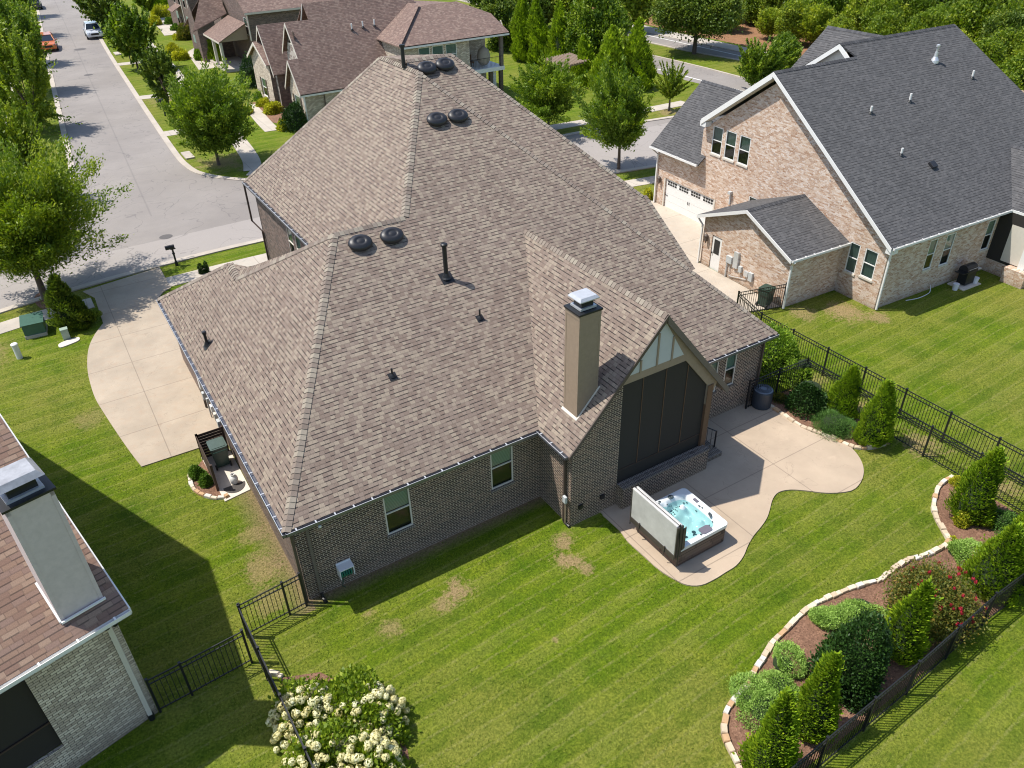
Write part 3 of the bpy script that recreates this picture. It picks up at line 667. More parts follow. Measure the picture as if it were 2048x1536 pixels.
band('front_walk', spline(PP([(545, 262), (528, 245), (512, 226), (498, 210)]), 4), 1.35, .03, 'walk', kind='structure')
band('front_walk', spline(PP([(415, 138), (400, 118), (390, 105), (412, 92)]), 4), 2.0, .03, 'walk', kind='structure')
band('front_walk', spline(PP([(345, 70), (330, 52), (316, 40), (350, 36)]), 4), 2.2, .03, 'walk', kind='structure')
# driveways and patio
arc = PP([(206.8, 648), (191, 668.7), (179.4, 692.6), (175.3, 716.6), (176, 744), (181, 767.8), (191.4, 798.6), (212, 832.8), (239, 873.8), (263, 908), (283.7, 934.6)])
arcs = spline(arc, 4)
drv = arcs+[P(406.7, 894.3), V(3.4, 28.0, 0), V(3.4, 43.6, 0), V(3.9, 44.4, 0)]+PP([(341.8, 576.5), (319.5, 535.4)])+PP([(166, 584)])+PP([(189.7, 596)])
sheet('driveway', drv, .045, 'drive', thick=.045)
pat = [(1205.5, 1031.7), (1237.7, 1061), (1255, 1084), (1287.5, 1113.7), (1316.8, 1140), (1349, 1160.6), (1375, 1171.7), (1401.8, 1172), (1428, 1160.6), (1451.6, 1146), (1472, 1132.7), (1486.8, 1113.7), (1495.5, 1093), (1507.3, 1072.7), (1522, 1055), (1533.6, 1037.5), (1539.5, 1020), (1545.3, 999.4), (1557, 986), (1580.5, 981), (1612.7, 983), (1656.7, 987.7), (1702, 983), (1721, 965.8), (1727, 945), (1722.6, 924.8), (1709, 904), (1691.9, 890.6), (1668, 880), (1644, 873.5), (1620, 865), (1596, 853), (1568.8, 834), (1527.8, 806.8)]
sheet('patio', spline(PP(pat), 3)+[V(24.2, 18.3, 0), V(23.6, 18.8, 0), V(13.6, 18.8, 0), V(13.6, 16.3, 0)], .05, 'patio', thick=.05)
sheet('neighbour_driveway', [V(28.7, 24.4, 0), V(31.05, 23.7, 0), V(31.35, 30.2, 0), V(35.3, 30.2, 0), V(35.75, 38.9, 0), V(34.9, 41.0, 0), V(33.4, 46.0, 0), V(26.5, 47.4, 0), V(27.5, 40, 0), V(28.3, 34, 0)], .04, 'gdrive', thick=.04)
# mulch beds
bed1 = PP([(1530, 808), (1568, 829), (1596, 848), (1644, 868), (1668, 875), (1690, 886), (1712, 894), (1745, 893), (1777, 884)])+[V(26.15, 14.4, 0), V(26.15, 17.9, 0), V(24.0, 18.3, 0)]
sheet('mulch_bed', bed1, .02, 'mulch', thick=.02)
b2 = [(1905, 955), (1880, 972), (1869, 998), (1868, 1022), (1876, 1045), (1889, 1068), (1898, 1084), (1870, 1104), (1835, 1118), (1812, 1123), (1785, 1143), (1755, 1163), (1725, 1171), (1690, 1183), (1660, 1196), (1627, 1212), (1600, 1232), (1575, 1257), (1545, 1287), (1530, 1312), (1510, 1342), (1498, 1368), (1470, 1398), (1452, 1428), (1447, 1460), (1455, 1492), (1470, 1520), (1480, 1545)]
bed2 = spline(PP(b2), 2)+[V(11.0, 5.75, 0), V(26.1, 6.1, 0), V(26.1, 9.9, 0)]
sheet('mulch_bed', bed2, .02, 'mulch', thick=.02)
hb = PP([(566, 1356), (560, 1362), (640, 1545), (830, 1590), (815, 1500), (775, 1420), (715, 1380), (640, 1345)]); sheet('mulch_bed', hb, .02, 'mulch')
gb = PP([(385, 945), (382, 960), (390, 980), (412, 992), (445, 994), (459, 990), (440, 935), (410, 915)]); sheet('mulch_bed', gb, .02, 'mulch')
sheet('mulch_bed', PP([(497, 205), (512, 225), (545, 245), (570, 250), (600, 240), (612, 236), (600, 215), (560, 205)]), .02, 'mulch')
sheet('mulch_bed', spline(PP([(72, 590), (95, 580), (115, 590), (108, 612), (85, 618), (70, 605)]), 3, True), .02, 'mulch')
sheet('mulch_bed', spline(PP([(118, 640), (150, 622), (172, 636), (160, 652), (130, 655)]), 3, True), .02, 'mulch')
def edging(name, label, pts, w_=.16, ln=.27, hh=.13, closed=False):
    pts = spline(pts, 6, closed); m = MB(); d = 0; rng = random.Random(len(label)); cur = pts[0].copy(); i = 1; acc = 0
    # walk along curve
    L = [0]
    for k in range(1, len(pts)): L.append(L[-1]+(pts[k]-pts[k-1]).length)
    s_ = 0
    while s_ < L[-1]-.05:
        l = ln*rng.uniform(.7, 1.3)
        def at(q):
            q = min(q, L[-1]-1e-4); k = max(j for j in range(len(L)) if L[j] <= q); k = min(k, len(L)-2)
            return pts[k].lerp(pts[k+1], (q-L[k])/max(1e-6, L[k+1]-L[k]))
        a, b = at(s_), at(s_+l); dr = (b-a); 
        if dr.length < .02: break
        ll = dr.length; dr.normalize(); nn = V(-dr.y, dr.x, 0); ww = w_*rng.uniform(.8, 1.2); h2 = hh*rng.uniform(.75, 1.2); r = rng.random(); o = nn*rng.uniform(-.02, .02)
        i0 = len(m.v); c = a+o
        base = [c-nn*ww/2, c+dr*ll*.95-nn*ww/2, c+dr*ll*.95+nn*ww/2, c+nn*ww/2]; ins = .022
        top = [p+(a.lerp(b, .5)-p).normalized()*ins+V(0, 0, h2+rng.uniform(-.012, .012)) for p in base]; mid = [p+V(0, 0, h2*.75) for p in base]
        for ring in ((base, mid), (mid, top)):
            for j in range(4): m.poly([ring[0][j], ring[0][(j+1) % 4], ring[1][(j+1) % 4], ring[1][j]], r)
        m.poly(top, r); s_ += l
    return m.build(name, 'stone', label=label, cat='stone edging')
edging('stone_edging', 'pale limestone edging along the long curving mulch bed by the lawn', PP(b2))
edging('stone_edging', 'limestone edging between the tan patio and the corner shrub bed', PP([(1527, 807), (1568, 832), (1596, 851), (1644, 871), (1668, 878), (1690, 889), (1712, 897), (1745, 896), (1777, 887)]))
edging('stone_edging', 'short curved stone edging round the two small boxwoods beside the bin', PP([(385, 938), (380, 958), (388, 980), (412, 994), (445, 998), (459, 993)]))
edging('stone_edging', 'rough stone edging round the pine tree by the driveway', PP([(120, 650), (150, 654), (168, 645), (172, 634)]), ln=.35)
edging('stone_edging', 'few tan stones at the fence end of the hydrangea bed', PP([(538, 1348), (552, 1350), (566, 1354)]))
for (px, py, r) in ((332, 474, .42), (160, 99, .8), (177, 150, .5)):
    m = MB(); m.lathe([(0, .022), (r*.9, .022), (r, .018)][::-1], P(px, py), 20); m.build('manhole_cover', plain('manhole_iron', (.10, .09, .085), .7), kind='structure')
MAT['slab'] = plain('pale_slab', (.62, .56, .48), .85)
for q in ([(378, 322), (395, 312)],):
    pass
def inlet(px, py, lab):
    m = MB(); c = P(px, py); m.box((c.x, c.y, .06), (.7, 2.0, .12)); m.box((c.x-.35, c.y, .05), (.02, 1.6, .09)); m.build('storm_drain', 'kerb', kind='structure')
inlet(376, 312, ''); inlet(162, 5, ''); inlet(235, 108, '')
# ================================================================== MAIN HOUSE
H = E('brick_house', 'dark brick house with a huge brown shingled hip roof and tall chimney, in the middle', 'house', (13, 18.4, 0))
S = .62
def zM(y): return 3.4+S*(y-18.15)
c0 = V(2.9, 18.15, 3.4); cR = V(23.95, 18.15, 3.4); T0 = HP(838, 143, (0, -S, 1), c0); B1 = HP(808, 433, (0, -S, 1), c0); AP = HP(668, 468, (0, -S, 1), c0)
AP.y = B1.y = (AP.y+B1.y)/2; AP.z = B1.z = zM(AP.y)
sL = (AP.z-3.4)/(AP.x-2.9); nLp = V(-sL, 0, 1)
q1 = HP(473, 556, nLp, c0); q2 = HP(458, 526, nLp, c0); fc = V(2.9, 36.33, 3.4)
rr_ = P(514, 537, q1.z+.25)
s2 = (T0.z-B1.z)/(T0.x-B1.x); xe = B1.x-(B1.z-6.33)/s2
RF = V(T0.x, 36.72, T0.z)
d2 = 1.0
nN = (0, -S, 1); cN = c0+V(0, d2, 0)
b2a, b2b = HP(812, 120, nN, cN), HP(903, 108, nN, cN); b2b.z = b2a.z = (b2a.z+b2b.z)/2; b2a.y = b2b.y = 18.15+d2+(b2a.z-3.4)/S
b2c, b2d = HP(1287, 392, nN, cN), HP(1384, 540, nN, cN)
yi = AP.y+(AP.z-6.33)/.9
facM = [c0, V(12.03, 18.15, 3.4), V(19.3, 18.15, 3.4), cR, T0, B1, AP]
faces = [facM, [c0, AP, q1, q2, fc], [q2, rr_, q1], [B1, T0, RF, V(xe, 41.3, 6.33), V(xe, yi, 6.33)],
         [b2a, b2b, b2c, b2d, V(20.5, b2d.y+3, zM(b2d.y+3)-S*d2), V(15.3, b2a.y-.6, b2a.z-.6*S)],
         [cR, T0, RF, V(23.95, 41.3, 3.4)], [b2b, b2c, V(b2c.x, 42.6, b2c.z)],
         [b2a, b2b, V(b2c.x, 42.6, b2c.z), V(15.5, 41.5, 8.2), RF], [RF, V(xe, 41.3, 6.33), V(15.5, 41.5, 8.2)],
         [AP, B1, V(xe, yi, 6.33), V(9.2, 36.3, 3.4), V(2.9, 36.33, 3.4), q1]]
# porch gable
gf = 16.33; pe = V(12.03, gf, 3.4); pk = V(15.88, gf, 7.6); pr = V(19.3, gf, 3.5); yv = 18.15+(7.6-3.4)/S
faces += [[pe, pk, V(15.88, yv, 7.6), V(12.03, 18.15, 3.4)], [pk, pr, V(19.3, 18.3, 3.5), V(15.88, yv, 7.6)]]
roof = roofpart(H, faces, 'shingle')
def rcap(a, b, f1, f2, **k):
    o = caps(roof, a, b, pn(f1), pn(f2), **k); return subfix(o)
rcap(c0, AP, faces[0], faces[1]); rcap(AP, B1, faces[0], [AP, B1, V(9, 36, 3)]); rcap(B1, T0, faces[0], faces[3])
rcap(cR, T0, faces[0], faces[5]); rcap(T0, RF, faces[3], faces[5]); rcap(RF, V(xe, 41.3, 6.33), faces[3], faces[8])
rcap(q1, AP, faces[1], faces[9]); rcap(fc, q2, faces[1], [fc, q2, V(6, 36.5, 3.4)]); rcap(q1, q2, faces[1], faces[2])
rcap(b2a, b2b, faces[4], [b2a, b2b, V(17, 42, 7)]); rcap(b2b, b2c, faces[4], faces[6]); rcap(b2d, b2c, faces[4], [b2d, b2c, V(23.2, 24, 4)])
rcap(V(15.88, gf, 7.6), V(15.88, yv, 7.6), faces[10], faces[11], wd=.17)
# soffit
m = MB(); m.prism([(2.95, 18.2, 3.22), (23.85, 18.2, 3.22), (23.85, 36.2, 3.22), (2.95, 36.2, 3.22)], .03); m.build('soffit', 'bronze', H)
# walls
W1 = (6.13, 1.28, 7.08, 3.12); W2 = (10.18, 1.31, 11.1, 3.2); W3 = (20.4, 1.45, 21.0, 3.15); W4 = (21.42, 1.45, 22.03, 3.15)
WX0, WX1 = 3.15, 23.55
def sh(h, d): return (h[0]-d, h[1], h[2]-d, h[3])
wallpart(H, (WX0, 18.4, 0), (1, 0, 0), [(0, -.1), (WX1-WX0, -.1), (WX1-WX0, 3.36), (0, 3.36)], [sh(q, WX0) for q in (W1, W2, W3, W4)])
for q in (W1, W2, W3, W4): window(H, (0, 18.4, 0), (1, 0, 0), q, blindfrac=.48 if q in (W1, W2) else .55, sill='brick_soldier', blindmat='blind' if q in (W1, W2) else 'blind_grey')
MAT['found'] = plain('weathered_brick_base', (.22, .17, .12), .95)
wallpart(H, (WX0, 36.2, 0), (0, -1, 0), [(0, -.1), (17.8, -.1), (17.8, 3.36), (0, 3.36)], mat='brick_far')
wallpart(H, (9.3, 41.0, 0), (0, -1, 0), [(0, -.1), (12.5, -.1), (12.5, 6.3), (0, 6.3)], [(4.9, 3.9, 5.75, 5.7), (6.1, 3.9, 6.95, 5.7)], mat='brick_far')
for q in ((4.9, 3.9, 5.75, 5.7), (6.1, 3.9, 6.95, 5.7)): window(H, (9.3, 41.0, 0), (0, -1, 0), q, sill='brick_soldier', blindmat='blind_grey')
wallpart(H, (23.55, 18.4, 0), (0, 1, 0), [(0, -.1), (22.6, -.1), (22.6, 3.36), (0, 3.36)], mat='brick')
wallpart(H, (22.3, 22.0, 0), (0, 1, 0), [(0, 3.3), (20, 3.3), (20, 7.1), (3.2, 7.1), (0, 5.0)], mat='brick')
wallpart(H, (23.5, 41.0, 0), (-1, 0, 0), [(0, -.1), (14.2, -.1), (14.2, 6.3), (0, 6.3)], mat='brick_far')
wallpart(H, (9.3, 36.2, 0), (-1, 0, 0), [(0, -.1), (6.15, -.1), (6.15, 3.36), (0, 3.36)], mat='brick_far')
# porch walls
PW = 16.45
wallpart(H, (12.25, 18.4, 0), (0, -1, 0), [(0, -.1), (1.95, -.1), (1.95, 3.45), (0, 3.45)])
def zl(x): return 3.4+(7.6-3.4)/(15.88-12.03)*(x-12.03)-.1
def zr(x): return 3.5+(7.6-3.5)/(19.3-15.88)*(19.3-x)-.1
wallpart(H, (12.25, PW, 0), (1, 0, 0), [(0, -.1), (2.05, -.1), (2.05, zl(14.3)), (0, zl(12.25))])
def gab(name, pts, mat, y, th=.05, parent=H):
    m = MB(); m.prism([(p[0], y, p[1]) for p in pts], 0, (0, th, 0)); return m.build(name, mat, parent)
gab('gable_trim', [(14.30, 5.38), (17.06, 5.38), (18.33, 3.85), (18.33, 3.0), (18.62, 3.0), (18.62, 3.5), (18.85, zr(18.85)), (15.88, 7.42), (14.30, zl(14.30))], 'taupe', PW-.02, .1)
gp = gab('gable_panel', [(14.48, 5.69), (16.9, 5.69), (15.94, 7.26), (15.86, 7.26)], 'stucco', PW-.035, .02)
for x0, z1 in ((14.96, 6.15), (15.67, 6.95), (16.33, 6.62)):
    m = MB(); m.box((x0, PW-.05, (5.66+z1)/2), (.07, .035, z1-5.66)); m.build('gable_batten', 'taupe', H)
m = MB(); m.poly([(14.30, PW+.06, .9), (18.35, PW+.06, .9), (18.35, PW+.06, 3.87), (17.06, PW+.06, 5.4), (14.30, PW+.06, 5.4)])
m.poly([(14.4, PW+.3, .9), (14.4, 18.3, .9), (14.4, 18.3, 5.4), (14.4, PW+.3, 5.4)]); m.poly([(18.5, PW+.1, .9), (18.5, 18.3, .9), (18.5, 18.3, 3.8), (18.5, PW+.1, 3.8)])
m.build('porch_screen', 'screen', H)
for x0, z0, z1 in ((15.22, 1.6, 5.38), (16.25, 1.6, 5.38), (17.28, 1.6, 5.1)):
    m = MB(); m.box((x0, PW+.045, (z0+z1)/2), (.022, .02, z1-z0)); m.build('screen_seam', 'wood', H)
m = MB(); m.box((16.3, PW+.045, 1.6), (4.0, .02, .03)); m.build('screen_rail', 'darkwood', H)
m = MB(); m.box((18.47, PW+.08, 2.2), (.26, .26, 3.3)); m.build('corner_post', 'wood', H)
# knee wall
kx0, kx1, ky, kz = 14.32, 18.5, 16.08, 1.0
kw = wallpart(H, (kx0, ky, 0), (1, 0, 0), [(0, -.1), (kx1-kx0, -.1), (kx1-kx0, kz), (0, kz)], name='knee_wall')
wallpart(H, (kx1, ky, 0), (0, 1, 0), [(0, -.1), (.6, -.1), (.6, kz), (0, kz)], name='knee_wall')
wallpart(H, (kx0, ky+.6, 0), (0, -1, 0), [(0, -.1), (.6, -.1), (.6, kz), (0, kz)], name='knee_wall')
m = MB(); 
k = kx0-.03
while k < kx1: m.box((k+.035, ky+.10, kz+.035), (.062, .24, .075)); k += .072
m.box(((kx0+kx1)/2, ky+.30, kz+.01), (kx1-kx0, .17, .05)); m.build('brick_cap', 'brick_soldier', H)
# rakes and fascias
def rake(parent, a, b, dz=.22, th=.05, out=(0, -1, 0), mat='bronze', name='rake_board', lift=.0):
    a, b = Vector(a), Vector(b); m = MB(); m.obox(a-ZV*(dz-lift), b-a, ZV*dz, Vector(out)*th); return m.build(name, mat, parent)
rake(H, pe, pk, .18); rake(H, pk, pr-V(0, 0, 0), .30, .06, mat='taupe_dark')
m = MB(); m.prism([(18.2, gf, zr(18.2)-.12), (19.3, gf, 3.22), (19.3, 18.3, 3.22), (18.2, 18.3, zr(18.2)-.12)], .02); m.prism([(15.88, gf, 7.38), (18.4, gf, zr(18.4)-.05), (18.4, PW, zr(18.4)-.05), (15.88, PW, 7.38)], .02); m.build('porch_soffit', 'taupe', H)
gutter(H, V(2.9, 18.15, 3.4), V(11.95, 18.15, 3.4), (0, -1, 0)); gutter(H, V(19.4, 18.15, 3.4), V(23.95, 18.15, 3.4), (0, -1, 0))
gutter(H, V(2.9, 18.05, 3.4), V(2.9, 36.3, 3.4), (-1, 0, 0)); gutter(H, V(12.03, 16.36, 3.4), V(12.03, 18.1, 3.4), (-1, 0, 0)); gutter(H, V(xe, 29.5, 6.33), V(xe, 41.3, 6.33), (-1, 0, 0))
m = MB(); m.obox((2.98, 18.16, 3.16), (20.9, 0, 0), (0, .03, 0), (0, 0, .2)); m.obox((2.92, 18.2, 3.16), (0, 18.1, 0), (.03, 0, 0), (0, 0, .2)); m.build('fascia', 'bronze', H)
def spout(parent, pts, mat='bronze', r=.045, name='downspout'):
    m = MB(); 
    for a, b in zip(pts[:-1], pts[1:]):
        a, b = Vector(a), Vector(b); d = b-a
        if abs(d.z) > .6*d.length: m.obox(a-V(r, r, 0), V(2*r, 0, 0), V(0, 2*r*.8, 0), d)
        else: m.tube([a, b], r, 6)
    return m.build(name, mat, parent)
spout(H, [(3.02, 18.22, 3.2), (3.07, 18.33, 3.0), (3.07, 18.33, .05)]); spout(H, [(3.55, 18.12, 3.25), (3.55, 18.30, 3.05), (3.55, 18.30, .05)], mat='taupe_dark')
spout(H, [(12.12, 16.75, 3.3), (12.17, 16.75, 3.1), (12.17, 16.75, .1)]); spout(H, [(23.3, 18.15, 3.3), (23.42, 18.30, 3.1), (23.42, 18.30, .05)])
spout(H, [(8.9, 41.2, 6.2), (8.9, 41.2, 4.2), (9.22, 40.7, 3.7), (9.22, 40.7, .2)])
for x_, y_ in ((3.55, 18.22), (12.17, 16.7)):
    m = MB(); m.tube([(x_, y_+.03, .22), (x_, y_-.02, .08), (x_+.02, y_-.28, .05)], .06, 8); m.build('drain_boot', 'black', H)
# chimney
ncp = V(-(7.6-3.4)/(15.88-12.03), 0, 1)
cx, cy_ = 12.83, 17.02; ch = E  # front-left corner of the chase
m = MB(); x0, x1, y0, y1 = cx, cx+.83, cy_, cy_+.76; m.box(((x0+x1)/2, (y0+y1)/2, (3.9+8.18)/2), (x1-x0, y1-y0, 8.18-3.9)); chm = m.build('chimney', 'taupe', H)
m = MB()
for (a, b) in ((x0, y0), (x1, y0), (x0, y1), (x1, y1)): m.box((a+(.03 if a == x0 else -.03), b+(.03 if b == y0 else -.03), 6.05), (.075, .075, 4.2))
m.box(((x0+x1)/2, (y0+y1)/2, 8.08), (x1-x0+.03, y1-y0+.03, .14)); subfix(m.build('corner_trim', 'taupe', chm))
m = MB(); m.box(((x0+x1)/2, (y0+y1)/2, 8.21), (x1-x0+.1, y1-y0+.1, .07)); subfix(m.build('crown_flashing', 'black', chm, bevel=.01))
m = MB(); xc, yc = (x0+x1)/2, (y0+y1)/2; m.box((xc, yc, 8.30), (.62, .56, .07)); subfix(m.build('flue_base', 'galv', chm))
m = MB(); m.box((xc, yc, 8.45), (.46, .42, .26)); subfix(m.build('spark_screen', 'black', chm))
m = MB(); hw, hd = .37, .34
m.prism([(xc-hw, yc-hd, 8.58), (xc+hw, yc-hd, 8.58), (xc+hw, yc+hd, 8.58), (xc-hw, yc+hd, 8.58)], .03)
tp = [(xc-hw*.8, yc-hd*.8, 8.70), (xc+hw*.8, yc-hd*.8, 8.70), (xc+hw*.8, yc+hd*.8, 8.70), (xc-hw*.8, yc+hd*.8, 8.70)]; bt = [(xc-hw, yc-hd, 8.61), (xc+hw, yc-hd, 8.61), (xc+hw, yc+hd, 8.61), (xc-hw, yc+hd, 8.61)]
m.poly(tp)
for i in range(4): m.poly([bt[i], bt[(i+1) % 4], tp[(i+1) % 4], tp[i]])
subfix(m.build('flue_cap', 'clip', chm))
m = MB(); m.obox((x0-.06, y0-.07, 4.27-.07), (.95, 0, 1.035), (0, .06, 0), (0, 0, .03)); m.obox((x0-.07, y0-.06, 4.20), (.06, 0, .065), (0, .88, 0), (0, 0, .03)); subfix(m.build('base_flashing', 'cream', chm))
# roof fittings
mM = Vector((0, -S, 1)).normalized()
rot = Vector((0, 0, 1)).rotation_difference(mM).to_matrix()
rotL = Vector((0, 0, 1)).rotation_difference(Vector(nLp).normalized()).to_matrix()
for (px, py, cc) in ((720, 490, c0), (783, 475, c0), (873, 243, c0), (915, 236, c0), (853, 140, cN), (889, 133, cN)):
    p = HP(px, py, (0, -S, 1), cc)+mM*.02; m = MB()
    m.lathe([(.40, 0), (.42, .05), (.40, .12), (.34, .17), (.26, .20), (.20, .21), (.17, .185), (.13, .18), (.10, .195), (.0, .20)], p+mM*.05, 28, 1.12, .86, rot); 
    vo = m.build('roof_vent', 'vent', H, smooth=True)
    m = MB(); m.lathe([(.30, -.03), (.30, .08)], p, 20, 1.12, .86, rot); subfix(m.build('vent_throat', 'black', vo))
def pipe(px, py, tx, ty, r, n, cc, rt, cone=.14, mat='black', parent=H, hat=True):
    p = HP(px, py, n, cc); h = UPH(tx, ty, p); m = MB(); nz = Vector(n).normalized()
    m.tube([p-V(0, 0, .1), V(p.x, p.y, h)], r, 12)
    if hat: m.lathe([(r*1.0, -.08), (r*1.55, -.07), (r*1.55, .0), (r*1.1, .03), (0, .04)], (p.x, p.y, h), 14)
    o = m.build('vent_pipe', mat, parent)
    m = MB(); m.lathe([(cone, 0.0), (cone*.75, .06), (r*1.1, cone*1.1)], p, 14); m.obox(p-rt @ V(cone*1.3, cone*1.3, -.01), rt @ V(cone*2.6, 0, 0), rt @ V(0, cone*2.6, 0), nz*.012); subfix(m.build('pipe_boot', mat, o)); return o
pipe(893, 556, 890, 488, .085, (0, -S, 1), c0, rot, .19); pipe(960, 637, 959, 619, .035, (0, -S, 1), c0, rot, .11, hat=False); pipe(785, 753, 784, 737, .035, (0, -S, 1), c0, rot, .11, hat=False)
pipe(415, 690, 407, 664, .06, nLp, c0, rotL, .15)
pf = HP(807, 126, nN, cN); ph = UPH(803, 94, pf)-pf.z; m = MB(); m.tube([pf-V(0, 0, .2), pf+V(0, 0, ph)], .085, 12); m.lathe([(.1, 0), (.13, .02), (.13, .1), (0, .12)], pf+V(0, 0, ph), 14); m.build('vent_pipe', 'black', H)
# wall fittings
m = MB(); m.box((12.10, 16.60, 1.27), (.1, .17, .28)); o = m.build('junction_box', 'meter', H, bevel=.01)
m = MB(); m.tube([(12.12, 16.57, 1.1), (12.12, 16.57, .1)], .02, 6); m.tube([(12.12, 16.63, 1.1), (12.12, 16.63, .1)], .015, 6); subfix(m.build('conduit', 'taupe', o))
for xv, zv in ((12.66, .79), (13.63, .79)): m = MB(); m.box((xv, PW-.04, zv), (.17, .08, .17)); m.build('wall_vent', 'black', H)
m = MB(); m.tube([(3.95, 18.36, 3.1), (3.95, 18.22, 3.06)], .035, 8); m.lathe([(.05, 0), (.06, .05), (.03, .09)], (3.95, 18.2, 3.0), 10); m.build('security_camera', 'white', H, smooth=True)
for (yy, zz, w_, h_, mt) in ((30.6, 1.9, .32, .75, 'white'), (30.6, 1.15, .22, .35, 'meter'), (28.9, 1.5, .25, .3, 'white'), (28.5, 1.35, .2, .28, 'cream'), (28.1, 1.2, .26, .36, 'meter'), (29.6, 1.5, .12, .2, 'meter')):
    m = MB(); m.box((3.05, yy, zz), (.16, w_, h_)); m.build('meter_box', mt, H, bevel=.012)
m = MB(); m.tube([(3.08, 30.5, .9), (3.08, 30.5, .05)], .03, 6); m.tube([(3.08, 28.2, 1.0), (3.05, 28.1, .1)], .02, 6); m.tube([(3.08, 29.0, 1.3), (3.08, 28.9, .1)], .02, 6); m.build('conduit', 'meter', H)
spout(H, [(2.98, 31.4, 3.2), (3.08, 31.4, 3.0), (3.08, 31.4, .05)])
# porch step and railing
sp = MB(); sp.box((19.1, 16.95, .12), (1.0, 1.2, .24)); sp.box((19.0, 17.2, .32), (.8, .9, .2)); sp.build('porch_step', 'brick_soldier', H)
m = MB()
ra, rb = V(18.95, 17.35, .35), V(19.55, 16.75, .05)
for p in (ra, rb): m.box((p.x, p.y, p.z+.5), (.045, .045, 1.0))
m.tube([ra+V(0, 0, .98), rb+V(0, 0, .98)], .022, 6); m.tube([ra+V(0, 0, .15), rb+V(0, 0, .15)], .016, 6)
for i in range(1, 5): p = ra.lerp(rb, i/5); m.tube([p+V(0, 0, .15), p+V(0, 0, .98)], .01, 5)
tagobj(m.build('step_railing', 'black'), 'short black metal handrail beside the screened porch step', 'railing')

# ================================================================== GREY ROOFED HOUSE
GA = R(-2.45); GO = V(34.83, 20.76, 0); gax = V(math.cos(GA), math.sin(GA), 0); gay = V(-math.sin(GA), math.cos(GA), 0)
def GL(x, y, z=0.0): return GO+gax*x+gay*y+ZV*z
def gloc(p): q = Vector(p)-GO; return V(q.dot(gax), q.dot(gay), p[2])
G = E('tan_brick_house', 'big tan brick house with charcoal roof and white garage door, upper right', 'house', GL(4, 8))
def gdir(x, y, z): return gax*x+gay*y+ZV*z
sG = .705; nGM = gdir(0, -sG, 1); eG = GL(-.45, -.42, 3.72)
def GM(px, py): return HP(px, py, nGM, eG)
r1a = GM(1550, 143); r1b = GM(1715, 112); r2a = GM(1698, 84); r2b = GM(1909, 47); re = GM(2060, 240); er = GL(9.2, -.42, 3.72)
r1b.z = r1a.z; l1 = gloc(r1a); l1b = gloc(GM(1715, 114)); r1a = GL(-.45, l1.y, 3.72+sG*(l1.y+.42)); r1b = GL(l1b.x, l1.y, r1a.z)
l2 = gloc(r2a); l2b = gloc(r2b); yb = l2.y; r2a = GL(l1b.x-.6, yb, 3.72+sG*(yb+.42)); r2b = GL(l2b.x, yb, r2a.z)
ex = gloc(re)
gf_ = [[eG, GL(16, -.42, 3.72), GL(ex.x+2, ex.y-1.2, 3.72+sG*(ex.y-.78)), r2b, r2a, GL(l1b.x, l1.y, r1a.z), r1a],
       [r1a, GL(l1b.x+.5, l1.y, r1a.z), GL(l1b.x+.5, l1.y+(r1a.z-6.75)/.70, 6.75), GL(-.45, l1.y+(r1a.z-6.75)/.70, 6.75)],
       [r2a, r2b, GL(l2b.x+.3, yb+7, 6.2), GL(l1b.x-.6, yb+7, 6.2)], [r2b, GL(l2b.x+.6, yb+7, 6.2), GL(ex.x+1.6, -.42, 2.9)]]
# garage wing roof (faces the driveway)
sW = .95; nGW = gdir(-sW, 0, 1); eW = GL(-.5, 18.6, 3.95)
wt1, wt2 = HP(1405, 160, nGW, eW), HP(1478, 190, nGW, eW); wl1, wl2 = gloc(wt1), gloc(wt2)
wa = GL(wl1.x, wl1.y, wl1.z); wb = GL(wl1.x, 12.0, wl1.z)
gf_ += [[GL(-.5, 18.6, 3.95), GL(-.5, 13.85, 3.95), GL(-.0, 13.8, 3.95+sW*.5), wb, wa], [wa, wb, GL(2*wl1.x+.5, 12, 3.95), GL(2*wl1.x+.5, 18.6, 3.95)], [GL(-.5, 18.6, 3.95), wa, GL(2*wl1.x+.5, 18.6, 3.95)]]
# front cross roof behind the ridge
zc = r2a.z-.15; ca, cb = P(1656, 52, zc), P(1745, 72, zc); lca = gloc(ca)
nc = gdir(-sW, 0, 1); cl = HP(1575, 150, nc, ca)
gf_ += [[ca, GL(lca.x, yb+.1, zc), GL(gloc(cl).x, yb+.1, gloc(cl).z), GL(gloc(cl).x, gloc(cl).y+.2, gloc(cl).z)], [ca, GL(lca.x, yb+.1, zc), GL(lca.x+6, yb+.1, zc-5), GL(lca.x+6, lca.y+3, zc-5)]]
# small side gable
sx = -4.2; gy0, gym, gy1 = 2.33, 5.78, 9.45; gz0, gzm = 2.93, 4.46
gf_ += [[GL(sx, gy0, gz0), GL(0, gy0, gz0), GL(0, gym, gzm), GL(sx, gym, gzm)], [GL(sx, gym, gzm), GL(0, gym, gzm), GL(0, gy1, gz0+.05), GL(sx, gy1, gz0+.05)]]
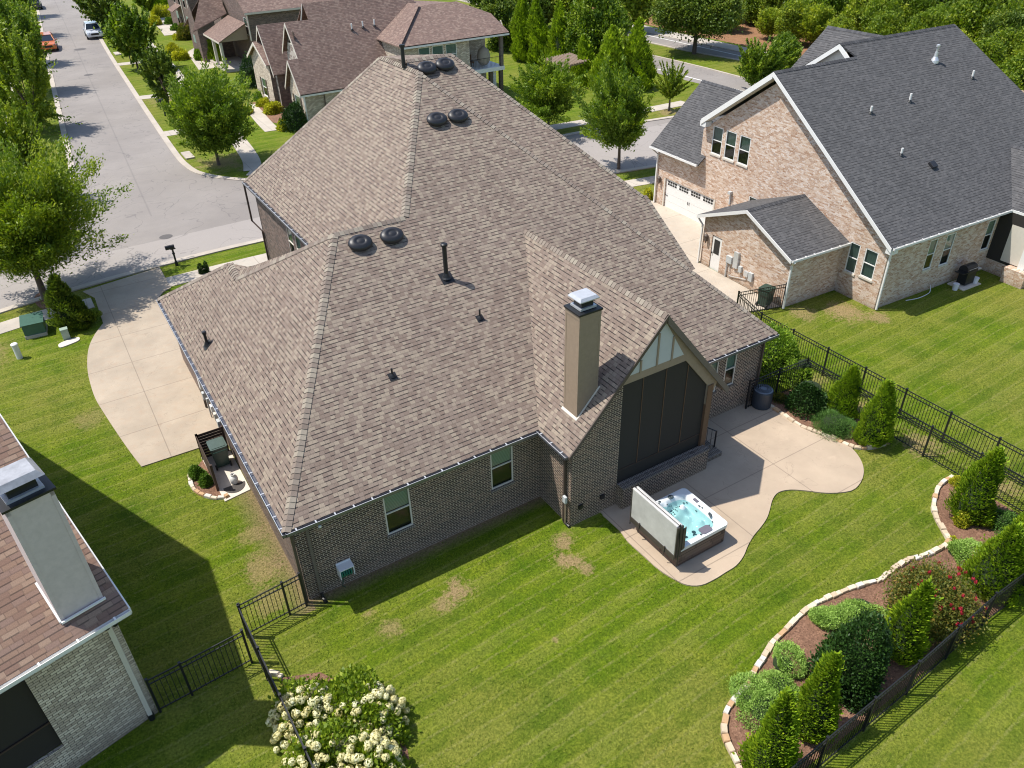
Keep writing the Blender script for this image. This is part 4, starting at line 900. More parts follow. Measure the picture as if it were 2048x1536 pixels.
# porch wing at the right
wr = gloc(GM(2022, 290)); 
gf_ += [[GL(9.15, -.42, 3.72), GL(wr.x, wr.y, wr.z), GL(wr.x, -6, wr.z), GL(9.15, -6, 3.72)]]
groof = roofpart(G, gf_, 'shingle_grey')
def gcap(a, b, f1, f2): subfix(caps(groof, a, b, pn(f1), pn(f2), mat='caps_grey', wd=.17))
gcap(r1a, r1b, gf_[0], gf_[1]); gcap(r2a, r2b, gf_[0], gf_[2]); gcap(wa, wb, gf_[4], gf_[5]); gcap(ca, GL(lca.x, yb+.1, zc), gf_[7], gf_[8]); gcap(GL(sx, gym, gzm), GL(0, gym, gzm), gf_[9], gf_[10])
gcap(GL(wr.x, wr.y, wr.z), GL(wr.x, -6, wr.z), gf_[11], [GL(wr.x, 0, 5), GL(wr.x+5, 0, 2), GL(wr.x+5, -5, 2)])
# side wall with garage door: u runs from far (y=18.4) towards the viewer
YF = 18.35; gd = (YF-17.35, -.05, YF-12.6, 2.0)
def gh(px0, py0, px1, py1, inset=0):   # opening in the side wall from picture corners
    a = gloc(HP(px0, py0, gax, GL(0, 0))); b = gloc(HP(px1, py1, gax, GL(0, 0))); return (YF-a.y, b.z, YF-b.y, a.z)
wins = [(YF-13.42, 4.75, YF-12.55, 6.4), (YF-12.28, 4.75, YF-11.40, 6.4), (YF-11.13, 4.75, YF-10.25, 6.4), (YF-2.28, 1.35, YF-1.62, 3.0), (YF-1.3, 1.45, YF-.52, 3.0), (YF-9.75, 1.75, YF-8.9, 3.15)]
apz = 3.6+sG*(l1.y+.1); aw = l1.y
wallpart(G, GL(0, YF), -gay, [(0, -.1), (YF, -.1), (YF, 3.42), (YF-aw, 3.42+sG*aw), (YF-14.25, 3.42+sG*aw-.70*(14.25-aw)), (YF-14.25, 3.75), (0, 3.75)], [gd]+wins, mat='brick_tan', depth=.14)
for q in wins: window(G, GL(0, YF), -gay, q, frame='white', blindmat='blind_grey', blindfrac=.5 if q[1] > 4 else .97, sill='cream', depth=.12)
# garage door
m = MB(); nG = -gax
def gq(u, z, d): return GL(0, YF)-gay*u+ZV*z-gax*d
for k in range(4): m.obox(gq(gd[0], .0+k*.5, -.12), -gay*(gd[2]-gd[0]), ZV*.488, -gax*.04)
gdo = m.build('garage_door', 'white', G)
for k in range(4):
    u = gd[0]+.18+k*1.17; m = MB(); m.obox(gq(u-.03, 1.55, -.088), -gay*.96, ZV*.36, -gax*.006)
    for a in range(4):
        for b in range(2): m.obox(gq(u+a*.235, 1.58+b*.17, -.085), -gay*.19, ZV*.13, -gax*.012)
    m.r = [.5]*len(m.f); o = m.build('door_glazing', 'interior', gdo); subfix(o)
m = MB(); mid = (gd[0]+gd[2])/2
for dd in (-.07, .07): m.obox(gq(mid+dd, .85, -.07), -gay*.02, ZV*.2, -gax*.03)
m.obox(gq(gd[0]+.02, .85, -.07), -gay*.25, ZV*.02, -gax*.03); subfix(m.build('handle', 'black', gdo))
for u_ in (gd[0]-.12, gd[2]): m = MB(); m.obox(gq(u_, 0, 0.002), -gay*.12, ZV*2.0, -gax*.02); m.build('door_jamb', 'cream', G)
m = MB(); m.obox(gq(gd[0]-.15, 2.02, 0.0), -gay*(gd[2]-gd[0]+.3), ZV*.24, -gax*.015); m.build('brick_lintel', 'brick_tan', G)
def lantern(parent, p, out):
    m = MB(); c = Vector(p)+Vector(out)*.14; m.box(c, (.16, .16, .3)); m.obox(Vector(p)+V(0, 0, .1), Vector(out)*.1, V(0, 0, .03), Vector(out).cross(ZV)*.03); m.lathe([(.13, 0), (.02, .12), (.0, .16)], c+V(0, 0, .15), 8); m.lathe([(.02, -.15), (.05, -.05), (.1, 0)], c-V(0, 0, .15), 8); return m.build('wall_lantern', 'bronze', parent)
lantern(G, gq(gd[0]-.5, 1.75, 0), -gax)
m = MB(); m.box(gq(YF-11.2, 2.9, .12), (.22, .2, .16)); m.box(gq(YF-11.2, 2.5, .06), (.08, .08, .7)); m.build('wall_flood_light', 'meter', G)
# back wall
gb_ = []
gb_ = [(3.3, 1.4, 3.95, 3.1), (4.65, 1.3, 5.4, 3.1), (8.15, 1.35, 8.85, 3.1)]
wallpart(G, GL(0, 0), gax, [(0, -.1), (9.0, -.1), (9.0, 3.6), (0, 3.6)], gb_, mat='brick_tan', depth=.12)
for q in gb_: window(G, GL(0, 0), gax, q, frame='white', blindmat='blind', blindfrac=.5, sill='cream', depth=.1)
wallpart(G, GL(9.0, -.0), -gay, [(0, -.1), (5.5, -.1), (5.5, .75), (0, .75)], mat='brick_tan')
m = MB(); m.poly([GL(9.02, 0, .75), GL(9.02, -5.8, .75), GL(9.02, -5.8, 3.6), GL(9.02, 0, 3.6)]); m.build('porch_screen', 'screen', G)
wallpart(G, GL(9.4, -1.6), gax, [(-.9, -.1), (.6, -.1), (.6, .8), (-.9, .8)], mat='brick_tan'); m = MB(); m.obox(GL(8.5, -2.6, 0), gax*1.3, gay*1.2, ZV*.85); m.build('porch_pier', 'brick_tan', G)
m = MB(); m.obox(GL(8.9, -2.2, .85), gax*.35, gay*.35, ZV*2.8); m.build('porch_column', 'white', G)
m = MB(); m.poly([GL(9.0, -.8, .9), GL(9.0, -2.1, .9), GL(9.0, -2.1, 3.0), GL(9.0, -.8, 3.0)]); m.build('porch_curtain', 'cream', G)
wallpart(G, GL(0, 18.35), gax, [(0, 0), (12, 0), (12, 3.7), (0, 3.7)], mat='brick_tan'); wallpart(G, GL(24, 18), gay*-1, [(0, 0), (18, 0), (18, 6), (0, 6)], mat='brick_tan')
wallpart(G, GL(24, 18.35), -gax, [(0, 0), (24, 0), (24, 3.7), (0, 3.7)], mat='brick_tan')
# upper cheek gable
m = MB(); m.poly([GL(l1b.x-.35, l1.y-.1, r1a.z-.3), GL(l1b.x-.35, yb, r2a.z-.1), GL(l1b.x-.35, yb+5.5, r2a.z-.1-5.5*.7)]); m.build('gable_end', 'cream', G)
m = MB()
for a, b in ((GL(l1b.x-.62, l1.y-.2, 3.72+sG*(l1.y+.22)), r2a), (r2a, GL(l1b.x-.62, yb+6.5, r2a.z-6.5*.7))): m.obox(a-ZV*.3, b-a, ZV*.28, gax*.05)
m.build('rake_board', 'white', G)
# trim
rk = MB(); a, b = GL(-.47, -.42, 3.72), r1a; rk.obox(a-ZV*.25, b-a, ZV*.23, -gax*.04); b2 = GL(-.45, l1.y+(r1a.z-6.75)/.70, 6.75); rk.obox(b2-ZV*.35, r1a-b2, ZV*.33, -gax*.04); rk.build('rake_board', 'white', G)
m = MB(); m.obox(b2-ZV*.36, r1a-b2, -ZV*.02, gax*.46); m.obox(a-ZV*.26, b-a, -ZV*.02, gax*.46); m.build('rake_soffit', 'cream', G)
m = MB(); m.obox(b2+gay*.1-ZV*.45, gax*.55, -gay*.5, ZV*.3); m.obox(GL(-.45, -.45, 3.35), gax*.5, gay*.35, ZV*.25); m.build('cornice_return', 'white', G)
for a, b in ((GL(sx, gy0, gz0), GL(sx, gym, gzm)), (GL(sx, gy1, gz0+.05), GL(sx, gym, gzm))):
    m = MB(); m.obox(a-ZV*.2, b-a, ZV*.19, -gax*.04); m.build('rake_board', 'white', G)
gutter(G, GL(-.4, -.42, 3.72), GL(9.1, -.42, 3.72), -gay, mat='white', clipmat='white'); gutter(G, GL(sx, gy0, gz0), GL(-.02, gy0, gz0), -gay, mat='white', clipmat='white')
gutter(G, GL(-.5, 18.6, 3.95), GL(-.5, 13.9, 3.95), -gax, mat='white', clipmat='white')
gutter(G, GL(9.15, -.5, 3.72), GL(9.15, -6, 3.72), -gax, mat='white', clipmat='white')
def gsp(pts): spout(G, pts, mat='white', r=.05)
gsp([GL(-.3, -.5, 3.55), GL(.02, -.12, 3.2), GL(.02, -.12, .05)]); gsp([GL(-4.1, 2.2, 2.8), GL(-3.92, 2.5, 2.5), GL(-3.95, 2.5, .05)]); gsp([GL(-4.1, 9.5, 2.8), GL(-3.95, 9.2, 2.4), GL(-3.98, 9.2, .05)]); gsp([GL(-.5, 18.5, 3.8), GL(-.1, 18.25, 3.4), GL(-.1, 18.25, .05)])
# small gable walls
SX = -3.85; ys0, ys1 = 2.62, 9.15
wallpart(G, GL(SX, ys1), -gay, [(0, -.1), (ys1-ys0, -.1), (ys1-ys0, gz0-.02), (ys1-gym, gzm-.12), (0, gz0)], [(ys1-8.4, -.02, ys1-7.6, 2.05)], mat='brick_tan')
wallpart(G, GL(SX, ys0), gax, [(0, -.1), (3.85, -.1), (3.85, gz0-.05), (0, gz0-.05)], mat='brick_tan'); wallpart(G, GL(0, ys1), -gax, [(0, -.1), (3.85, -.1), (3.85, gz0-.02), (0, gz0-.02)], mat='brick_tan')
def sq(u, z, d): return GL(SX, ys1)-gay*u+ZV*z-gax*d
m = MB(); m.obox(sq(ys1-8.36, 0, -.08), -gay*.72, ZV*2.0, -gax*.04); dr = m.build('side_door', 'white', G)
m = MB(); m.obox(sq(ys1-8.22, 1.0, -.035), -gay*.44, ZV*.85, -gax*.01); subfix(m.build('door_glazing', 'interior', dr)); m = MB(); m.box(sq(ys1-8.3, 1.0, .0), (.06, .04, .1)); subfix(m.build('handle', 'black', dr))
lantern(G, sq(ys1-8.75, 1.75, 0), -gax)
for (yy, z0, w_, h_, mt) in ((7.0, .95, .42, .42, 'meter'), (6.45, .85, .34, .95, 'galv'), (6.0, .75, .22, .35, 'meter'), (5.55, .7, .3, .3, 'galv'), (5.2, .55, .28, .5, 'meter')):
    m = MB(); m.obox(sq(ys1-yy, z0, .0), -gay*w_, ZV*h_, -gax*.14); m.build('meter_box', mt, G, bevel=.01)
m = MB(); m.tube([sq(ys1-6.95, .95, .07), sq(ys1-6.95, .0, .07)], .04, 8); m.tube([sq(ys1-6.7, .9, .05), sq(ys1-6.7, .2, .05), sq(ys1-5.4, .5, .05)], .02, 6); m.build('conduit', 'meter', G)
for (px, py, tx, ty) in ((1741, 226, 1743, 212), (1819, 203, 1821, 187), (1944, 156, 1946, 141), (1802, 310, 1804, 296)):
    p = GM(px, py); h = UPH(tx, ty, p); m = MB(); m.tube([p-V(0, 0, .1), V(p.x, p.y, h)], .06, 10); o = m.build('vent_pipe', 'white', G); m = MB(); m.lathe([(.14, 0), (.07, .1)], p, 12); subfix(m.build('pipe_boot', 'black', o))
p = GM(1869, 122); m = MB(); m.lathe([(.24, -.1), (.22, .05), (.11, .25), (.09, .5)], p, 14); fh_ = UPH(1871, 92, p)-p.z; m.tube([p, p+V(0, 0, fh_)], .055, 10); m.lathe([(.06, 0), (.11, .02), (.11, .12), (0, .17)], p+V(0, 0, fh_-.05), 12); m.build('flue_pipe', 'galv', G)
p = GM(1864, 331); m = MB(); rG = Vector((0, 0, 1)).rotation_difference(nGM.normalized()).to_matrix(); m.obox(p-rG @ V(.2, .2, 0), rG @ V(.4, 0, 0), rG @ V(0, .4, 0), rG @ V(0, 0, .16)); m.build('roof_vent', 'vent', G, bevel=.03)
MAT['stained_metal'] = plain('stained_metal', (.40, .40, .41), .4, .35, var=.35, scale=3.5)
# ================================================================== LEFT HOUSE
LZ = 4.6
e1 = P(257, 1216, LZ); e0 = P(0, 1371, LZ); ld = (e1-e0).normalized(); ln_ = V(-ld.y, ld.x, 0)
LHs = E('whitewashed_house', 'whitewashed brick house with rusty brown roof cut off at the lower left', 'house', e1+ln_*6-ld*4-ZV*LZ)
sH = .70; nH = ZV-ln_*sH; nH = V(-ln_.x*sH, -ln_.y*sH, 1)
er_ = HP(0, 832, nH, e1); rd = (er_-e1); hor = V(rd.x, rd.y, 0); hl = (11.2-LZ)/(er_.z-LZ); rid = e1+rd*hl
far = rid+ln_*11-ZV*(11*.58)
e0x = e1-ld*16; ridx = rid-ld*16; farx = far-ld*16
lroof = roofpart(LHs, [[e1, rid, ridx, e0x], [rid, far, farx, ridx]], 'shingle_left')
subfix(caps(lroof, rid, ridx, pn([e1, rid, ridx]), pn([rid, far, farx]), mat='caps_red'))
gutter(LHs, e0x, e1, -ln_, mat='white', clipmat='white', clips=.9)
m = MB(); m.obox(e1-ZV*.2, rid-e1, ZV*.18, ld*.04); m.build('rake_board', 'white', LHs)
wc = P(317, 1424); wc = V(wc.x, wc.y, 0); WL = 14; Ux = ld
# opening from picture
def lq(px, py): p = HP(px, py, ln_, wc); return ((p-wc).dot(ld)+WL, p.z)
o1 = lq(43, 1355); o2 = lq(147, 1514); ou = (o1[0]+lq(130, 1490)[0])/2; ztop = max(3.5, o1[1]+.25); zkn = lq(128, 1492)[1]
wallpart(LHs, wc-ld*WL, ld, [(0, -.1), (WL, -.1), (WL, LZ-.12), (0, LZ-.12)], [(3.0, zkn, ou, LZ-.3)], mat='brick_white')
hr_ = (rid-wc).dot(ln_)
wallpart(LHs, wc, ln_, [(0, -.1), (hr_+10, -.1), (hr_+10, rid.z-10*.58-.2), (hr_, rid.z-.35), (0, LZ-.12)], mat='brick_white')
m = MB(); q = wc-ld*(WL-3.0)+ln_*.12; m.poly([q+ZV*zkn, q+ld*(ou-3.0)+ZV*zkn, q+ld*(ou-3.0)+ZV*(LZ-.3), q+ZV*(LZ-.3)]); m.build('porch_screen', 'screen', LHs)
m = MB(); m.obox(q-ln_*.03+ZV*(zkn+.95), ld*(ou-3.0), ZV*.05, -ln_*.03); m.build('screen_rail', 'darkwood', LHs)
m = MB(); m.obox(wc-ld*(WL+.1)+ZV*(LZ-.24), ld*(WL+.35), ZV*.05, -ln_*.45); m.build('soffit', 'cream', LHs)
dp = HP(303, 1434, ln_, wc-ln_*.08); spout(LHs, [V(dp.x, dp.y, LZ-.25), V(dp.x, dp.y, .2)], mat='cream', r=.06); m = MB(); m.tube([V(dp.x, dp.y, .25), V(dp.x, dp.y, .02)], .09, 8); m.build('drain_boot', 'black', LHs)
for (px, py) in ((212, 1252), (228, 1245)): p = HP(px, py, ln_, wc-ln_*.1); m = MB(); m.lathe([(.04, .08), (.09, 0), (.07, -.1), (0, -.1)], p, 10); m.build('flood_light', 'black', LHs, smooth=True)
# chimney chase
f1 = HP(122.7, 1243, nH, e1); f2 = HP(208, 1196.7, nH, e1); cd = (f2-f1); cd.z = 0; cwid = cd.length; cd = ld; ctop = (UPH(99, 983, f2)+UPH(0, 1029, f1))/2; dep = .95
m = MB(); m.obox(f1-ZV*.6, cd*cwid, ln_*dep, ZV*(ctop-f1.z+.6)); lc = m.build('chimney', 'taupe_light' if 'taupe_light' in MAT else plain('warm_grey_siding', (.58, .50, .485), .7), LHs)
m = MB()
for a in (0, cwid-.09):
    m.obox(f1+cd*a-ln_*.015+ZV*.0, cd*.09, ln_*.05, ZV*(ctop-f1.z))
m.obox(f1-ln_*.015+ZV*(ctop-f1.z-.14), cd*cwid, ln_*.05, ZV*.14); subfix(m.build('corner_trim', lc.data.materials[0], lc))
m = MB(); m.obox(f1-cd*.02-ln_*.05-ZV*.02, cd*(cwid+.05), -ln_*.05, ZV*.06); m.obox(f1-cd*.05-ln_*.05, cd*.05, ln_*dep+ZV*dep*sH, ZV*.05); subfix(m.build('base_flashing', 'white', lc))
m = MB(); m.obox(f1-cd*.06-ln_*.06+ZV*(ctop-f1.z), cd*(cwid+.12), ln_*(dep+.12), ZV*.06); subfix(m.build('crown_flashing', 'black', lc))
cc = f1+cd*cwid/2+ln_*dep/2+ZV*(ctop-f1.z); m = MB(); m.obox(cc-cd*.40-ln_*.36+ZV*.06, cd*.8, ln_*.72, ZV*.06); subfix(m.build('flue_base', 'galv', lc))
m = MB(); m.obox(cc-cd*.31-ln_*.27+ZV*.1, cd*.62, ln_*.54, ZV*.3); subfix(m.build('spark_screen', 'black', lc))
m = MB(); b_ = [cc+cd*a*.5+ln_*b*.43+ZV*.42 for a, b in ((-1, -1), (1, -1), (1, 1), (-1, 1))]; t_ = [cc+cd*a*.38+ln_*b*.32+ZV*.56 for a, b in ((-1, -1), (1, -1), (1, 1), (-1, 1))]
m.poly(t_); m.poly(b_[::-1])
for i in range(4): m.poly([b_[i], b_[(i+1) % 4], t_[(i+1) % 4], t_[i]])
subfix(m.build('flue_cap', 'stained_metal', lc))

# ================================================================== FAR WHITE BRICK HOUSE
A4 = E('white_brick_house', 'long white brick house with red brown roof behind the central roof', 'house', (32, 72, 0))
def hx(px, py, x): return HP(px, py, (1, 0, 0), (x, 0, 0))
XA = 21.9; e4 = hx(601, 190, XA); pA = hx(575, 120, XA); fA = hx(571, 168, XA); sA = (pA.z-e4.z)/(pA.y-e4.y); nAp = (0, -sA, 1)
pC, nC_, pE, nE = HP(569.4, 44.6, nAp, e4), HP(596, 118, nAp, e4), HP(604, 6.6, nAp, e4), HP(602, 40, nAp, e4)
pC2 = HP(617, 40, nAp, e4); pC2.y = pC.y; pC2.z = pC.z
yt, zt = pE.y, pE.z
pA2 = V(nC_.x, pA.y, pA.z); nC_.y = pA.y; nC_.z = pA.z
r4 = [[e4, pA, pA2, pC, pC2, pE, V(36, yt, zt), V(36, e4.y, e4.z)], [pE, V(36, yt, zt), V(36, yt+8, 3.4), V(pE.x, yt+8, 3.4)],
      [pA, V(pA.x+3.5, pA.y, pA.z), V(pA.x+3.5, 2*pA.y-e4.y, e4.z), V(pA.x, 2*pA.y-e4.y, e4.z)],
      [pC, V(pC.x+6, pC.y, pC.z), V(pC.x+6, 2*pC.y-pA.y, pA.z), V(pC.x, 2*pC.y-pA.y, pA.z)]]
pB, eB = hx(513.4, 50.4, 21.9), hx(548, 150, 21.9); pD, eD = hx(505.8, 83.5, 21.5), hx(532.6, 131, 21.5)
for pk_, ek_, ln2 in ((pB, eB, 4.5), (pD, eD, 2.0)):
    r4 += [[ek_, V(ek_.x+ln2, ek_.y, ek_.z), V(pk_.x+ln2, pk_.y, pk_.z), pk_], [pk_, V(pk_.x+ln2, pk_.y, pk_.z), V(pk_.x+ln2, 2*pk_.y-ek_.y, ek_.z), V(pk_.x, 2*pk_.y-ek_.y, ek_.z)]]
# second storey wing with the balcony
ze = 6.3; w1, w2 = P(794, 92, ze), P(1026, 66, ze); w2.y = w1.y = (w1.y+w2.y)/2; w1 = P(794, 92, ze); w1.y = w2.y; s5 = .5; nW = (0, -s5, 1)
ap = HP(838, 11, nW, w1); ap2 = V(ap.x+4, ap.y, ap.z)
r4 += [[w1, w2, V(w2.x-.2, w2.y+3, ze+1.3), ap2, ap], [ap, w1, V(w1.x, w1.y+14, ze), V(ap.x, ap.y+6, ap.z)], [w2, ap2, V(w2.x, w2.y+14, ze)], [ap, ap2, V(w2.x, w2.y+14, ze), V(ap.x, ap.y+6, ap.z)]]
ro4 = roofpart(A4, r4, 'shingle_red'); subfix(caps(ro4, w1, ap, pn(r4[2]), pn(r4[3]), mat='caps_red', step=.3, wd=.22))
m = MB(); m.obox(w1-ZV*.25, w2-w1, V(0, .05, 0), ZV*.23); m.obox(e4-ZV*.25, V(14, 0, 0), V(0, .05, 0), ZV*.22); m.build('fascia', 'white', A4)
wallpart(A4, (w1.x+.4, w1.y+.5, 0), (1, 0, 0), [(0, -.1), (6.9, -.1), (6.9, ze-.1), (0, ze-.1)], [(1.6, 4.1, 2.75, 5.9), (3.0, 4.1, 4.15, 5.9), (4.4, 4.1, 5.55, 5.9)], mat='brick_white')
for q in ((1.6, 4.1, 2.75, 5.9), (3.0, 4.1, 4.15, 5.9), (4.4, 4.1, 5.55, 5.9)): window(A4, (w1.x+.4, w1.y+.5, 0), (1, 0, 0), q, frame='white', blindmat='blind_grey', blindfrac=.7)
wallpart(A4, (w1.x+.4, w1.y+14, 0), (0, -1, 0), [(0, 0), (13.5, 0), (13.5, ze-.1), (0, ze-.1)], mat='brick_white')
xb0, xb1 = w1.x+7.3, w2.x-.4; yb0 = w1.y+.5
wallpart(A4, (xb0, yb0+3.5, 0), (1, 0, 0), [(0, 0), (xb1-xb0, 0), (xb1-xb0, ze-.1), (0, ze-.1)], mat='brick_white'); wallpart(A4, (xb0, yb0, 0), (0, 1, 0), [(0, 0), (3.5, 0), (3.5, ze-.1), (0, ze-.1)], mat='brick_white')
m = MB(); m.box(((xb0+xb1)/2, yb0+1.75, 3.05), (xb1-xb0+.1, 3.6, .35)); m.build('balcony_floor', 'white', A4)
for xx in (xb1-.15,): 
    m = MB(); m.box((xx, yb0+.2, 4.7), (.32, .32, 3.0)); m.build('balcony_post', 'taupe_dark', A4)
for xx in (xb0+.6, xb0+2.4, xb1-.2): m = MB(); m.box((xx, yb0+.3, 1.45), (.34, .34, 2.9)); m.build('porch_column', 'bronze', A4)
m = MB(); m.tube([(xb0, yb0+.05, 4.15), (xb1, yb0+.05, 4.15)], .025, 5)
for k in range(26): x_ = xb0+(xb1-xb0)*k/25; m.tube([(x_, yb0+.05, 3.3), (x_, yb0+.05, 4.15)], .01, 4)
m.build('balcony_railing', 'black', A4)
m = MB()
for k in range(7): m.tube([(xb1-1.5+k*.12, yb0+.35+.05*(k % 2), 2.8), (xb1-1.45+k*.12, yb0+.35+.05*((k+1) % 2), .3)], .05, 6)
m.build('porch_curtain', 'cloth', A4)
m = MB(); c = V(xb0+2.2, yb0+1.2, 3.25); m.lathe([(.35, .1), (.62, .45), (.66, .95), (.5, 1.45), (.1, 1.8)], c, 14); tagobj(m.build('egg_chair', plain('wicker', (.42, .36, .28), .8), smooth=True), 'round wicker egg chair on the far white house balcony', 'chair')
m = MB(); c = V(xb0+.9, yb0+1.6, 3.25); m.box(c+V(0, 0, .4), (.6, .6, .12)); m.box(c+V(0, .28, .75), (.6, .08, .6))
for a in (-.25, .25):
    for b in (-.25, .25): m.box(c+V(a, b, .2), (.05, .05, .4))
tagobj(m.build('patio_chair', 'wood'), 'brown chair against the brick on the far white house balcony', 'chair')
# street front of the white house
def gablewall(pk_, ek_, dx, mat, win=None, zb=0.0):
    y1 = 2*pk_.y-ek_.y-.3; y0 = ek_.y+.3; x = ek_.x+dx; hs = [] 
    if win: u = (y1-y0)/2; hs = [(u-win[0]/2, win[1], u+win[0]/2, win[2])]
    wallpart(A4, (x, y1, 0), (0, -1, 0), [(0, zb), (y1-y0, zb), (y1-y0, ek_.z-.15), ((y1-y0)/2, pk_.z-.25), (0, ek_.z-.15)], hs, mat=mat, depth=.08)
    for h_ in hs:
        window(A4, (x, y1, 0), (0, -1, 0), h_, frame='white', blindmat='blind_grey', depth=.06, sill='cream')
        for du in (h_[0]-.42, h_[2]+.07): m = MB(); m.obox(V(x-.04, y1-du, h_[1]), V(0, -.35, 0), V(.04, 0, 0), ZV*(h_[3]-h_[1])); m.build('shutter', 'bronze', A4)
    m = MB()
    for s_ in (-1, 1):
        a_ = V(ek_.x-.02, pk_.y+s_*(pk_.y-ek_.y), ek_.z-.3); m.obox(a_, V(pk_.x-.02, pk_.y, pk_.z-.3)-a_, V(-.05, 0, 0), ZV*.26)
    m.build('rake_board', 'cream', A4)
gablewall(pA, e4, .3, 'brick_white', (1.5, .9, 2.5)); gablewall(pB, eB, .35, 'stone_wall', (1.8, .9, 2.6)); gablewall(pD, eD, .3, 'brick_white', (1.3, .8, 2.5))
gablewall(pC, V(pC.x, pA.y, pA.z), .3, 'stone_wall', (1.4, pA.z+.9, pA.z+2.0), zb=2.5)
m = MB(); m.obox(nE-ZV*.3-V(.05, 0, 0), pE-nE, ZV*.28, V(.05, 0, 0)); m.build('rake_board', 'cream', A4)
wallpart(A4, (e4.x+2.2, eB.y+3, 0), (0, -1, 0), [(0, 0), (eB.y+3-e4.y, 0), (eB.y+3-e4.y, 3), (0, 3)], mat='brick_far'); wallpart(A4, (eB.x+.35, eB.y+.3, 0), (1, 0, 0), [(0, 0), (3, 0), (3, eB.z-.1), (0, eB.z-.1)], mat='brick_far')
wallpart(A4, (eD.x+.3, eD.y+.3, 0), (1, 0, 0), [(0, 0), (3, 0), (3, eD.z-.1), (0, eD.z-.1)], mat='brick_far')
wallpart(A4, (e4.x+.35, e4.y+.25, 0), (1, 0, 0), [(0, -.1), (12, -.1), (12, 3.0), (0, 3.0)], mat='brick_white')
wallpart(A4, (36, yt+8, 0), (-1, 0, 0), [(0, 0), (13, 0), (13, 3.4), (0, 3.4)], mat='brick_white')
for (px, py) in ((704, 60), (726, 55), (749, 52)):
    p = HP(px, py, nAp, e4); m = MB(); m.tube([p, p+V(0, 0, .55)], .07, 8); o = m.build('vent_pipe', 'white', A4); m = MB(); m.lathe([(.16, 0), (.08, .12)], p, 10); subfix(m.build('pipe_boot', 'black', o))
spout(A4, [(e4.x+.3, e4.y+.1, 2.9), (e4.x+.3, e4.y+.1, .1)], mat='white', r=.06)

# ================================================================== FAR BROWN BRICK HOUSE WITH PORCH
A5 = E('brown_brick_house', 'brown brick house with a shed roofed front porch, top of the photo', 'house', (30, 108, 0))
ze = 6.2; y5 = 98.0; a5 = P(492, 26, ze); x5 = a5.x; y5 = a5.y
s6 = .55
r5 = [[V(x5-.2, y5, ze), V(x5+16, y5, ze), V(x5+16, y5+9, ze+9*s6), V(x5-.2, y5+9, ze+9*s6)], [V(x5-.2, y5+9, ze+9*s6), V(x5+16, y5+9, ze+9*s6), V(x5+16, y5+18, ze), V(x5-.2, y5+18, ze)]]
r5 += [[V(x5-3.4, y5+1.2, 3.3), V(x5, y5+1.2, 5.0), V(x5, y5+8.5, 5.0), V(x5-3.4, y5+8.5, 3.3)], [V(x5-4.5, y5+8.6, 3.6), V(x5-2.4, y5+10.5, 7.0), V(x5-.1, y5+10.5, 7.0), V(x5-.1, y5+8.6, 5.2)], [V(x5-4.5, y5+13.6, 3.6), V(x5-2.4, y5+10.5, 7.0), V(x5-.1, y5+10.5, 7.0), V(x5-.1, y5+13.6, 5.2)]]
roofpart(A5, r5, 'shingle_red')
wallpart(A5, (x5+.2, y5+.4, 0), (1, 0, 0), [(0, 0), (15.5, 0), (15.5, ze-.1), (0, ze-.1)], mat='brick_far')
wallpart(A5, (x5+.2, y5+17.5, 0), (0, -1, 0), [(0, 0), (17.1, 0), (17.1, ze-.1), (8.6, ze+9*s6-.4), (0, ze-.1)], [(15.0, 3.6, 16.2, 5.5)], mat='brick_far')
window(A5, (x5+.2, y5+17.5, 0), (0, -1, 0), (15.0, 3.6, 16.2, 5.5), frame='white', blindmat='blind_grey'); window(A5, (x5-3.9, y5+13.0, 0), (0, -1, 0), (.9, 1.0, 2.1, 2.8), frame='cream', blindmat='blind_grey', depth=0)
wallpart(A5, (x5-3.9, y5+13.3, 0), (0, -1, 0), [(0, 0), (4.5, 0), (4.5, 3.6), (2.6, 6.6), (0, 3.6)], mat='brick_far'); wallpart(A5, (x5-3.9, y5+8.8, 0), (1, 0, 0), [(0, 0), (3.9, 0), (3.9, 3.9), (0, 3.5)], mat='brick_far')
for yy in (y5+1.5, y5+4.8): m = MB(); m.box((x5-3.2, yy, 1.6), (.3, .3, 3.2)); m.build('porch_column', 'cream', A5)
m = MB(); m.box((x5-1.6, y5+4.8, .15), (3.4, 7.3, .3)); m.build('porch_floor', 'walk', A5)
m = MB(); m.obox(V(x5-3.42, y5+1.2, 3.1), V(0, 7.3, 0), V(.06, 0, 0), ZV*.2); m.obox(V(x5-.2, y5-.02, ze-.22), V(16, 0, 0), V(0, .05, 0), ZV*.2); m.build('fascia', 'cream', A5)
m = MB(); m.poly([V(x5-3.3, y5+1.35, 3.25), V(x5, y5+1.35, 3.25), V(x5, y5+1.35, 4.9)]); m.build('porch_gable', 'taupe', A5)
spout(A5, [(x5-3.3, y5+1.25, 3.1), (x5-3.3, y5+1.25, .1)], mat='cream', r=.06); spout(A5, [(x5+.1, y5+.3, 6.0), (x5+.1, y5+.3, 3.2)], mat='cream', r=.06)
wallpart(A5, (x5+16, y5+17.5, 0), (-1, 0, 0), [(0, 0), (15.5, 0), (15.5, ze), (0, ze)], mat='brick_far')
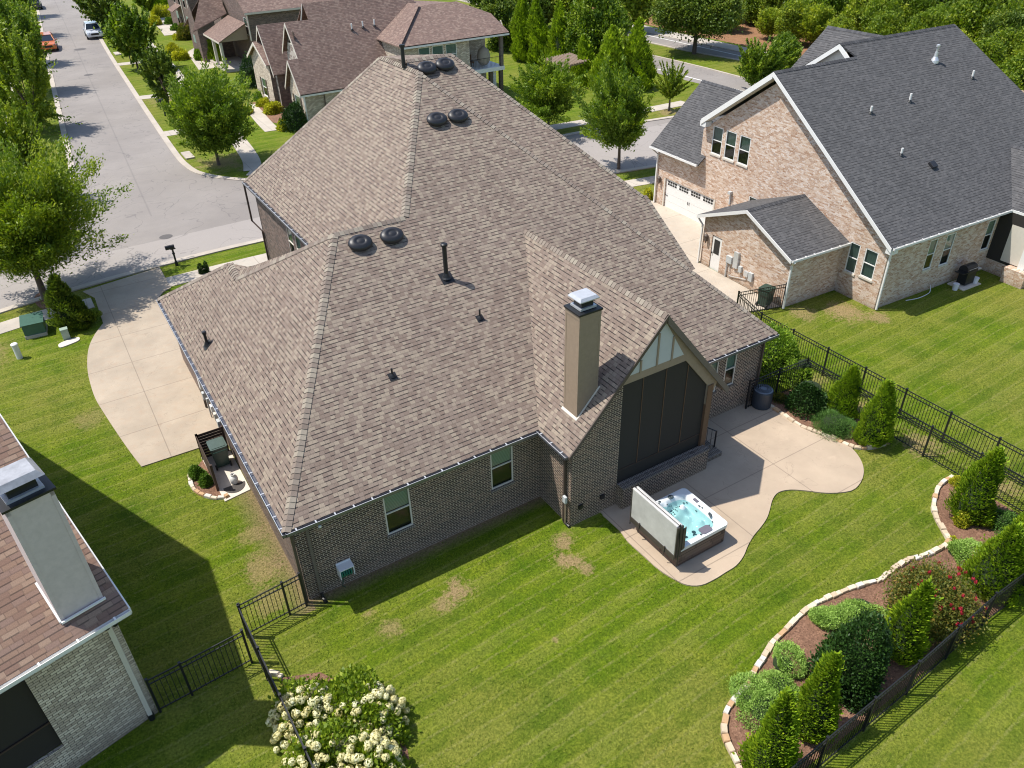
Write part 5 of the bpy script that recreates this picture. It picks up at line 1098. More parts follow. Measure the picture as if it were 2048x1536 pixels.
# ================================================================== FARTHEST STREET HOUSE
A6 = E('grey_brick_house', 'grey brown brick house farthest along the street at the top edge', 'house', (30, 132, 0))
k6 = P(393, 82); k6 = V(k6.x, k6.y, 0)
wallpart(A6, k6, (1, 0, 0), [(0, 0), (12, 0), (12, 6.2), (6, 9.5), (0, 6.2)], mat='brick_far'); wallpart(A6, k6+V(0, 14, 0), (0, -1, 0), [(0, 0), (14, 0), (14, 6.2), (0, 6.2)], mat='brick_far')
roofpart(A6, [[k6+V(-.5, -.5, 6.2), k6+V(-.5, 14.5, 6.2), k6+V(6, 14.5, 9.8), k6+V(6, -.5, 9.8)], [k6+V(6, -.5, 9.8), k6+V(6, 14.5, 9.8), k6+V(12.5, 14.5, 6.2), k6+V(12.5, -.5, 6.2)], [k6+V(-1.3, 5.3, 3.2), k6+V(0, 5.3, 3.9), k6+V(0, 8.5, 3.9), k6+V(-1.3, 8.5, 3.2)]], 'shingle_red')
for yy, z0 in ((3.2, 1.0), (3.2, 3.9), (9.5, 1.0), (9.5, 3.9), (6.4, 3.9)): window(A6, k6+V(-.02, yy, 0), (0, -1, 0), (0, z0, 1.3, z0+1.8), frame='cream', blindmat='blind_grey', depth=0)
m = MB(); m.box(k6+V(-.06, 4.3, 3.1), (.1, .25, 6.2)); m.box(k6+V(-.06, .05, 3.1), (.14, .25, 6.2)); m.build('pilaster', 'cream', A6)
m = MB(); m.box(k6+V(-.05, 6.9, 1.1), (.08, 1.1, 2.2)); m.build('front_door', 'darkwood', A6)
wallpart(A6, k6+V(12, 0, 0), (0, 1, 0), [(0, 0), (14, 0), (14, 6.2), (0, 6.2)], mat='brick_far'); wallpart(A6, k6+V(12, 14, 0), (-1, 0, 0), [(0, 0), (12, 0), (12, 6.2), (0, 6.2)], mat='brick_far')
# ================================================================== FAR PALE BUILDING
A7 = E('pale_stone_building', 'pale stone building behind the woods at the top right corner', 'building', (118, 78, 0))
b7 = P(1830, 62); c7 = P(2060, 85); d7 = (c7-b7); d7.z = 0; L7 = d7.length; d7.normalize()
wallpart(A7, b7-d7*2, d7, [(0, 0), (L7+6, 0), (L7+6, 5.2), (0, 5.2)], [(3, .2, 5.5, 4.2), (8, .2, 10.5, 4.2), (14, .2, 17, 4.2)], mat='brick_white')
for q in ((3, .2, 5.5, 4.2), (8, .2, 10.5, 4.2), (14, .2, 17, 4.2)): window(A7, b7-d7*2, d7, q, frame='bronze', blindfrac=0, sill=None)
n7 = V(-d7.y, d7.x, 0)
for u in (1.2, 6.8, 12.2): m = MB(); m.obox(b7-d7*2+d7*u-n7*.15, d7*.7, n7*.3, ZV*5.2); m.build('pilaster', 'stone_wall', A7)
roofpart(A7, [[b7-d7*3-n7+ZV*5.2, b7+d7*(L7+5)-n7+ZV*5.2, b7+d7*(L7+5)+n7*7+ZV*8.5, b7-d7*3+n7*7+ZV*8.5]], 'shingle_red')
m = MB(); m.obox(b7-d7*2+n7*.5, d7*(L7+5), n7*12, ZV*5); m.build('building_core', 'brick_white', A7)
A8 = E('white_outbuilding', 'white wall of a distant building glimpsed between treetops at the top edge', 'building', (103, 92, 0))
p8 = P(1560, 28); q8 = P(1680, 40); m = MB(); dd = (q8-p8); dd.z = 0; nn = V(-dd.y, dd.x, 0).normalized(); m.obox(p8, dd, nn*8, ZV*3.6); m.build('wall', 'cream', A8)
m = MB(); m.obox(p8-nn*.5+ZV*3.6, dd, nn*9, ZV*.4); m.build('roof', 'shingle_red', A8)
# ================================================================== HOT TUB
MAT['acrylic'] = plain('white_acrylic', (.68, .71, .72), .15, var=.02)
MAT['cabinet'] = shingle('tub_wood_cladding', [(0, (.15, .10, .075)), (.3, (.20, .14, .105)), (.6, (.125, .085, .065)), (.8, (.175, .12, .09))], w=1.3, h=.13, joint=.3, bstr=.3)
MAT['jet'] = plain('jet_grey', (.05, .07, .08), .35)
MAT['pad'] = plain('slate_lid', (.14, .13, .16), .5)
MAT['vinyl'] = plain('weathered_vinyl', (.50, .49, .47), .5, var=.18, scale=2.2, bump=.12)
MAT['vinyl_dark'] = plain('dark_vinyl', (.055, .045, .04), .5)
k = N('tub_water'); k.t.nodes.remove(k.b); tr = k.n('ShaderNodeBsdfTransparent'); tr.inputs[0].default_value = (.66, .89, .89, 1); gl = k.n('ShaderNodeBsdfGlossy'); gl.inputs['Roughness'].default_value = .02
bp = k.n('ShaderNodeBump'); bp.inputs['Strength'].default_value = .25; bp.inputs['Distance'].default_value = .03; k.l(k.noise(k.pos(), 7, 3), bp.inputs['Height']); k.l(bp.outputs[0], gl.inputs['Normal'])
mx = k.n('ShaderNodeMixShader'); mx.inputs[0].default_value = .06; k.l(tr.outputs[0], mx.inputs[1]); k.l(gl.outputs[0], mx.inputs[2]); k.l(mx.outputs[0], k.t.nodes['Material Output'].inputs[0]); MAT['water'] = k.m
TX0, TX1, TY0, TY1 = 14.02, 16.34, 12.82, 15.07; tcx, tcy = (TX0+TX1)/2, (TY0+TY1)/2
TB = E('hot_tub', 'square hot tub with white shell, aqua water and brown cabinet on the patio', 'hot tub', (tcx, tcy, .05))
def rrect(x0, y0, x1, y1, r, n=6):
    out = []
    for (cx_, cy2, a0) in ((x1-r, y0+r, -90), (x1-r, y1-r, 0), (x0+r, y1-r, 90), (x0+r, y0+r, 180)):
        for i in range(n+1): a = R(a0+90*i/n); out.append((cx_+math.cos(a)*r, cy2+math.sin(a)*r))
    return out
m = MB(); ro = rrect(TX0+.04, TY0+.04, TX1-.04, TY1-.04, .10)
for i in range(len(ro)): a, b = ro[i], ro[(i+1) % len(ro)]; m.poly([(a[0], a[1], .09), (b[0], b[1], .09), (b[0], b[1], .80), (a[0], a[1], .80)])
m.build('cabinet', 'cabinet', TB)
m = MB(); m.prism([(p[0], p[1], .051) for p in rrect(TX0+.06, TY0+.06, TX1-.06, TY1-.06, .1)], .05); m.build('base_tray', 'black', TB)
def tubz(u, v):   # u,v in -1..1 across the tub
    a, b = abs(u), abs(v); e = 1-max(a, b)**1 if max(a, b) else 1; q = (a**5+b**5)**.2; e = .86-q
    def ss(x, lo, hi): t = min(1, max(0, (x-lo)/(hi-lo))); return t*t*(3-2*t)
    z = .92-ss(e, 0, .10)*.10-ss(e, .05, .2)*.33
    rr = math.hypot(u+.05, v*1.05); z -= (1-ss(rr, .30, .46))*.36
    for (cu, cv, s_, h_) in ((.42, .42, .17, .40), (.32, .05, .12, .22), (-.55, .15, .10, .20), (.05, .72, .09, .22), (.55, -.28, .13, .22), (0, -.68, .10, .2), (-.62, -.45, .12, .16)):
        z += h_*math.exp(-((u-cu)**2+(v-cv)**2)/(s_*s_))*ss(e, .0, .16)
    return min(z, .925)
m = MB(); n_ = 64; idx = {}
for i in range(n_+1):
    for j in range(n_+1):
        u, v = -1+2*i/n_, -1+2*j/n_; hx, hy_ = (TX1-TX0)/2, (TY1-TY0)/2
        # round the outer corners
        x_, y_ = u*hx, v*hy_; rc = .16; ax_, ay_ = max(0, abs(x_)-(hx-rc)), max(0, abs(y_)-(hy_-rc)); L_ = math.hypot(ax_, ay_)
        if L_ > rc: x_ = math.copysign(hx-rc+ax_*rc/L_, x_); y_ = math.copysign(hy_-rc+ay_*rc/L_, y_)
        idx[i, j] = len(m.v); m.v.append(V(tcx+x_, tcy+y_, tubz(u, v)-(.012 if max(abs(u), abs(v)) > .97 else 0)))
for i in range(n_):
    for j in range(n_): m.f.append((idx[i, j], idx[i+1, j], idx[i+1, j+1], idx[i, j+1])); m.r.append(.5)
shell = m.build('shell', 'acrylic', TB, smooth=True)
m = MB(); ro = rrect(TX0, TY0, TX1, TY1, .16)
for i in range(len(ro)): a, b = ro[i], ro[(i+1) % len(ro)]; m.poly([(a[0], a[1], .78), (b[0], b[1], .78), (b[0], b[1], .915), (a[0], a[1], .915)])
m.build('rim', 'acrylic', TB)
m = MB(); hx, hy_ = (TX1-TX0)/2*.83, (TY1-TY0)/2*.83
wp = [(tcx+hx*math.copysign(abs(math.cos(t))**.45, math.cos(t)), tcy+hy_*math.copysign(abs(math.sin(t))**.45, math.sin(t)), .765) for t in [2*math.pi*i/48 for i in range(48)]]
m.poly(wp); m.build('water', 'water', TB)
rng = random.Random(4)
def tuv(u, v): return V(tcx+u*(TX1-TX0)/2, tcy+v*(TY1-TY0)/2, tubz(u, v)+.006)
jets = []
for cu, cv, n2, rr2 in ((.18, .60, 18, .16), (-.50, .48, 4, .09), (-.15, .0, 5, .2), (-.35, -.45, 5, .18)):
    for q in range(n2):
        if n2 > 10: u, v = cu+((q % 5)-2)*.085+.02*(q//5), cv+((q//5)-1.5)*.09
        else: a = 2*math.pi*q/n2; u, v = cu+math.cos(a)*rr2, cv+math.sin(a)*rr2
        jets.append((u, v, .022 if n2 > 10 else .042))
jets += [(.66, .62, .03), (.72, .54, .03), (.74, .12, .03), (.82, .10, .035), (.83, -.02, .03), (.62, -.62, .045), (.68, -.54, .03), (.73, -.6, .03), (.56, -.58, .03), (.38, -.86, .03), (-.02, -.88, .03), (-.2, .85, .045), (-.1, .9, .035), (.16, -.42, .05), (.05, -.6, .06)]
jm = MB(); jm.lathe([(1, 0), (1, .25), (.7, .4), (.55, .1), (0, .1)], (0, 0, 0), 12); jme = jm.build('jet', 'jet', TB, smooth=True); jdat = jme.data; bpy.data.objects.remove(jme)
for (u, v, r_) in jets:
    p = tuv(u, v); o = bpy.data.objects.new('jet', jdat); COL.objects.link(o); o.parent = TB; o.location = p-TB.location; o.scale = (r_*1.45, r_*1.45, r_*.5)
def disc(name, u, v, rx, ry, mat, rz=0.0, hole=False):
    p = tuv(u, v); p.z = max(p.z, .925); m = MB(); m.lathe([(1*rx, 0), (rx, .015), (rx*.45, .03)]+([(rx*.3, .008), (0, .008)] if hole else [(0, .03)]), p, 20, 1, ry/rx, rz=rz); return m.build(name, mat, TB, smooth=True)
disc('speaker_ring', .32, .87, .11, .10, 'jet', hole=True); disc('speaker_ring', .78, -.40, .06, .11, 'jet', R(-30), True)
m = MB(); p = tuv(.22, -.80); m.prism([(p.x+a, p.y+b, .926) for a, b in rrect(-.23, -.15, .23, .15, .09)], .02); m.build('filter_lid', 'pad', TB, bevel=.006)
m = MB(); p = tuv(.86, .32); m.box((p.x, p.y, .935), (.10, .2, .03)); m.build('control_panel', 'pad', TB)
cvx = TX0-.13; 
cv = E('tub_cover', 'folded pale grey vinyl cover standing up on the left side of the hot tub', 'tub cover', (cvx, tcy, .6))
LT = TY1-TY0
m = MB(); m.obox(V(cvx-.03, TY0+.02, .74), V(.11, 0, 0), V(0, LT, 0), V(-.02, 0, 1.34)); m.build('cover_panel', 'vinyl', cv, bevel=.035)
m = MB(); m.obox(V(cvx+.10, TY0+.02, .70), V(.12, 0, 0), V(0, LT, 0), V(-.02, 0, 1.36)); m.build('cover_panel', 'vinyl', cv, bevel=.03)
m = MB(); m.obox(V(cvx+.075, TY0+.03, .76), V(.02, 0, 0), V(0, LT-.02, 0), V(-.02, 0, 1.315)); m.build('hinge_seam', 'vinyl_dark', cv)
m = MB(); m.obox(V(cvx-.04, TY0-.03, .66), V(.27, 0, 0), V(0, .045, 0), V(-.02, 0, 1.38)); m.build('cover_skirt', 'vinyl_dark', cv, bevel=.01)
m = MB(); m.obox(V(cvx+.22, TY0-.05, .9), V(.13, 0, .06), V(0, .04, 0), V(-.03, 0, .98)); m.build('cover_flap', 'vinyl_dark', cv, bevel=.01)
m = MB(); m.obox(V(cvx-.04, TY0+LT-.01, .66), V(.27, 0, 0), V(0, .05, 0), V(-.02, 0, 1.38)); m.build('cover_skirt', 'vinyl_dark', cv, bevel=.01)
m = MB(); m.obox(V(cvx-.05, TY0, .56), V(.03, 0, 0), V(0, LT, 0), V(0, 0, .20)); 
for yy in (TY0+.45, TY0+1.75): m.tube([(cvx-.06, yy, .85), (cvx-.07, yy+.03, .40)], .02, 5)
m.build('strap', 'vinyl_dark', cv)
m = MB(); m.tube([(cvx+.04, TY0-.09, .3), (cvx+.04, TY0-.09, 1.3), (cvx+.06, TY0-.0, 2.14)], .02, 6); m.build('lifter_arm', 'black', cv); m = MB(); m.tube([(cvx+.04, TY1+.09, .3), (cvx+.04, TY1+.07, 1.3), (cvx+.06, TY1+.0, 2.14)], .02, 6); m.build('lifter_arm', 'black', cv)

# ================================================================== FENCES
FH = 1.45
def fence(name, label, pts, group=None, gap=.125, post=1.95, ends=True, zb=.06, gate=False):
    pts = [Vector(p) for p in pts]; root = E(name, label, 'gate' if gate else 'fence', pts[0], group)
    first = True
    for a, b in zip(pts[:-1], pts[1:]):
        d = b-a; L = d.length; d.normalize(); nb = max(1, round(L/post)); nv = V(-d.y, d.x, 0)
        for k_ in range(nb+1):
            if k_ == 0 and not first: continue
            p = a+d*(L*k_/nb); m = MB(); m.obox(p-d*.032-nv*.032, d*.064, nv*.064, ZV*(FH+.05)); m.obox(p-d*.04-nv*.04+ZV*(FH+.05), d*.08, nv*.08, ZV*.02); m.build('post', 'black', root)
        first = False
        for k_ in range(nb):
            s_ = a+d*(L*k_/nb+.03); l_ = L/nb-.06; m = MB()
            for z_ in (.12, FH-.20, FH-.03): m.obox(s_-nv*.015+ZV*z_, d*l_, nv*.03, ZV*.032)
            n_ = int(l_/gap)
            for q in range(1, n_): p = s_+d*(l_*q/n_); m.obox(p-d*.009-nv*.009+ZV*zb, d*.018, nv*.018, ZV*(FH-.04-zb))
            m.build('picket_panel', 'black', root)
    return root
fence('metal_gate', 'black metal gate panel between the house corner and the long left fence', [(3.0, 18.22, 0), (2.42, 18.16, 0), (1.04, 18.04, 0)], gate=True, post=1.4)
fence('metal_fence', 'long black metal fence running to the bottom edge past the hydrangeas', [(1.02, 18.0, 0), (1.30, 7.0, 0)])
fence('metal_fence', 'short black metal fence between the whitewashed house and the long fence', [(.85, 17.02, 0), (-.95, 16.86, 0), (-1.85, 16.80, 0)])
fence('metal_fence', 'outer black metal fence beside the neighbouring lawn on the right', [(28.3, 24.2, 0), (27.6, 22.0, 0), (27.62, 6.2, 0), (27.6, -6, 0)])
fence('metal_fence', 'inner black metal fence behind the patio shrubs and corner bed', [(26.15, 17.95, 0), (26.2, 6.0, 0)])
fence('metal_gate', 'black metal gate from the house wall to the inner fence by the air conditioner', [(22.75, 18.1, 0), (24.5, 18.05, 0), (26.15, 17.95, 0)], gate=True, post=1.7)
fence('metal_fence', 'black metal fence along the back of the mulch bed, lower right', [(26.2, 5.98, 0), (20.34, 5.95, 0), (16.3, 5.72, 0), (8.5, 5.45, 0)])
fence('metal_fence', 'short black metal fence beside the green bin at the tan brick house', [(28.3, 24.2, 0), (31.0, 23.5, 0)])

# ================================================================== SMALL THINGS
def bin_(loc, rz, label, mat='greenbin', lid='greenbin', sc=1.0, mount=None):
    o = E('wheelie_bin', label, 'bin', loc, None, 0); ca, sa = math.cos(rz), math.sin(rz); X = V(ca, sa, 0)*sc; Y = V(-sa, ca, 0)*sc; L_ = Vector(loc)
    m = MB(); b = [L_+X*a+Y*c_+ZV*.08 for a, c_ in ((-.24, -.26), (.24, -.26), (.24, .26), (-.24, .26))]; t = [L_+X*a+Y*c_+ZV*.98*sc for a, c_ in ((-.31, -.36), (.31, -.36), (.31, .34), (-.31, .34))]
    m.poly(b[::-1]); 
    for i in range(4): m.poly([b[i], b[(i+1) % 4], t[(i+1) % 4], t[i]])
    m.poly(t); m.build('body', mat, o, bevel=.03)
    m = MB(); q = rrect(-.33, -.38, .33, .37, .09); pts_ = [L_+X*a+Y*c_+ZV*(.99*sc) for a, c_ in q]; m.prism(pts_, .05); m.prism([L_+(X*a+Y*c_)*.82+ZV*(1.04*sc) for a, c_ in q], .02); m.build('lid', lid, o, bevel=.01)
    m = MB(); m.tube([L_+X*-.27+Y*.42+ZV*.92*sc, L_+X*.27+Y*.42+ZV*.92*sc], .02, 6); m.build('handle', mat, o)
    for s_ in (-1, 1): m = MB(); m.tube([L_+X*s_*.25+Y*.28+ZV*.11, L_+X*s_*.31+Y*.28+ZV*.11], .11, 14); m.build('wheel', 'rubber', o)
bin_((2.62, 27.0, .04), R(180), 'dark green wheelie bin with pale lid inside the brown wooden screen', lid='greylid')
p = P(1528, 612); bin_((p.x, p.y, .05), R(100), 'dark green wheelie bin behind the short fence of the tan brick house')
sc_ = E('bin_screen', 'dark stained slatted wooden screen round the wheelie bin', 'screen', (2.1, 26.5, 0))
def slat(a, b, h=1.25):
    a, b = Vector(a), Vector(b); d = b-a; m = MB(); nv = V(-d.y, d.x, 0).normalized(); z = .05
    while z < h-.1: m.obox(a+ZV*z, d, nv*.025, ZV*.115); z += .135
    m.build('slat_panel', 'darkwood', sc_)
    for p_ in (a, b): m = MB(); m.box((p_.x, p_.y, h/2+.02), (.09, .09, h+.04)); m.build('post', 'darkwood', sc_)
slat((2.05, 25.5, 0), (2.05, 27.75, 0)); slat((2.05, 27.75, 0), (3.05, 27.75, 0))
sheet('bin_pad', [(2.1, 24.7, 0), (3.12, 24.85, 0), (3.12, 27.9, 0), (2.0, 27.9, 0)], .04, 'slab', thick=.04)
m = MB(); p = V(2.72, 25.55, .04); m.lathe([(.11, 0), (.12, .02), (.15, .06), (.155, .22), (.13, .33), (.06, .38)], p, 18); o = E('propane_tank', 'white propane tank on the mat beside the wooden bin screen', 'gas tank', p); m.build('tank', 'white', o, smooth=True)
m = MB(); m.lathe([(.09, .36), (.09, .45), (.08, .45), (.08, .37)], p, 14); m.build('collar', 'white', o); m = MB(); m.lathe([(.02, .37), (.02, .43)], p, 8); m.build('valve', 'black', o)
MAT['matt'] = plain('rubber_mat', (.075, .068, .062), .9, var=.4, scale=30)
m = MB(); ps = [(math.cos(R(a))*.42, math.sin(R(a))*.5) for a in range(180, 361, 12)]; m.prism([(2.65+a, 25.45+b, .042) for a, b in ps], .014); tagobj(m.build('door_mat', 'matt'), 'dark half round rubber mat on the concrete pad by the bin', 'mat')
# hose reel
hr = E('hose_reel', 'white wall mounted hose reel with green hose near the house corner', 'hose reel', (4.45, 18.2, .75)); m = MB()
m.obox((4.22, 18.36, .55), (.5, 0, 0), (0, .03, 0), (0, 0, .5)); m.obox((4.22, 18.06, .58), (.03, 0, 0), (0, .3, 0), (0, 0, .38)); m.obox((4.69, 18.06, .58), (.03, 0, 0), (0, .3, 0), (0, 0, .38)); m.obox((4.22, 18.02, .98), (.5, 0, 0), (0, .36, 0), (0, 0, .03)); m.build('frame', 'white', hr)
m = MB(); 
for q in range(5): m.tube([(4.29+q*.08, 18.2+math.cos(t)*.15, .76+math.sin(t)*.15) for t in [2*math.pi*i/14 for i in range(15)]], .028, 6)
m.build('hose', plain('green_hose', (.01, .16, .10), .4), hr); m = MB(); m.tube([(4.3, 18.05, .62), (4.22, 18.0, .4), (4.3, 18.02, .25)], .018, 6); m.build('hose_end', 'greenbin', hr)
# air conditioner, grill, buckets
p = P(1521, 812); ac = E('air_conditioner', 'dark round air conditioner unit behind the gate by the house wall', 'air conditioner', p); m = MB(); m.lathe([(.40, .05), (.42, .1), (.42, .82), (.40, .88)], p, 28); m.build('casing', plain('ac_grille', (.035, .045, .06), .5), ac)
m = MB(); m.lathe([(.40, .885), (.34, .92), (.12, .93), (0, .93)], p, 28); m.build('top_cap', plain('ac_top', (.13, .16, .2), .4), ac); m = MB()
for r_ in (.16, .22, .28, .34): m.tube([(p.x+math.cos(t)*r_, p.y+math.sin(t)*r_, .94) for t in [2*math.pi*i/24 for i in range(25)]], .008, 4)
m.build('fan_guard', 'black', ac)
p = P(1936, 572); gr = E('barbecue_grill', 'black gas grill on a small slab against the tan brick wall', 'grill', p, rz=0)
def gbox(a, b, c, sx_, sy_, sz_, mt, nm, bv=.0): m = MB(); m.obox(p+gax*(a-sx_/2)+gay*(b-sy_/2)+ZV*c, gax*sx_, gay*sy_, ZV*sz_); m.build(nm, mt, gr, bevel=bv)
gbox(0, .25, .0, 1.5, 1.0, .06, 'slab', 'slab'); gbox(0, .25, .12, .75, .5, .62, 'black', 'cabinet'); gbox(0, .25, .76, .85, .55, .16, 'black', 'firebox', .02); gbox(0, .05, .80, .8, .06, .12, 'galv', 'control_panel'); gbox(-.62, .25, .86, .4, .5, .03, 'black', 'side_shelf'); gbox(.62, .25, .86, .35, .5, .03, 'galv', 'side_shelf')
m = MB(); m.tube([p+gax*-.42+gay*.28+ZV*.95, p+gax*.42+gay*.28+ZV*.95], .27, 16); m.build('lid', 'vent', gr); m = MB(); m.tube([p+gax*-.33-gay*.0+ZV*1.02, p+gax*.33-gay*.0+ZV*1.02], .015, 6); m.build('handle', 'galv', gr)
for (a, b, lb) in ((-1.0, .1, 'white bucket to the left of the gas grill'), (.55, .0, 'white bucket just right of the gas grill base')):
    m = MB(); q = p+gax*a+gay*b; m.lathe([(.13, 0), (.155, .34), (.165, .34), (.165, .37), (0, .37)], q, 18); tagobj(m.build('bucket', 'cloth'), lb, 'bucket', 'buckets by the grill')
m = MB(); hp = [GL(4.2, -.15, .35), GL(4.2, -.22, .12), GL(3.9, -.35, .03), GL(3.0, -.42, .03), GL(2.2, -.25, .03)]; m.tube(spline(hp, 5), .02, 6); tagobj(m.build('garden_hose', 'cloth'), 'pale hose lying at the foot of the tan brick back wall', 'hose')
# utility cabinets by the driveway
tb0 = P(52, 680); tb1 = P(96, 670); d = (tb1-tb0).normalized(); nv = V(-d.y, d.x, 0)
tf = E('transformer_box', 'large green electrical transformer box on a concrete base by the pavement', 'transformer', tb0); W_ = (tb1-tb0).length
m = MB(); m.obox(tb0, d*W_, nv*1.15, ZV*.16); m.build('plinth', 'walk', tf); m = MB(); m.obox(tb0+nv*.05+ZV*.162+d*.02, d*(W_-.04), nv*1.05, ZV*.62); m.build('cabinet', 'greenbox', tf)
m = MB(); a = tb0+ZV*.78; m.poly([a-d*.03, a+d*(W_+.03), a+d*(W_+.03)+nv*1.15+ZV*.10, a-d*.03+nv*1.15+ZV*.10]); m.poly([a-d*.03, a-d*.03+nv*1.15+ZV*.10, a-d*.03+nv*1.15, ]); m.obox(a-d*.03-ZV*.03, d*(W_+.06), nv*1.15, ZV*.028); m.build('lid', 'greenbox', tf)
p = P(135, 679); pd = E('utility_pedestal', 'small pale green utility pedestal beside a concrete slab in the grass', 'utility box', p); m = MB(); m.box((p.x, p.y+.1, .28), (.34, .3, .56)); m.build('cabinet', 'palegreen', pd, bevel=.02); m = MB(); m.box((p.x, p.y+.1, .58), (.37, .33, .05)); m.build('cap', 'palegreen', pd, bevel=.015)
sheet('concrete_slab', spline(PP([(117, 692), (124, 686), (150, 677), (159, 676), (158, 682), (140, 690), (122, 696)]), 3, True), .05, 'slab', thick=.05)
p = P(40, 716); m = MB(); m.lathe([(.14, 0), (.14, .72), (.16, .72), (.16, .80), (.13, .83), (0, .84)], p, 20); tagobj(m.build('marker_post', 'white', smooth=False), 'short round white utility post standing in the left lawn', 'post')
def mailbox(px, py, label, sc=1.0, face=1):
    p = P(px, py); o = E('mailbox', label, 'mailbox', p, 'black mailboxes along the street'); m = MB(); m.tube([p, p+V(0, 0, 1.2*sc)], .055*sc, 8); m.lathe([(.09, 0), (.09, .25), (.06, .3)], p, 10, ); m.lathe([(.075*sc, .75*sc), (.09*sc, .8*sc), (.06*sc, .85*sc)], p, 10); m.build('post', 'black', o)
    m = MB(); c = p+V(-.12*sc*face, .0, 1.12*sc); pr_ = [(-.1, 0), (.1, 0), (.1, .12), (.07, .2), (0, .235), (-.07, .2), (-.1, .12)]; pts_ = [c+V(.0, a*sc, b*sc) for a, b in pr_]; m.prism([q-V(.26*sc, 0, 0) for q in pts_], 0, (.52*sc, 0, 0)); m.build('box', 'vent', o)
    m = MB(); m.obox(c+V(.0, -.06, -.06), V(.3*sc, 0, 0), V(0, .06, 0), V(0, 0, .05)); m.build('bracket', 'black', o)
MAT['vent2'] = MAT['vent']
mailbox(354, 531, 'black mailbox on the grass strip by the crossing street'); mailbox(331, 232, 'black mailbox half hidden by the big corner tree', 1.2); mailbox(263, 128, 'black mailbox beside the slender street tree', 1.25); mailbox(214, 61, 'black mailbox near the parked white car', 1.3); mailbox(179, 12, 'black mailbox farthest up the street at the top edge', 1.3)
# pergola
pp_ = P(1167, 172); pg = E('pergola', 'weathered wooden pergola among the far conifers', 'pergola', pp_); pz = 2.3
for a, b in ((0, 0), (-3.2, -.6), (.4, 3.0), (-2.8, 2.6)): m = MB(); m.box((pp_.x+a, pp_.y+b, pz/2), (.22, .22, pz)); m.build('post', 'pergola', pg)
m = MB(); m.obox(pp_+V(-3.5, -.8, pz), V(4.0, .75, 0), V(-.02, .12, 0), V(0, 0, .2)); m.obox(pp_+V(-3.1, 2.4, pz), V(4.0, .75, 0), V(-.02, .12, 0), V(0, 0, .2)); m.build('beam', 'pergola', pg)
m = MB()
for k_ in range(11): m.obox(pp_+V(-3.4+k_*.37, -1.1+k_*.07, pz+.2), V(.06, 0, 0), V(.45, 4.2, 0), V(0, 0, .14))
m.build('rafters', 'pergola', pg)
# ================================================================== CARS
def car(loc, rz, paint, label, sc=1.2, kind='suv', front=True):
    c = E('parked_car', label, 'car', loc, 'cars parked along the street', 0); ca, sa = math.cos(rz), math.sin(rz)
    def q(x, y, z): return V(loc[0]+(ca*x-sa*y)*sc, loc[1]+(sa*x+ca*y)*sc, .02+z*sc)
    # body sections along y: (y, half width, z bottom, z top)
    sec = [(-2.15, .70, .38, .70), (-2.05, .84, .28, .82), (-1.5, .91, .24, .93), (-.85, .92, .22, 1.0), (.3, .92, .22, 1.02), (1.4, .91, .22, 1.02), (2.0, .86, .28, .98), (2.15, .76, .36, .85)]
    m = MB(); rings = []
    for (y, w_, zb, zt) in sec:
        i = len(m.v); prof = [(-w_*.92, zb), (-w_, zb+.15), (-w_, (zb+zt)/2+.08), (-w_*.88, zt), (w_*.88, zt), (w_, (zb+zt)/2+.08), (w_, zb+.15), (w_*.92, zb)]
        m.v += [q(a, y, b) for a, b in prof]; rings.append(i)
    for a in range(len(rings)-1):
        for j in range(8): m.f.append((rings[a]+j, rings[a]+(j+1) % 8, rings[a+1]+(j+1) % 8, rings[a+1]+j)); m.r.append(.5)
    m.f.append(tuple(rings[0]+j for j in reversed(range(8)))); m.f.append(tuple(rings[-1]+j for j in range(8))); m.r += [.5, .5]
    m.build('body', paint, c, bevel=.03)
    yb_ = 1.95 if kind == 'suv' else 1.5
    lo = [(-.80, -.95, 1.0), (.80, -.95, 1.0), (.80, yb_, 1.0), (-.80, yb_, 1.0)]; hi = [(-.62, -.30, 1.50), (.62, -.30, 1.50), (.62, yb_-.25, 1.52), (-.62, yb_-.25, 1.52)]
    m = MB(); L_ = [q(*a) for a in lo]; H_ = [q(*a) for a in hi]
    for i in range(4): m.poly([L_[i], L_[(i+1) % 4], H_[(i+1) % 4], H_[i]])
    m.build('windows', 'carglass', c)
    m = MB(); H2 = [q(a[0]*1.03, a[1]+(.02 if i < 2 else .04)*(-1 if i < 2 else 1), a[2]) for i, a in enumerate(hi)]; m.prism(H2, .05*sc); m.build('roof', paint, c, bevel=.02)
    m = MB()
    for a, b in ((0, 0), (1, 1), (2, 2), (3, 3)): m.tube([L_[a], H_[b]], .045*sc, 5)
    for s_ in (-1, 1): m.tube([q(s_*.81, .35, 1.0), q(s_*.63, .35, 1.5)], .04*sc, 5)
    m.build('pillar', paint, c)
    for s_ in (-1, 1):
        for y in (-1.35, 1.35):
            m = MB(); m.tube([q(s_*.72, y, .34), q(s_*.95, y, .34)], .34*sc, 18); wo = m.build('wheel', 'rubber', c); m = MB(); m.tube([q(s_*.94, y, .34), q(s_*.965, y, .34)], .2*sc, 14); subfix(m.build('rim', 'galv', wo))
        m = MB(); m.obox(q(s_*.52, -2.16, .62), (q(s_*.82, -2.02, .62)-q(s_*.52, -2.16, .62)), q(0, .1, 0)-q(0, 0, 0), V(0, 0, .16*sc)); m.build('headlight', 'clip', c)
        m = MB(); m.obox(q(s_*.92, -.75, 1.0), q(s_*.16, 0, 0)-q(0, 0, 0), q(0, .14, 0)-q(0, 0, 0), V(0, 0, .12*sc)); m.build('mirror', paint, c)
    m = MB(); m.obox(q(-.42, -2.18, .5), q(.84, 0, 0)-q(0, 0, 0), q(0, .04, 0)-q(0, 0, 0), V(0, 0, .22*sc)); m.build('grille', 'black', c)
    return c
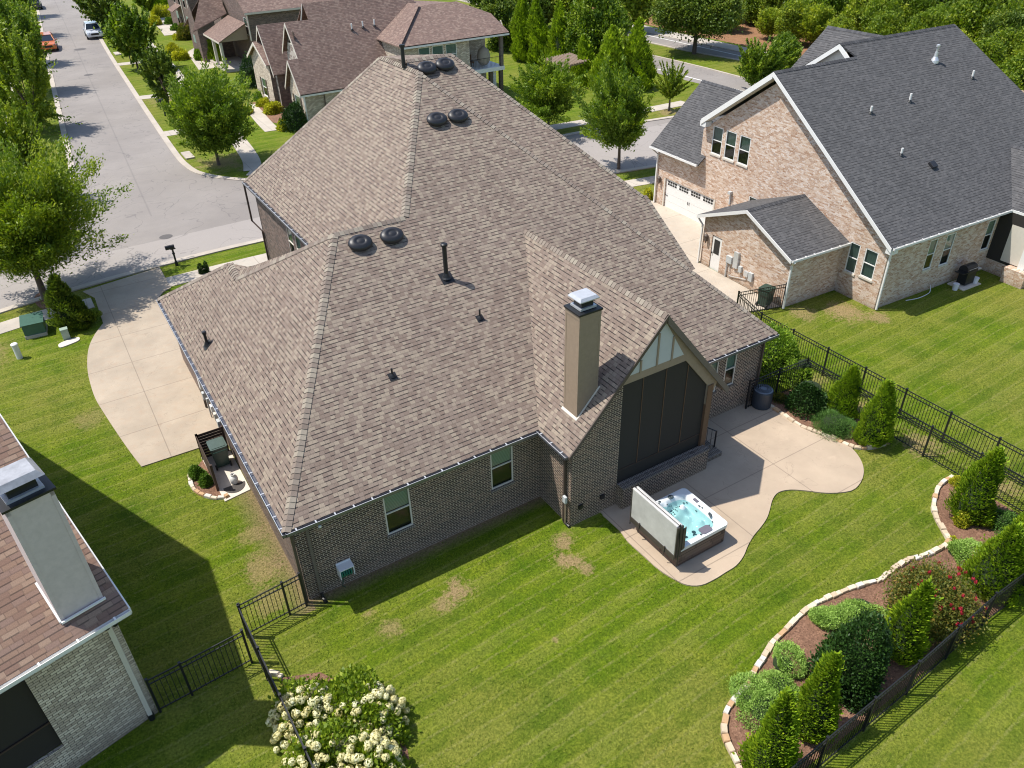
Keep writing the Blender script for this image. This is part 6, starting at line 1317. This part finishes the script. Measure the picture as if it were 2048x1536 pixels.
def paint(name, c_):
    k_ = N(name); k_.color(c_); k_.rough(.3); k_.b.inputs['Coat Weight'].default_value = .8; k_.b.inputs['Metallic'].default_value = .1; return k_.m
MAT['p_white'] = paint('white_car_paint', (.62, .65, .70)); MAT['p_orange'] = paint('orange_car_paint', (.62, .15, .02)); MAT['p_dark'] = paint('dark_blue_car_paint', (.03, .04, .06))
k_ = N('car_glass'); k_.color((.02, .03, .05)); k_.rough(.08); MAT['carglass'] = k_.m
wc_ = P(190, 74); car((wc_.x, wc_.y, 0), R(-3), 'p_white', 'white car parked at the right kerb of the street')
oc_ = P(97, 99); car((oc_.x+.1, oc_.y, 0), R(-4), 'p_orange', 'orange car parked at the left kerb under the row of trees')
dc_ = P(70, 17); car((dc_.x, dc_.y, 0), R(176), 'p_dark', 'dark pickup like car parked at the left kerb, top edge', 1.3)
# ================================================================== TREES
def geo(px, py, ty, hw):
    p = P(px, py); f = float((np.array(p)-np.array([0, 0, CH]))@F_); h = UPH(px, ty, p); zc = h*.55
    f2 = float((np.array([p.x, p.y, zc])-np.array([0, 0, CH]))@F_); return p, h, hw*f2/FPX
TR = {}
def T(px, py, ty, hw, kind, mat, label, name='street_tree', cat='tree', cb=.2, ncl=150, nl=90, leaf=.13, clr=.6, narrow=.5, group=None, seed=None, th=None, sc_top=1.0, pos=None, hh=None, rr=None, nb=6, tr=.13):
    if pos is None: p, h, r = geo(px, py, ty, hw)
    else: p, h, r = V(*pos), hh, rr
    sd_ = seed if seed is not None else int(px*7+py*3)
    me = crown_mesh('crown', mat, sd_, h*cb, h*.97, r*.93, ncl, nl, leaf, kind, clr*r/3, narrow)
    tk = trunk_mesh('trunk', h*(th or (cb+.12)), tr*max(.7, h/8), sd_, r*.7, nb, top=h*.85)
    return tree(name, label, cat, p, me, tk, group=group)
def S_(px, py, ty, hw): return geo(px, py, ty, hw)
T(438, 330, 140, 88, 'vase', 'leaf', 'broad green street tree at the street corner by the walkway', cb=.12, ncl=200, nl=260, leaf=.12, clr=.9, narrow=.42)
T(92, 598, 300, 155, 'vase', 'leaf_yellow', 'big spreading yellow green tree with its trunk beside the driveway entrance', cb=.2, ncl=330, nl=400, leaf=.092, clr=.85, narrow=.42, tr=.17)
T(-45, 500, 190, 105, 'vase', 'leaf_yellow', 'bright yellow green tree cut off by the left edge', cb=.15, ncl=180, nl=260, leaf=.10, clr=.9, narrow=.42)
T(72, 405, 185, 72, 'vase', 'leaf_yellow', 'feathery light green tree between the big tree and the dark row', cb=.12, ncl=110, nl=200, leaf=.12, clr=.8, narrow=.4)
T(338, 212, 92, 34, 'column', 'leaf_dark', 'narrow dark green tree between the two front lawns', cb=.2, ncl=130, nl=90, leaf=.17)
T(277, 140, 12, 42, 'column', 'leaf', 'slender street tree with bare lower trunk beside a mailbox', cb=.22, ncl=170, nl=90, leaf=.2)
T(222, 70, -62, 44, 'column', 'leaf_dark', 'dark street tree farthest on the right side of the street', cb=.2, ncl=150, nl=90, leaf=.24)
T(300, 38, -40, 26, 'vase', 'leaf', 'light green garden tree at the top edge near the farthest house', cb=.15, ncl=90, nl=80, leaf=.26)
for i, (x_, y_, lb) in enumerate(((1.2, 85.5, 'dark columnar tree nearest in the row by the left kerb'), (2.1, 103, 'second dark columnar tree in the row by the left kerb'), (3.0, 119, 'dark columnar tree beside the orange car'), (4.6, 142, 'dark columnar tree between the orange and the dark car'), (5.6, 163, 'farthest columnar tree in the row, at the dark car'))):
    T(0, 0, 0, 0, 'column', 'leaf' if i % 2 else 'leaf_wood', lb, pos=(x_, y_, 0), hh=8.6 if i != 2 else 6.5, rr=2.7, cb=.12, ncl=190, nl=130, leaf=.14, seed=40+i, group='columnar trees along the left kerb', clr=.75)
T(20, 40, -60, 30, 'round', 'leaf', 'garden tree behind the columnar row at the top left corner', cb=.1, ncl=90, nl=80, leaf=.25)
T(-8, 190, 110, 22, 'round', 'leaf', 'low green tree at the left edge beyond the pavement', cb=.1, ncl=80, nl=80, leaf=.2)
T(1097, 258, 104, 74, 'vase', 'leaf', 'full feathery tree on the far pavement left of the pergola post', cb=.12, ncl=170, nl=200, leaf=.125, clr=.8, narrow=.4)
T(1237, 338, 140, 80, 'vase', 'leaf', 'feathery street tree with visible trunk in the near grass strip', cb=.18, ncl=170, nl=200, leaf=.115, clr=.8, narrow=.4)
T(1338, 222, 122, 36, 'vase', 'leaf_yellow', 'thin young tree beside the far pavement near the boulevard', cb=.2, ncl=60, nl=90, leaf=.13, clr=.6, narrow=.42)
T(1388, 108, -60, 86, 'round', 'leaf_dark', 'large round tree standing on the green boulevard median', cb=.3, ncl=330, nl=150, leaf=.15, clr=.5, tr=.2, th=.42, narrow=.6)
T(1503, 185, 78, 52, 'vase', 'leaf', 'bushy tree just behind the charcoal garage roof', cb=.1, ncl=130, nl=150, leaf=.14); T(1565, 178, 74, 26, 'vase', 'leaf', 'smaller bushy tree at the charcoal roof peak', cb=.1, ncl=90, nl=80, leaf=.2)
T(1190, 140, 0, 62, 'round', 'leaf', 'rounded green tree among the tall conifers', cb=.1, ncl=180, nl=170, leaf=.17, clr=.5); T(1010, 100, -20, 40, 'round', 'leaf_dark', 'dark rounded tree beside the white house balcony', cb=.1, ncl=150, nl=160, leaf=.17)
T(1095, 60, -45, 45, 'round', 'leaf_dark', 'dark rounded tree above the conifers at the top edge', cb=.1, ncl=120, nl=90, leaf=.3); T(1262, 60, -60, 42, 'round', 'leaf_wood', 'green tree on the left end of the pine straw strip', cb=.25, ncl=120, nl=90, leaf=.3)
for i_, (px, py, ty, hw, lb) in enumerate(((1140, 62, -40, 40, 'green tree in the dense group behind the conifers, left part'), (1215, 100, 0, 36, 'green tree in the dense group behind the conifers, near the boulevard'), (1060, 30, -70, 45, 'tall green tree above the conifers at the top edge, left'), (1160, 25, -75, 45, 'tall green tree above the conifers at the top edge, right'), (1230, 150, 70, 30, 'low green tree between the two rightmost conifers'), (960, 20, -70, 40, 'green tree rising behind the white house roof'))):
    T(px, py, ty, hw, 'round', 'leaf' if i_ % 2 else 'leaf_wood', lb, cb=.08, ncl=150, nl=120, leaf=.18, seed=300+i_)
def cone(px, py, ty, hw, mat, label, n, leaf, name='arborvitae', cat='shrub', tx=None, power=.85, lobe=.16, group=None, hs=1.0):
    p = P(px, py); h = UPH(tx or px, ty, p)*hs; f2 = float((np.array([p.x, p.y, h*.4])-np.array([0, 0, CH]))@F_); r = hw*f2/FPX
    o = E(name, label, cat, p, group); mobj('foliage', cone_mesh('foliage', mat, int(px*3+py), h, r, n, leaf, power, 0, lobe), (0, 0, 0), o)
    m = MB(); m.tube([p, p+V(0, 0, h*.75)], [r*.16+.03, .03], 7); m.build('trunk', 'trunk', o)
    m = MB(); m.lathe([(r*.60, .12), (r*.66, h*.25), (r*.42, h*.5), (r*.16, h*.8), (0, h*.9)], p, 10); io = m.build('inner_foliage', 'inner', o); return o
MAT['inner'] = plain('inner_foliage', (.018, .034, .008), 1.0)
gg = 'tall golden green conifers behind the white house'
for i, (px, py, ty, hw, lb) in enumerate(((1046, 122, -16, 24, 'leftmost'), (1076, 128, -2, 27, 'second from the left'), (1119, 135, 10, 30, 'third from the left'), (1166, 168, 76, 26, 'dark one right behind the pergola'), (1219, 182, 58, 42, 'second from the right'), (1273, 178, 44, 36, 'rightmost'))):
    cone(px, py, ty, hw, 'giant', 'tall golden green conifer in the row, '+lb, 12000, .19, 'conifer', 'tree', group=gg, lobe=.38, power=.75)
cone(1020, 70, -40, 16, 'giant', 'conifer top just right of the white house roof', 4000, .25, 'conifer', 'tree'); cone(985, 55, -30, 14, 'giant', 'conifer peeking over the end of the white house roof', 4000, .25, 'conifer', 'tree')
cone(148, 655, 552, 32, 'darkpine' if 'darkpine' in MAT else 'leaf_dark', 'dark bushy pine with a stone ring beside the driveway', 9000, .085, 'pine_tree', 'tree', tx=122, power=.6, lobe=.7)
cone(170, 650, 590, 20, 'leaf_dark', 'smaller dark pine growing against the bigger pine by the driveway', 4500, .08, 'pine_tree', 'tree', power=.6, lobe=.7)
# garden arborvitae
for (px, py, tx, ty, hw, lb) in ((1684, 828, 1706, 736, 31, 'arborvitae behind the soft pine bush in the corner bed'), (1740, 884, 1762, 766, 37, 'arborvitae at the end of the corner bed by the fence'), (1940, 1032, 1986, 898, 42, 'arborvitae in the bed beside the amber leaved plant'),
                             (1975, 1180, 2012, 1048, 55, 'wide arborvitae right of the catmint and crape myrtle'), (2010, 1160, 2046, 1028, 50, 'arborvitae at the right edge merging with the wide one'), (1795, 1308, 1838, 1165, 46, 'arborvitae between the dark holly and the crape myrtle'), (1622, 1462, 1656, 1313, 43, 'arborvitae between catmint mounds and the dark holly'), (1532, 1548, 1556, 1388, 50, 'arborvitae nearest the bottom edge in the mulch bed')):
    cone(px, py, ty, hw, 'arb', lb, 9500, .062, tx=tx, group='arborvitae in the mulch beds', lobe=.24, power=.62, hs=1.0)
def bush(px, py, hw, h, mat, label, n, leaf, name='shrub', cat='shrub', asp=1.0, seed=1, group=None, narrow=.55, up=.5, lobe=.2, z0=.02):
    p = P(px, py); f = float((np.array(p)-np.array([0, 0, CH]))@F_); r = hw*f/FPX; o = E(name, label, cat, p, group)
    mobj('foliage', mound_mesh('foliage', mat, seed+int(px), r, r*asp, h, n, leaf, lobe, up, narrow, z0=z0), (0, 0, 0), o)
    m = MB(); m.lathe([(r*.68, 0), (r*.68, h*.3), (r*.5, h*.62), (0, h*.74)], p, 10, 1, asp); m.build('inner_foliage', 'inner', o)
    return o, p, r
bush(1700, 1372, 64, 2.0, 'holly', 'large dark glossy holly in the middle of the mulch bed', 15000, .045, 'holly_bush', lobe=.25)
bush(2062, 1095, 45, 1.8, 'holly', 'dark holly at the right edge beside the wide arborvitae', 8000, .05, 'holly_bush')
bush(1548, 735, 46, 1.75, 'laurel', 'bright green rounded shrub between the house corner and the fence', 11000, .055, lobe=.2)
bush(1612, 812, 40, 1.7, 'holly', 'dark leafy shrub beside the gate in the corner bed', 9500, .05, lobe=.3); bush(1600, 770, 26, 1.9, 'laurel', 'loose green shrub top poking above the dark leafy shrub', 3000, .055, lobe=.35)
bush(1668, 858, 41, .85, 'pineneedle', 'soft bright green pine bush behind the limestone edging', 11000, .045, narrow=.16, up=1.0, lobe=.25)
bush(2000, 1050, 30, .75, 'pineneedle', 'soft green shrub behind the arborvitae by the inner fence', 5000, .045, narrow=.25); bush(1560, 800, 16, .4, 'myrtle', 'low reddish plant by the gate', 900, .04)
for i, (px, py, hw, h, lb) in enumerate(((1530, 1420, 42, .45, 'catmint mound behind the bottom arborvitae'), (1502, 1400, 28, .42, 'grey green catmint mound nearest the left curve of the edging'), (1562, 1372, 34, .42, 'catmint mound just left of the second arborvitae'), (1565, 1330, 26, .4, 'small bright catmint mound at the top of its cluster'), (1650, 1243, 22, .35, 'small bright catmint clump near the limestone edging'), (1722, 1222, 36, .45, 'wide catmint mound behind the dark holly'), (1690, 1250, 26, .4, 'catmint mound touching the left of the dark holly'), (1918, 1106, 28, .45, 'catmint mound above the crape myrtle'))):
    bush(px, py, hw*1.12, h*.78, 'nepeta', lb, 6200, .034, 'catmint', 'plant', group='catmint mounds in the mulch bed', narrow=.35, lobe=.5)
bush(397, 950, 17, .55, 'box', 'larger round boxwood beside the wooden bin screen', 3200, .035, 'boxwood'); bush(414, 970, 13, .45, 'box', 'smaller round boxwood nearest the stone edging', 2400, .035, 'boxwood')
bush(1916, 968, 17, .32, 'gold', 'low amber leaved plant in front of the arborvitae', 1400, .035, 'plant', 'plant'); o, p, r = bush(1920, 1050, 13, .38, 'gold', 'little pale flowering hydrangea alone in the mulch', 900, .04, 'hydrangea', 'plant')
bush(1908, 1082, 9, .15, 'gold', 'tiny yellow plant near the crape myrtle', 300, .03, 'plant', 'plant')
for (px, py, hw, h, mt, lb) in ((487, 228, 20, .9, 'gold', 'yellow green shrub beside the curved front walk'), (545, 226, 17, 1.0, 'gold', 'round golden shrub in the white house front bed'), (528, 212, 14, .7, 'gold', 'small golden shrub left of the round one'), (520, 200, 12, .8, 'laurel', 'green shrub against the white house front'), (560, 215, 12, .6, 'orange', 'rusty orange shrub in the white house front bed'), (592, 258, 26, 2.6, 'holly', 'dark magnolia at the corner of the white brick house'), (506, 172, 22, 2.8, 'holly', 'dark magnolia in front of the white brick house'), (570, 258, 14, .7, 'gold', 'yellow shrub under the dark magnolia'),
                               (362, 118, 18, 1.0, 'gold', 'pale yellow flowering shrub on the brown house lawn'), (345, 105, 12, .8, 'gold', 'small yellow shrub left of the flowering one'), (402, 120, 12, 1.0, 'laurel', 'green yellow shrub by the brown house walk'), (413, 108, 12, 1.1, 'box', 'dark green shrub at the brown house porch'), (310, 50, 11, 1.0, 'gold', 'round clipped shrub on the far lawn'), (285, 48, 12, 1.0, 'gold', 'low clipped shrub beside the far street tree'), (343, 48, 10, .9, 'box', 'dark green shrub by the farthest house'), (353, 60, 10, .9, 'box', 'second dark shrub by the farthest house'), (375, 78, 17, 1.6, 'myrtle', 'reddish flowering shrub at the farthest house corner'), (358, 78, 14, .8, 'gold', 'low yellow shrubs by the farthest house walk'), (320, 32, 20, 1.2, 'gold', 'bright yellow shrub group at the top edge')):
    if mt == 'orange' and 'orange' not in MAT: MAT['orange'] = leafmat('rust_leaf', (.12, .05, .01), (.28, .13, .03), (.42, .22, .05))
    bush(px, py, hw, h, mt, lb, 2600, .12 if py < 140 else .09, seed=3)
for (px, py, tx, ty, hw, lb) in ((428, 122, 428, 72, 9, 'tall thin evergreen left of the brown house porch'), (440, 126, 438, 76, 9, 'tall thin evergreen touching the brown house porch'), (318, 24, 316, -20, 9, 'narrow evergreen near the top edge'), (333, 26, 331, -20, 9, 'second narrow evergreen near the top edge')):
    cone(px, py, ty, hw, 'arb', lb, 2500, .16, tx=tx, power=.5)
bush(1297, 398, 10, .6, 'gold', 'small yellow shrub at the corner of the tan brick garage', 900, .06); bush(404, 548, 6, .6, 'holly', 'small dark sapling behind the roof edge near the pavement', 400, .05); bush(415, 545, 5, .7, 'holly', 'second small sapling behind the roof edge', 400, .05)
# crape myrtle
cmn = P(1868, 1236); cm = E('crape_myrtle', 'crape myrtle with crimson blossoms and bronze leaves in the mulch bed', 'shrub', cmn)
mobj('foliage', crown_mesh('foliage', 'myrtle', 77, .05, 1.65, 1.10, 420, 75, .042, 'round', .40, .5), (0, 0, 0), cm); mobj('stems', trunk_mesh('stems', .5, .035, 8, 1.0, 9, top=1.5), (0, 0, 0), cm)
def blooms(name, mat, seed, pts, rad, n, leaf, parent, stretch=1.2):
    rng = np.random.default_rng(seed); pts = np.array(pts, float); idx = np.repeat(np.arange(len(pts)), n); d_ = unit(rng.normal(size=(len(idx), 3))); rr = rad*rng.uniform(.8, 1.15, len(pts))[idx]
    C = pts[idx]+d_*rr[:, None]*np.array([1, 1, stretch])*rng.uniform(.75, 1, len(idx))[:, None]; T_ = unit(np.cross(d_, rng.normal(size=d_.shape))); S2 = unit(np.cross(d_, T_))
    base = rng.uniform(.1, .9, len(pts))[idx]; me = cloud_mesh(name, C, T_, S2, leaf*rng.uniform(.7, 1.3, len(idx)), leaf*.8, base+rng.uniform(-.12, .12, len(idx)), mat); return mobj(name, me, (0, 0, 0), parent)
MAT['petal'] = leafmat('hydrangea_petal', (.56, .48, .20), (.76, .70, .38), (.84, .82, .58), .2, .2); MAT['petal_red'] = leafmat('myrtle_petal', (.16, .004, .012), (.32, .010, .03), (.48, .03, .06), .2, .2)
rg = np.random.default_rng(5); d_ = unit(rg.normal(size=(40, 3))); d_[:, 2] = np.abs(d_[:, 2])*.9+.1; d_[:18, 0] = -np.abs(d_[:18, 0]); pts_ = d_*np.array([1.15, 1.15, .95])+np.array([0, 0, .9]); blooms('blossoms', 'petal_red', 6, pts_, .055, 40, .022, cm, 1.4)
# hydrangeas
for i, (px, py, hw, h, nf, lb) in enumerate(((618, 1452, 64, 1.1, 50, 'cream flowering hydrangea nearest the corner of the two fences'), (702, 1445, 50, .85, 16, 'sparsely flowering yellow green hydrangea in the middle of the clump'), (755, 1448, 54, 1.05, 36, 'cream flowering hydrangea on the lawn side of the clump'), (642, 1555, 62, 1.15, 34, 'cream flowering hydrangea beside the fence at the bottom edge'), (738, 1552, 64, 1.15, 44, 'cream flowering hydrangea at the bottom edge next to the lawn'))):
    p = P(px, py); f = float((np.array(p)-np.array([0, 0, CH]))@F_); r = hw*f/FPX; o = E('hydrangea', lb, 'shrub', p, 'hydrangeas in the lower left bed')
    mobj('foliage', mound_mesh('foliage', 'hydleaf', 90+i, r*1.1, r*1.1, h, 7000, .062, .35, .3, .62, .45), (0, 0, 0), o)
    mobj('stems', trunk_mesh('stems', .3, .018, i+3, r*.9, 9, top=h), (0, 0, 0), o)
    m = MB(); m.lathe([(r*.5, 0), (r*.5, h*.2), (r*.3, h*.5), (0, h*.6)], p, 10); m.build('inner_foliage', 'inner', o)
    rg = np.random.default_rng(60+i); d_ = unit(rg.normal(size=(int(nf*3.0), 3))); d_[:, 2] = np.abs(d_[:, 2])+.12; d_ = unit(d_); pts_ = d_*np.array([r*1.06, r*1.06, h*1.08])*rg.uniform(.92, 1.12, len(d_))[:, None]
    blooms('flower_heads', 'petal', 61+i, pts_, .112, 80, .032, o, 1.05)
# ================================================================== WOODLAND beyond the boulevard
var = []
for i, (mt, kd) in enumerate((('leaf_wood', 'round'), ('leaf', 'round'), ('leaf_dark', 'round'), ('leaf_yellow', 'round'), ('leaf_wood', 'vase'))):
    var.append((crown_mesh('crown', mt, 200+i, .8, 8.0, 2.9, 190, 120, .19, kd, .8 if kd == 'round' else 1.6, .6), trunk_mesh('trunk', 4.0, .14, i, 1.8, 4, top=7)))
rng = random.Random(11); wd_dir = (fw_[2]-fw_[1]).normalized(); wn = off; o0 = fw_[1]; cnt = 0
kinds = ['mid green woodland tree', 'fresh green woodland tree', 'dark woodland tree', 'yellow green woodland tree', 'open branched woodland tree']
def place(p, vi, sc__, group='woodland trees beyond the boulevard', lb=None):
    global cnt
    c_, t_ = var[vi]; cnt += 1
    tree('woodland_tree', lb or kinds[vi]+' in the belt of woods beyond the boulevard', 'tree', p, c_, t_, sc=sc__, rz=rng.uniform(0, 6.28), group=group, zs=rng.uniform(.85, 1.15))
for row, (dd, step, n_) in enumerate(((7.5, 4.4, 26), (12, 4.8, 26), (17.5, 5.4, 26), (24, 6.0, 26), (31, 7.0, 24))):
    for k2 in range(n_):
        t_ = -46+k2*step+rng.uniform(-1.5, 1.5); p = o0+wd_dir*t_+wn*(dd+rng.uniform(-1.4, 1.4)); p.z = 0
        v_ = np.array(p)-np.array([0, 0, CH]); z_ = v_@F_; 
        if z_ < 10: continue
        X_ = 1024+FPX*(v_@R_)/z_; Y_ = 768-FPX*(v_@U_)/z_
        if X_ < 960 or X_ > 2250: continue
        if X_ > 1780 and Y_ < 95 and dd > 10: continue      # the gap where the pale building and its lawn show
        if 1500 < X_ < 1700 and dd > 28: continue
        if dd < 9 and (X_ < 1240 or (1300 < X_ < 1420)): continue
        place(p, rng.choice([0, 0, 1, 2, 2, 3, 4]), rng.uniform(.62, .95)*(.8 if dd < 9 else 1))
for (px, py, s_) in ((1560, 150, .5), (1940, 200, .62), (1985, 175, .6), (2030, 235, .7), (1925, 130, .55), (2010, 130, .55), (2060, 180, .75), (1880, 95, .6), (2075, 300, .7), (1975, 250, .5), (1830, 75, .6), (1780, 70, .65)):
    p = P(px, py); place(p, 3 if px > 1900 else 1, s_, 'small trees behind the charcoal roof', 'small yellow green tree just behind the charcoal roofed house')

# ================================================================== GRASS BLADES on the near lawns
def inpoly(X, Y, poly):
    ins = np.zeros(len(X), bool); n = len(poly); j = n-1
    for i in range(n):
        xi, yi_, xj, yj = poly[i][0], poly[i][1], poly[j][0], poly[j][1]
        c_ = ((yi_ > Y) != (yj > Y)) & (X < (xj-xi)*(Y-yi_)/((yj-yi_) or 1e-9)+xi); ins ^= c_; j = i
    return ins
rg = np.random.default_rng(99); NB = 210000
X = rg.uniform(-7, 36, NB); Y = rg.uniform(4.5, 47, NB)**1.0; keep = rg.uniform(size=NB) < np.clip(1.25-Y/50, .3, 1)
vv_ = np.stack([X, Y, np.full(NB, -CH)], 1); zz_ = vv_@F_; sx_ = 1024+FPX*(vv_@R_)/zz_; sy_ = 768-FPX*(vv_@U_)/zz_
keep &= (sx_ > -80) & (sx_ < 2130) & (sy_ < 1620)
shr = lambda pl: [(p[0], p[1]) for p in pl]
for pl in (drv, spline(PP(pat), 3)+[V(24.2, 18.3, 0), V(13.6, 18.3, 0)], bed1, bed2, hb, gb, [(3.0, 18.3), (23.6, 18.3), (23.6, 41), (3.0, 36.3)], [(9, 30), (23.6, 30), (23.6, 41.2), (9, 41.2)], [(12.2, 16.4), (18.5, 16.4), (18.5, 18.5), (12.2, 18.5)], [(2.05, 24.7), (3.15, 24.7), (3.15, 28), (2.05, 28)],
           [(28.7, 24.4), (31.05, 23.7), (31.35, 30.2), (35.3, 30.2), (36, 48), (26, 48), (28.3, 34)], [tuple(GL(-3.9, 2.6))[:2], tuple(GL(0, 2.6))[:2], tuple(GL(0, 0))[:2], tuple(GL(12, 0))[:2], tuple(GL(12, 30))[:2], tuple(GL(-3.9, 30))[:2]], [(wc.x, wc.y), (wc.x-ld.x*14, wc.y-ld.y*14), (wc.x-ld.x*14+ln_.x*15, wc.y+15), (wc.x+ln_.x*15, wc.y+ln_.y*15)]):
    keep &= ~inpoly(X, Y, pl)
for bnd in (strip(swn, 1.4, 0), strip([(4.0, 45.55), (9.4, 45.6), (20, 45.2), (30, 44.0), (40, 42.3)], 1.4, 0)): keep &= ~inpoly(X, Y, [(p[0], p[1]) for p in bnd])
for (bx, by, r_, a_) in BLOBS: keep &= ~((np.hypot(X-bx, Y-by) < r_*.75) & (rg.uniform(size=NB) < a_*.8))
keep &= (Y < 46.6)
X, Y = X[keep], Y[keep]; n_ = len(X); tall = rg.uniform(.018, .042, n_)*(1+.5*np.sin(X*1.7+Y*.9)*np.sin(Y*1.3-X*.6))
C = np.stack([X, Y, tall*.55], 1); T_ = unit(rg.normal(size=(n_, 3))*.55+np.array([0, 0, .9])); S2 = unit(np.cross(T_, rg.normal(size=(n_, 3))))
MAT['blade'] = leafmat('grass_blade', (.080, .145, .006), (.150, .225, .012), (.32, .33, .06), .3, .2)
tagobj(mobj('grass_blades', cloud_mesh('grass_blades', C, T_, S2, tall, .011, rg.uniform(0, 1, n_), 'blade'), (0, 0, 0)), kind='stuff', label='short mown grass blades over the near lawns', cat='grass')
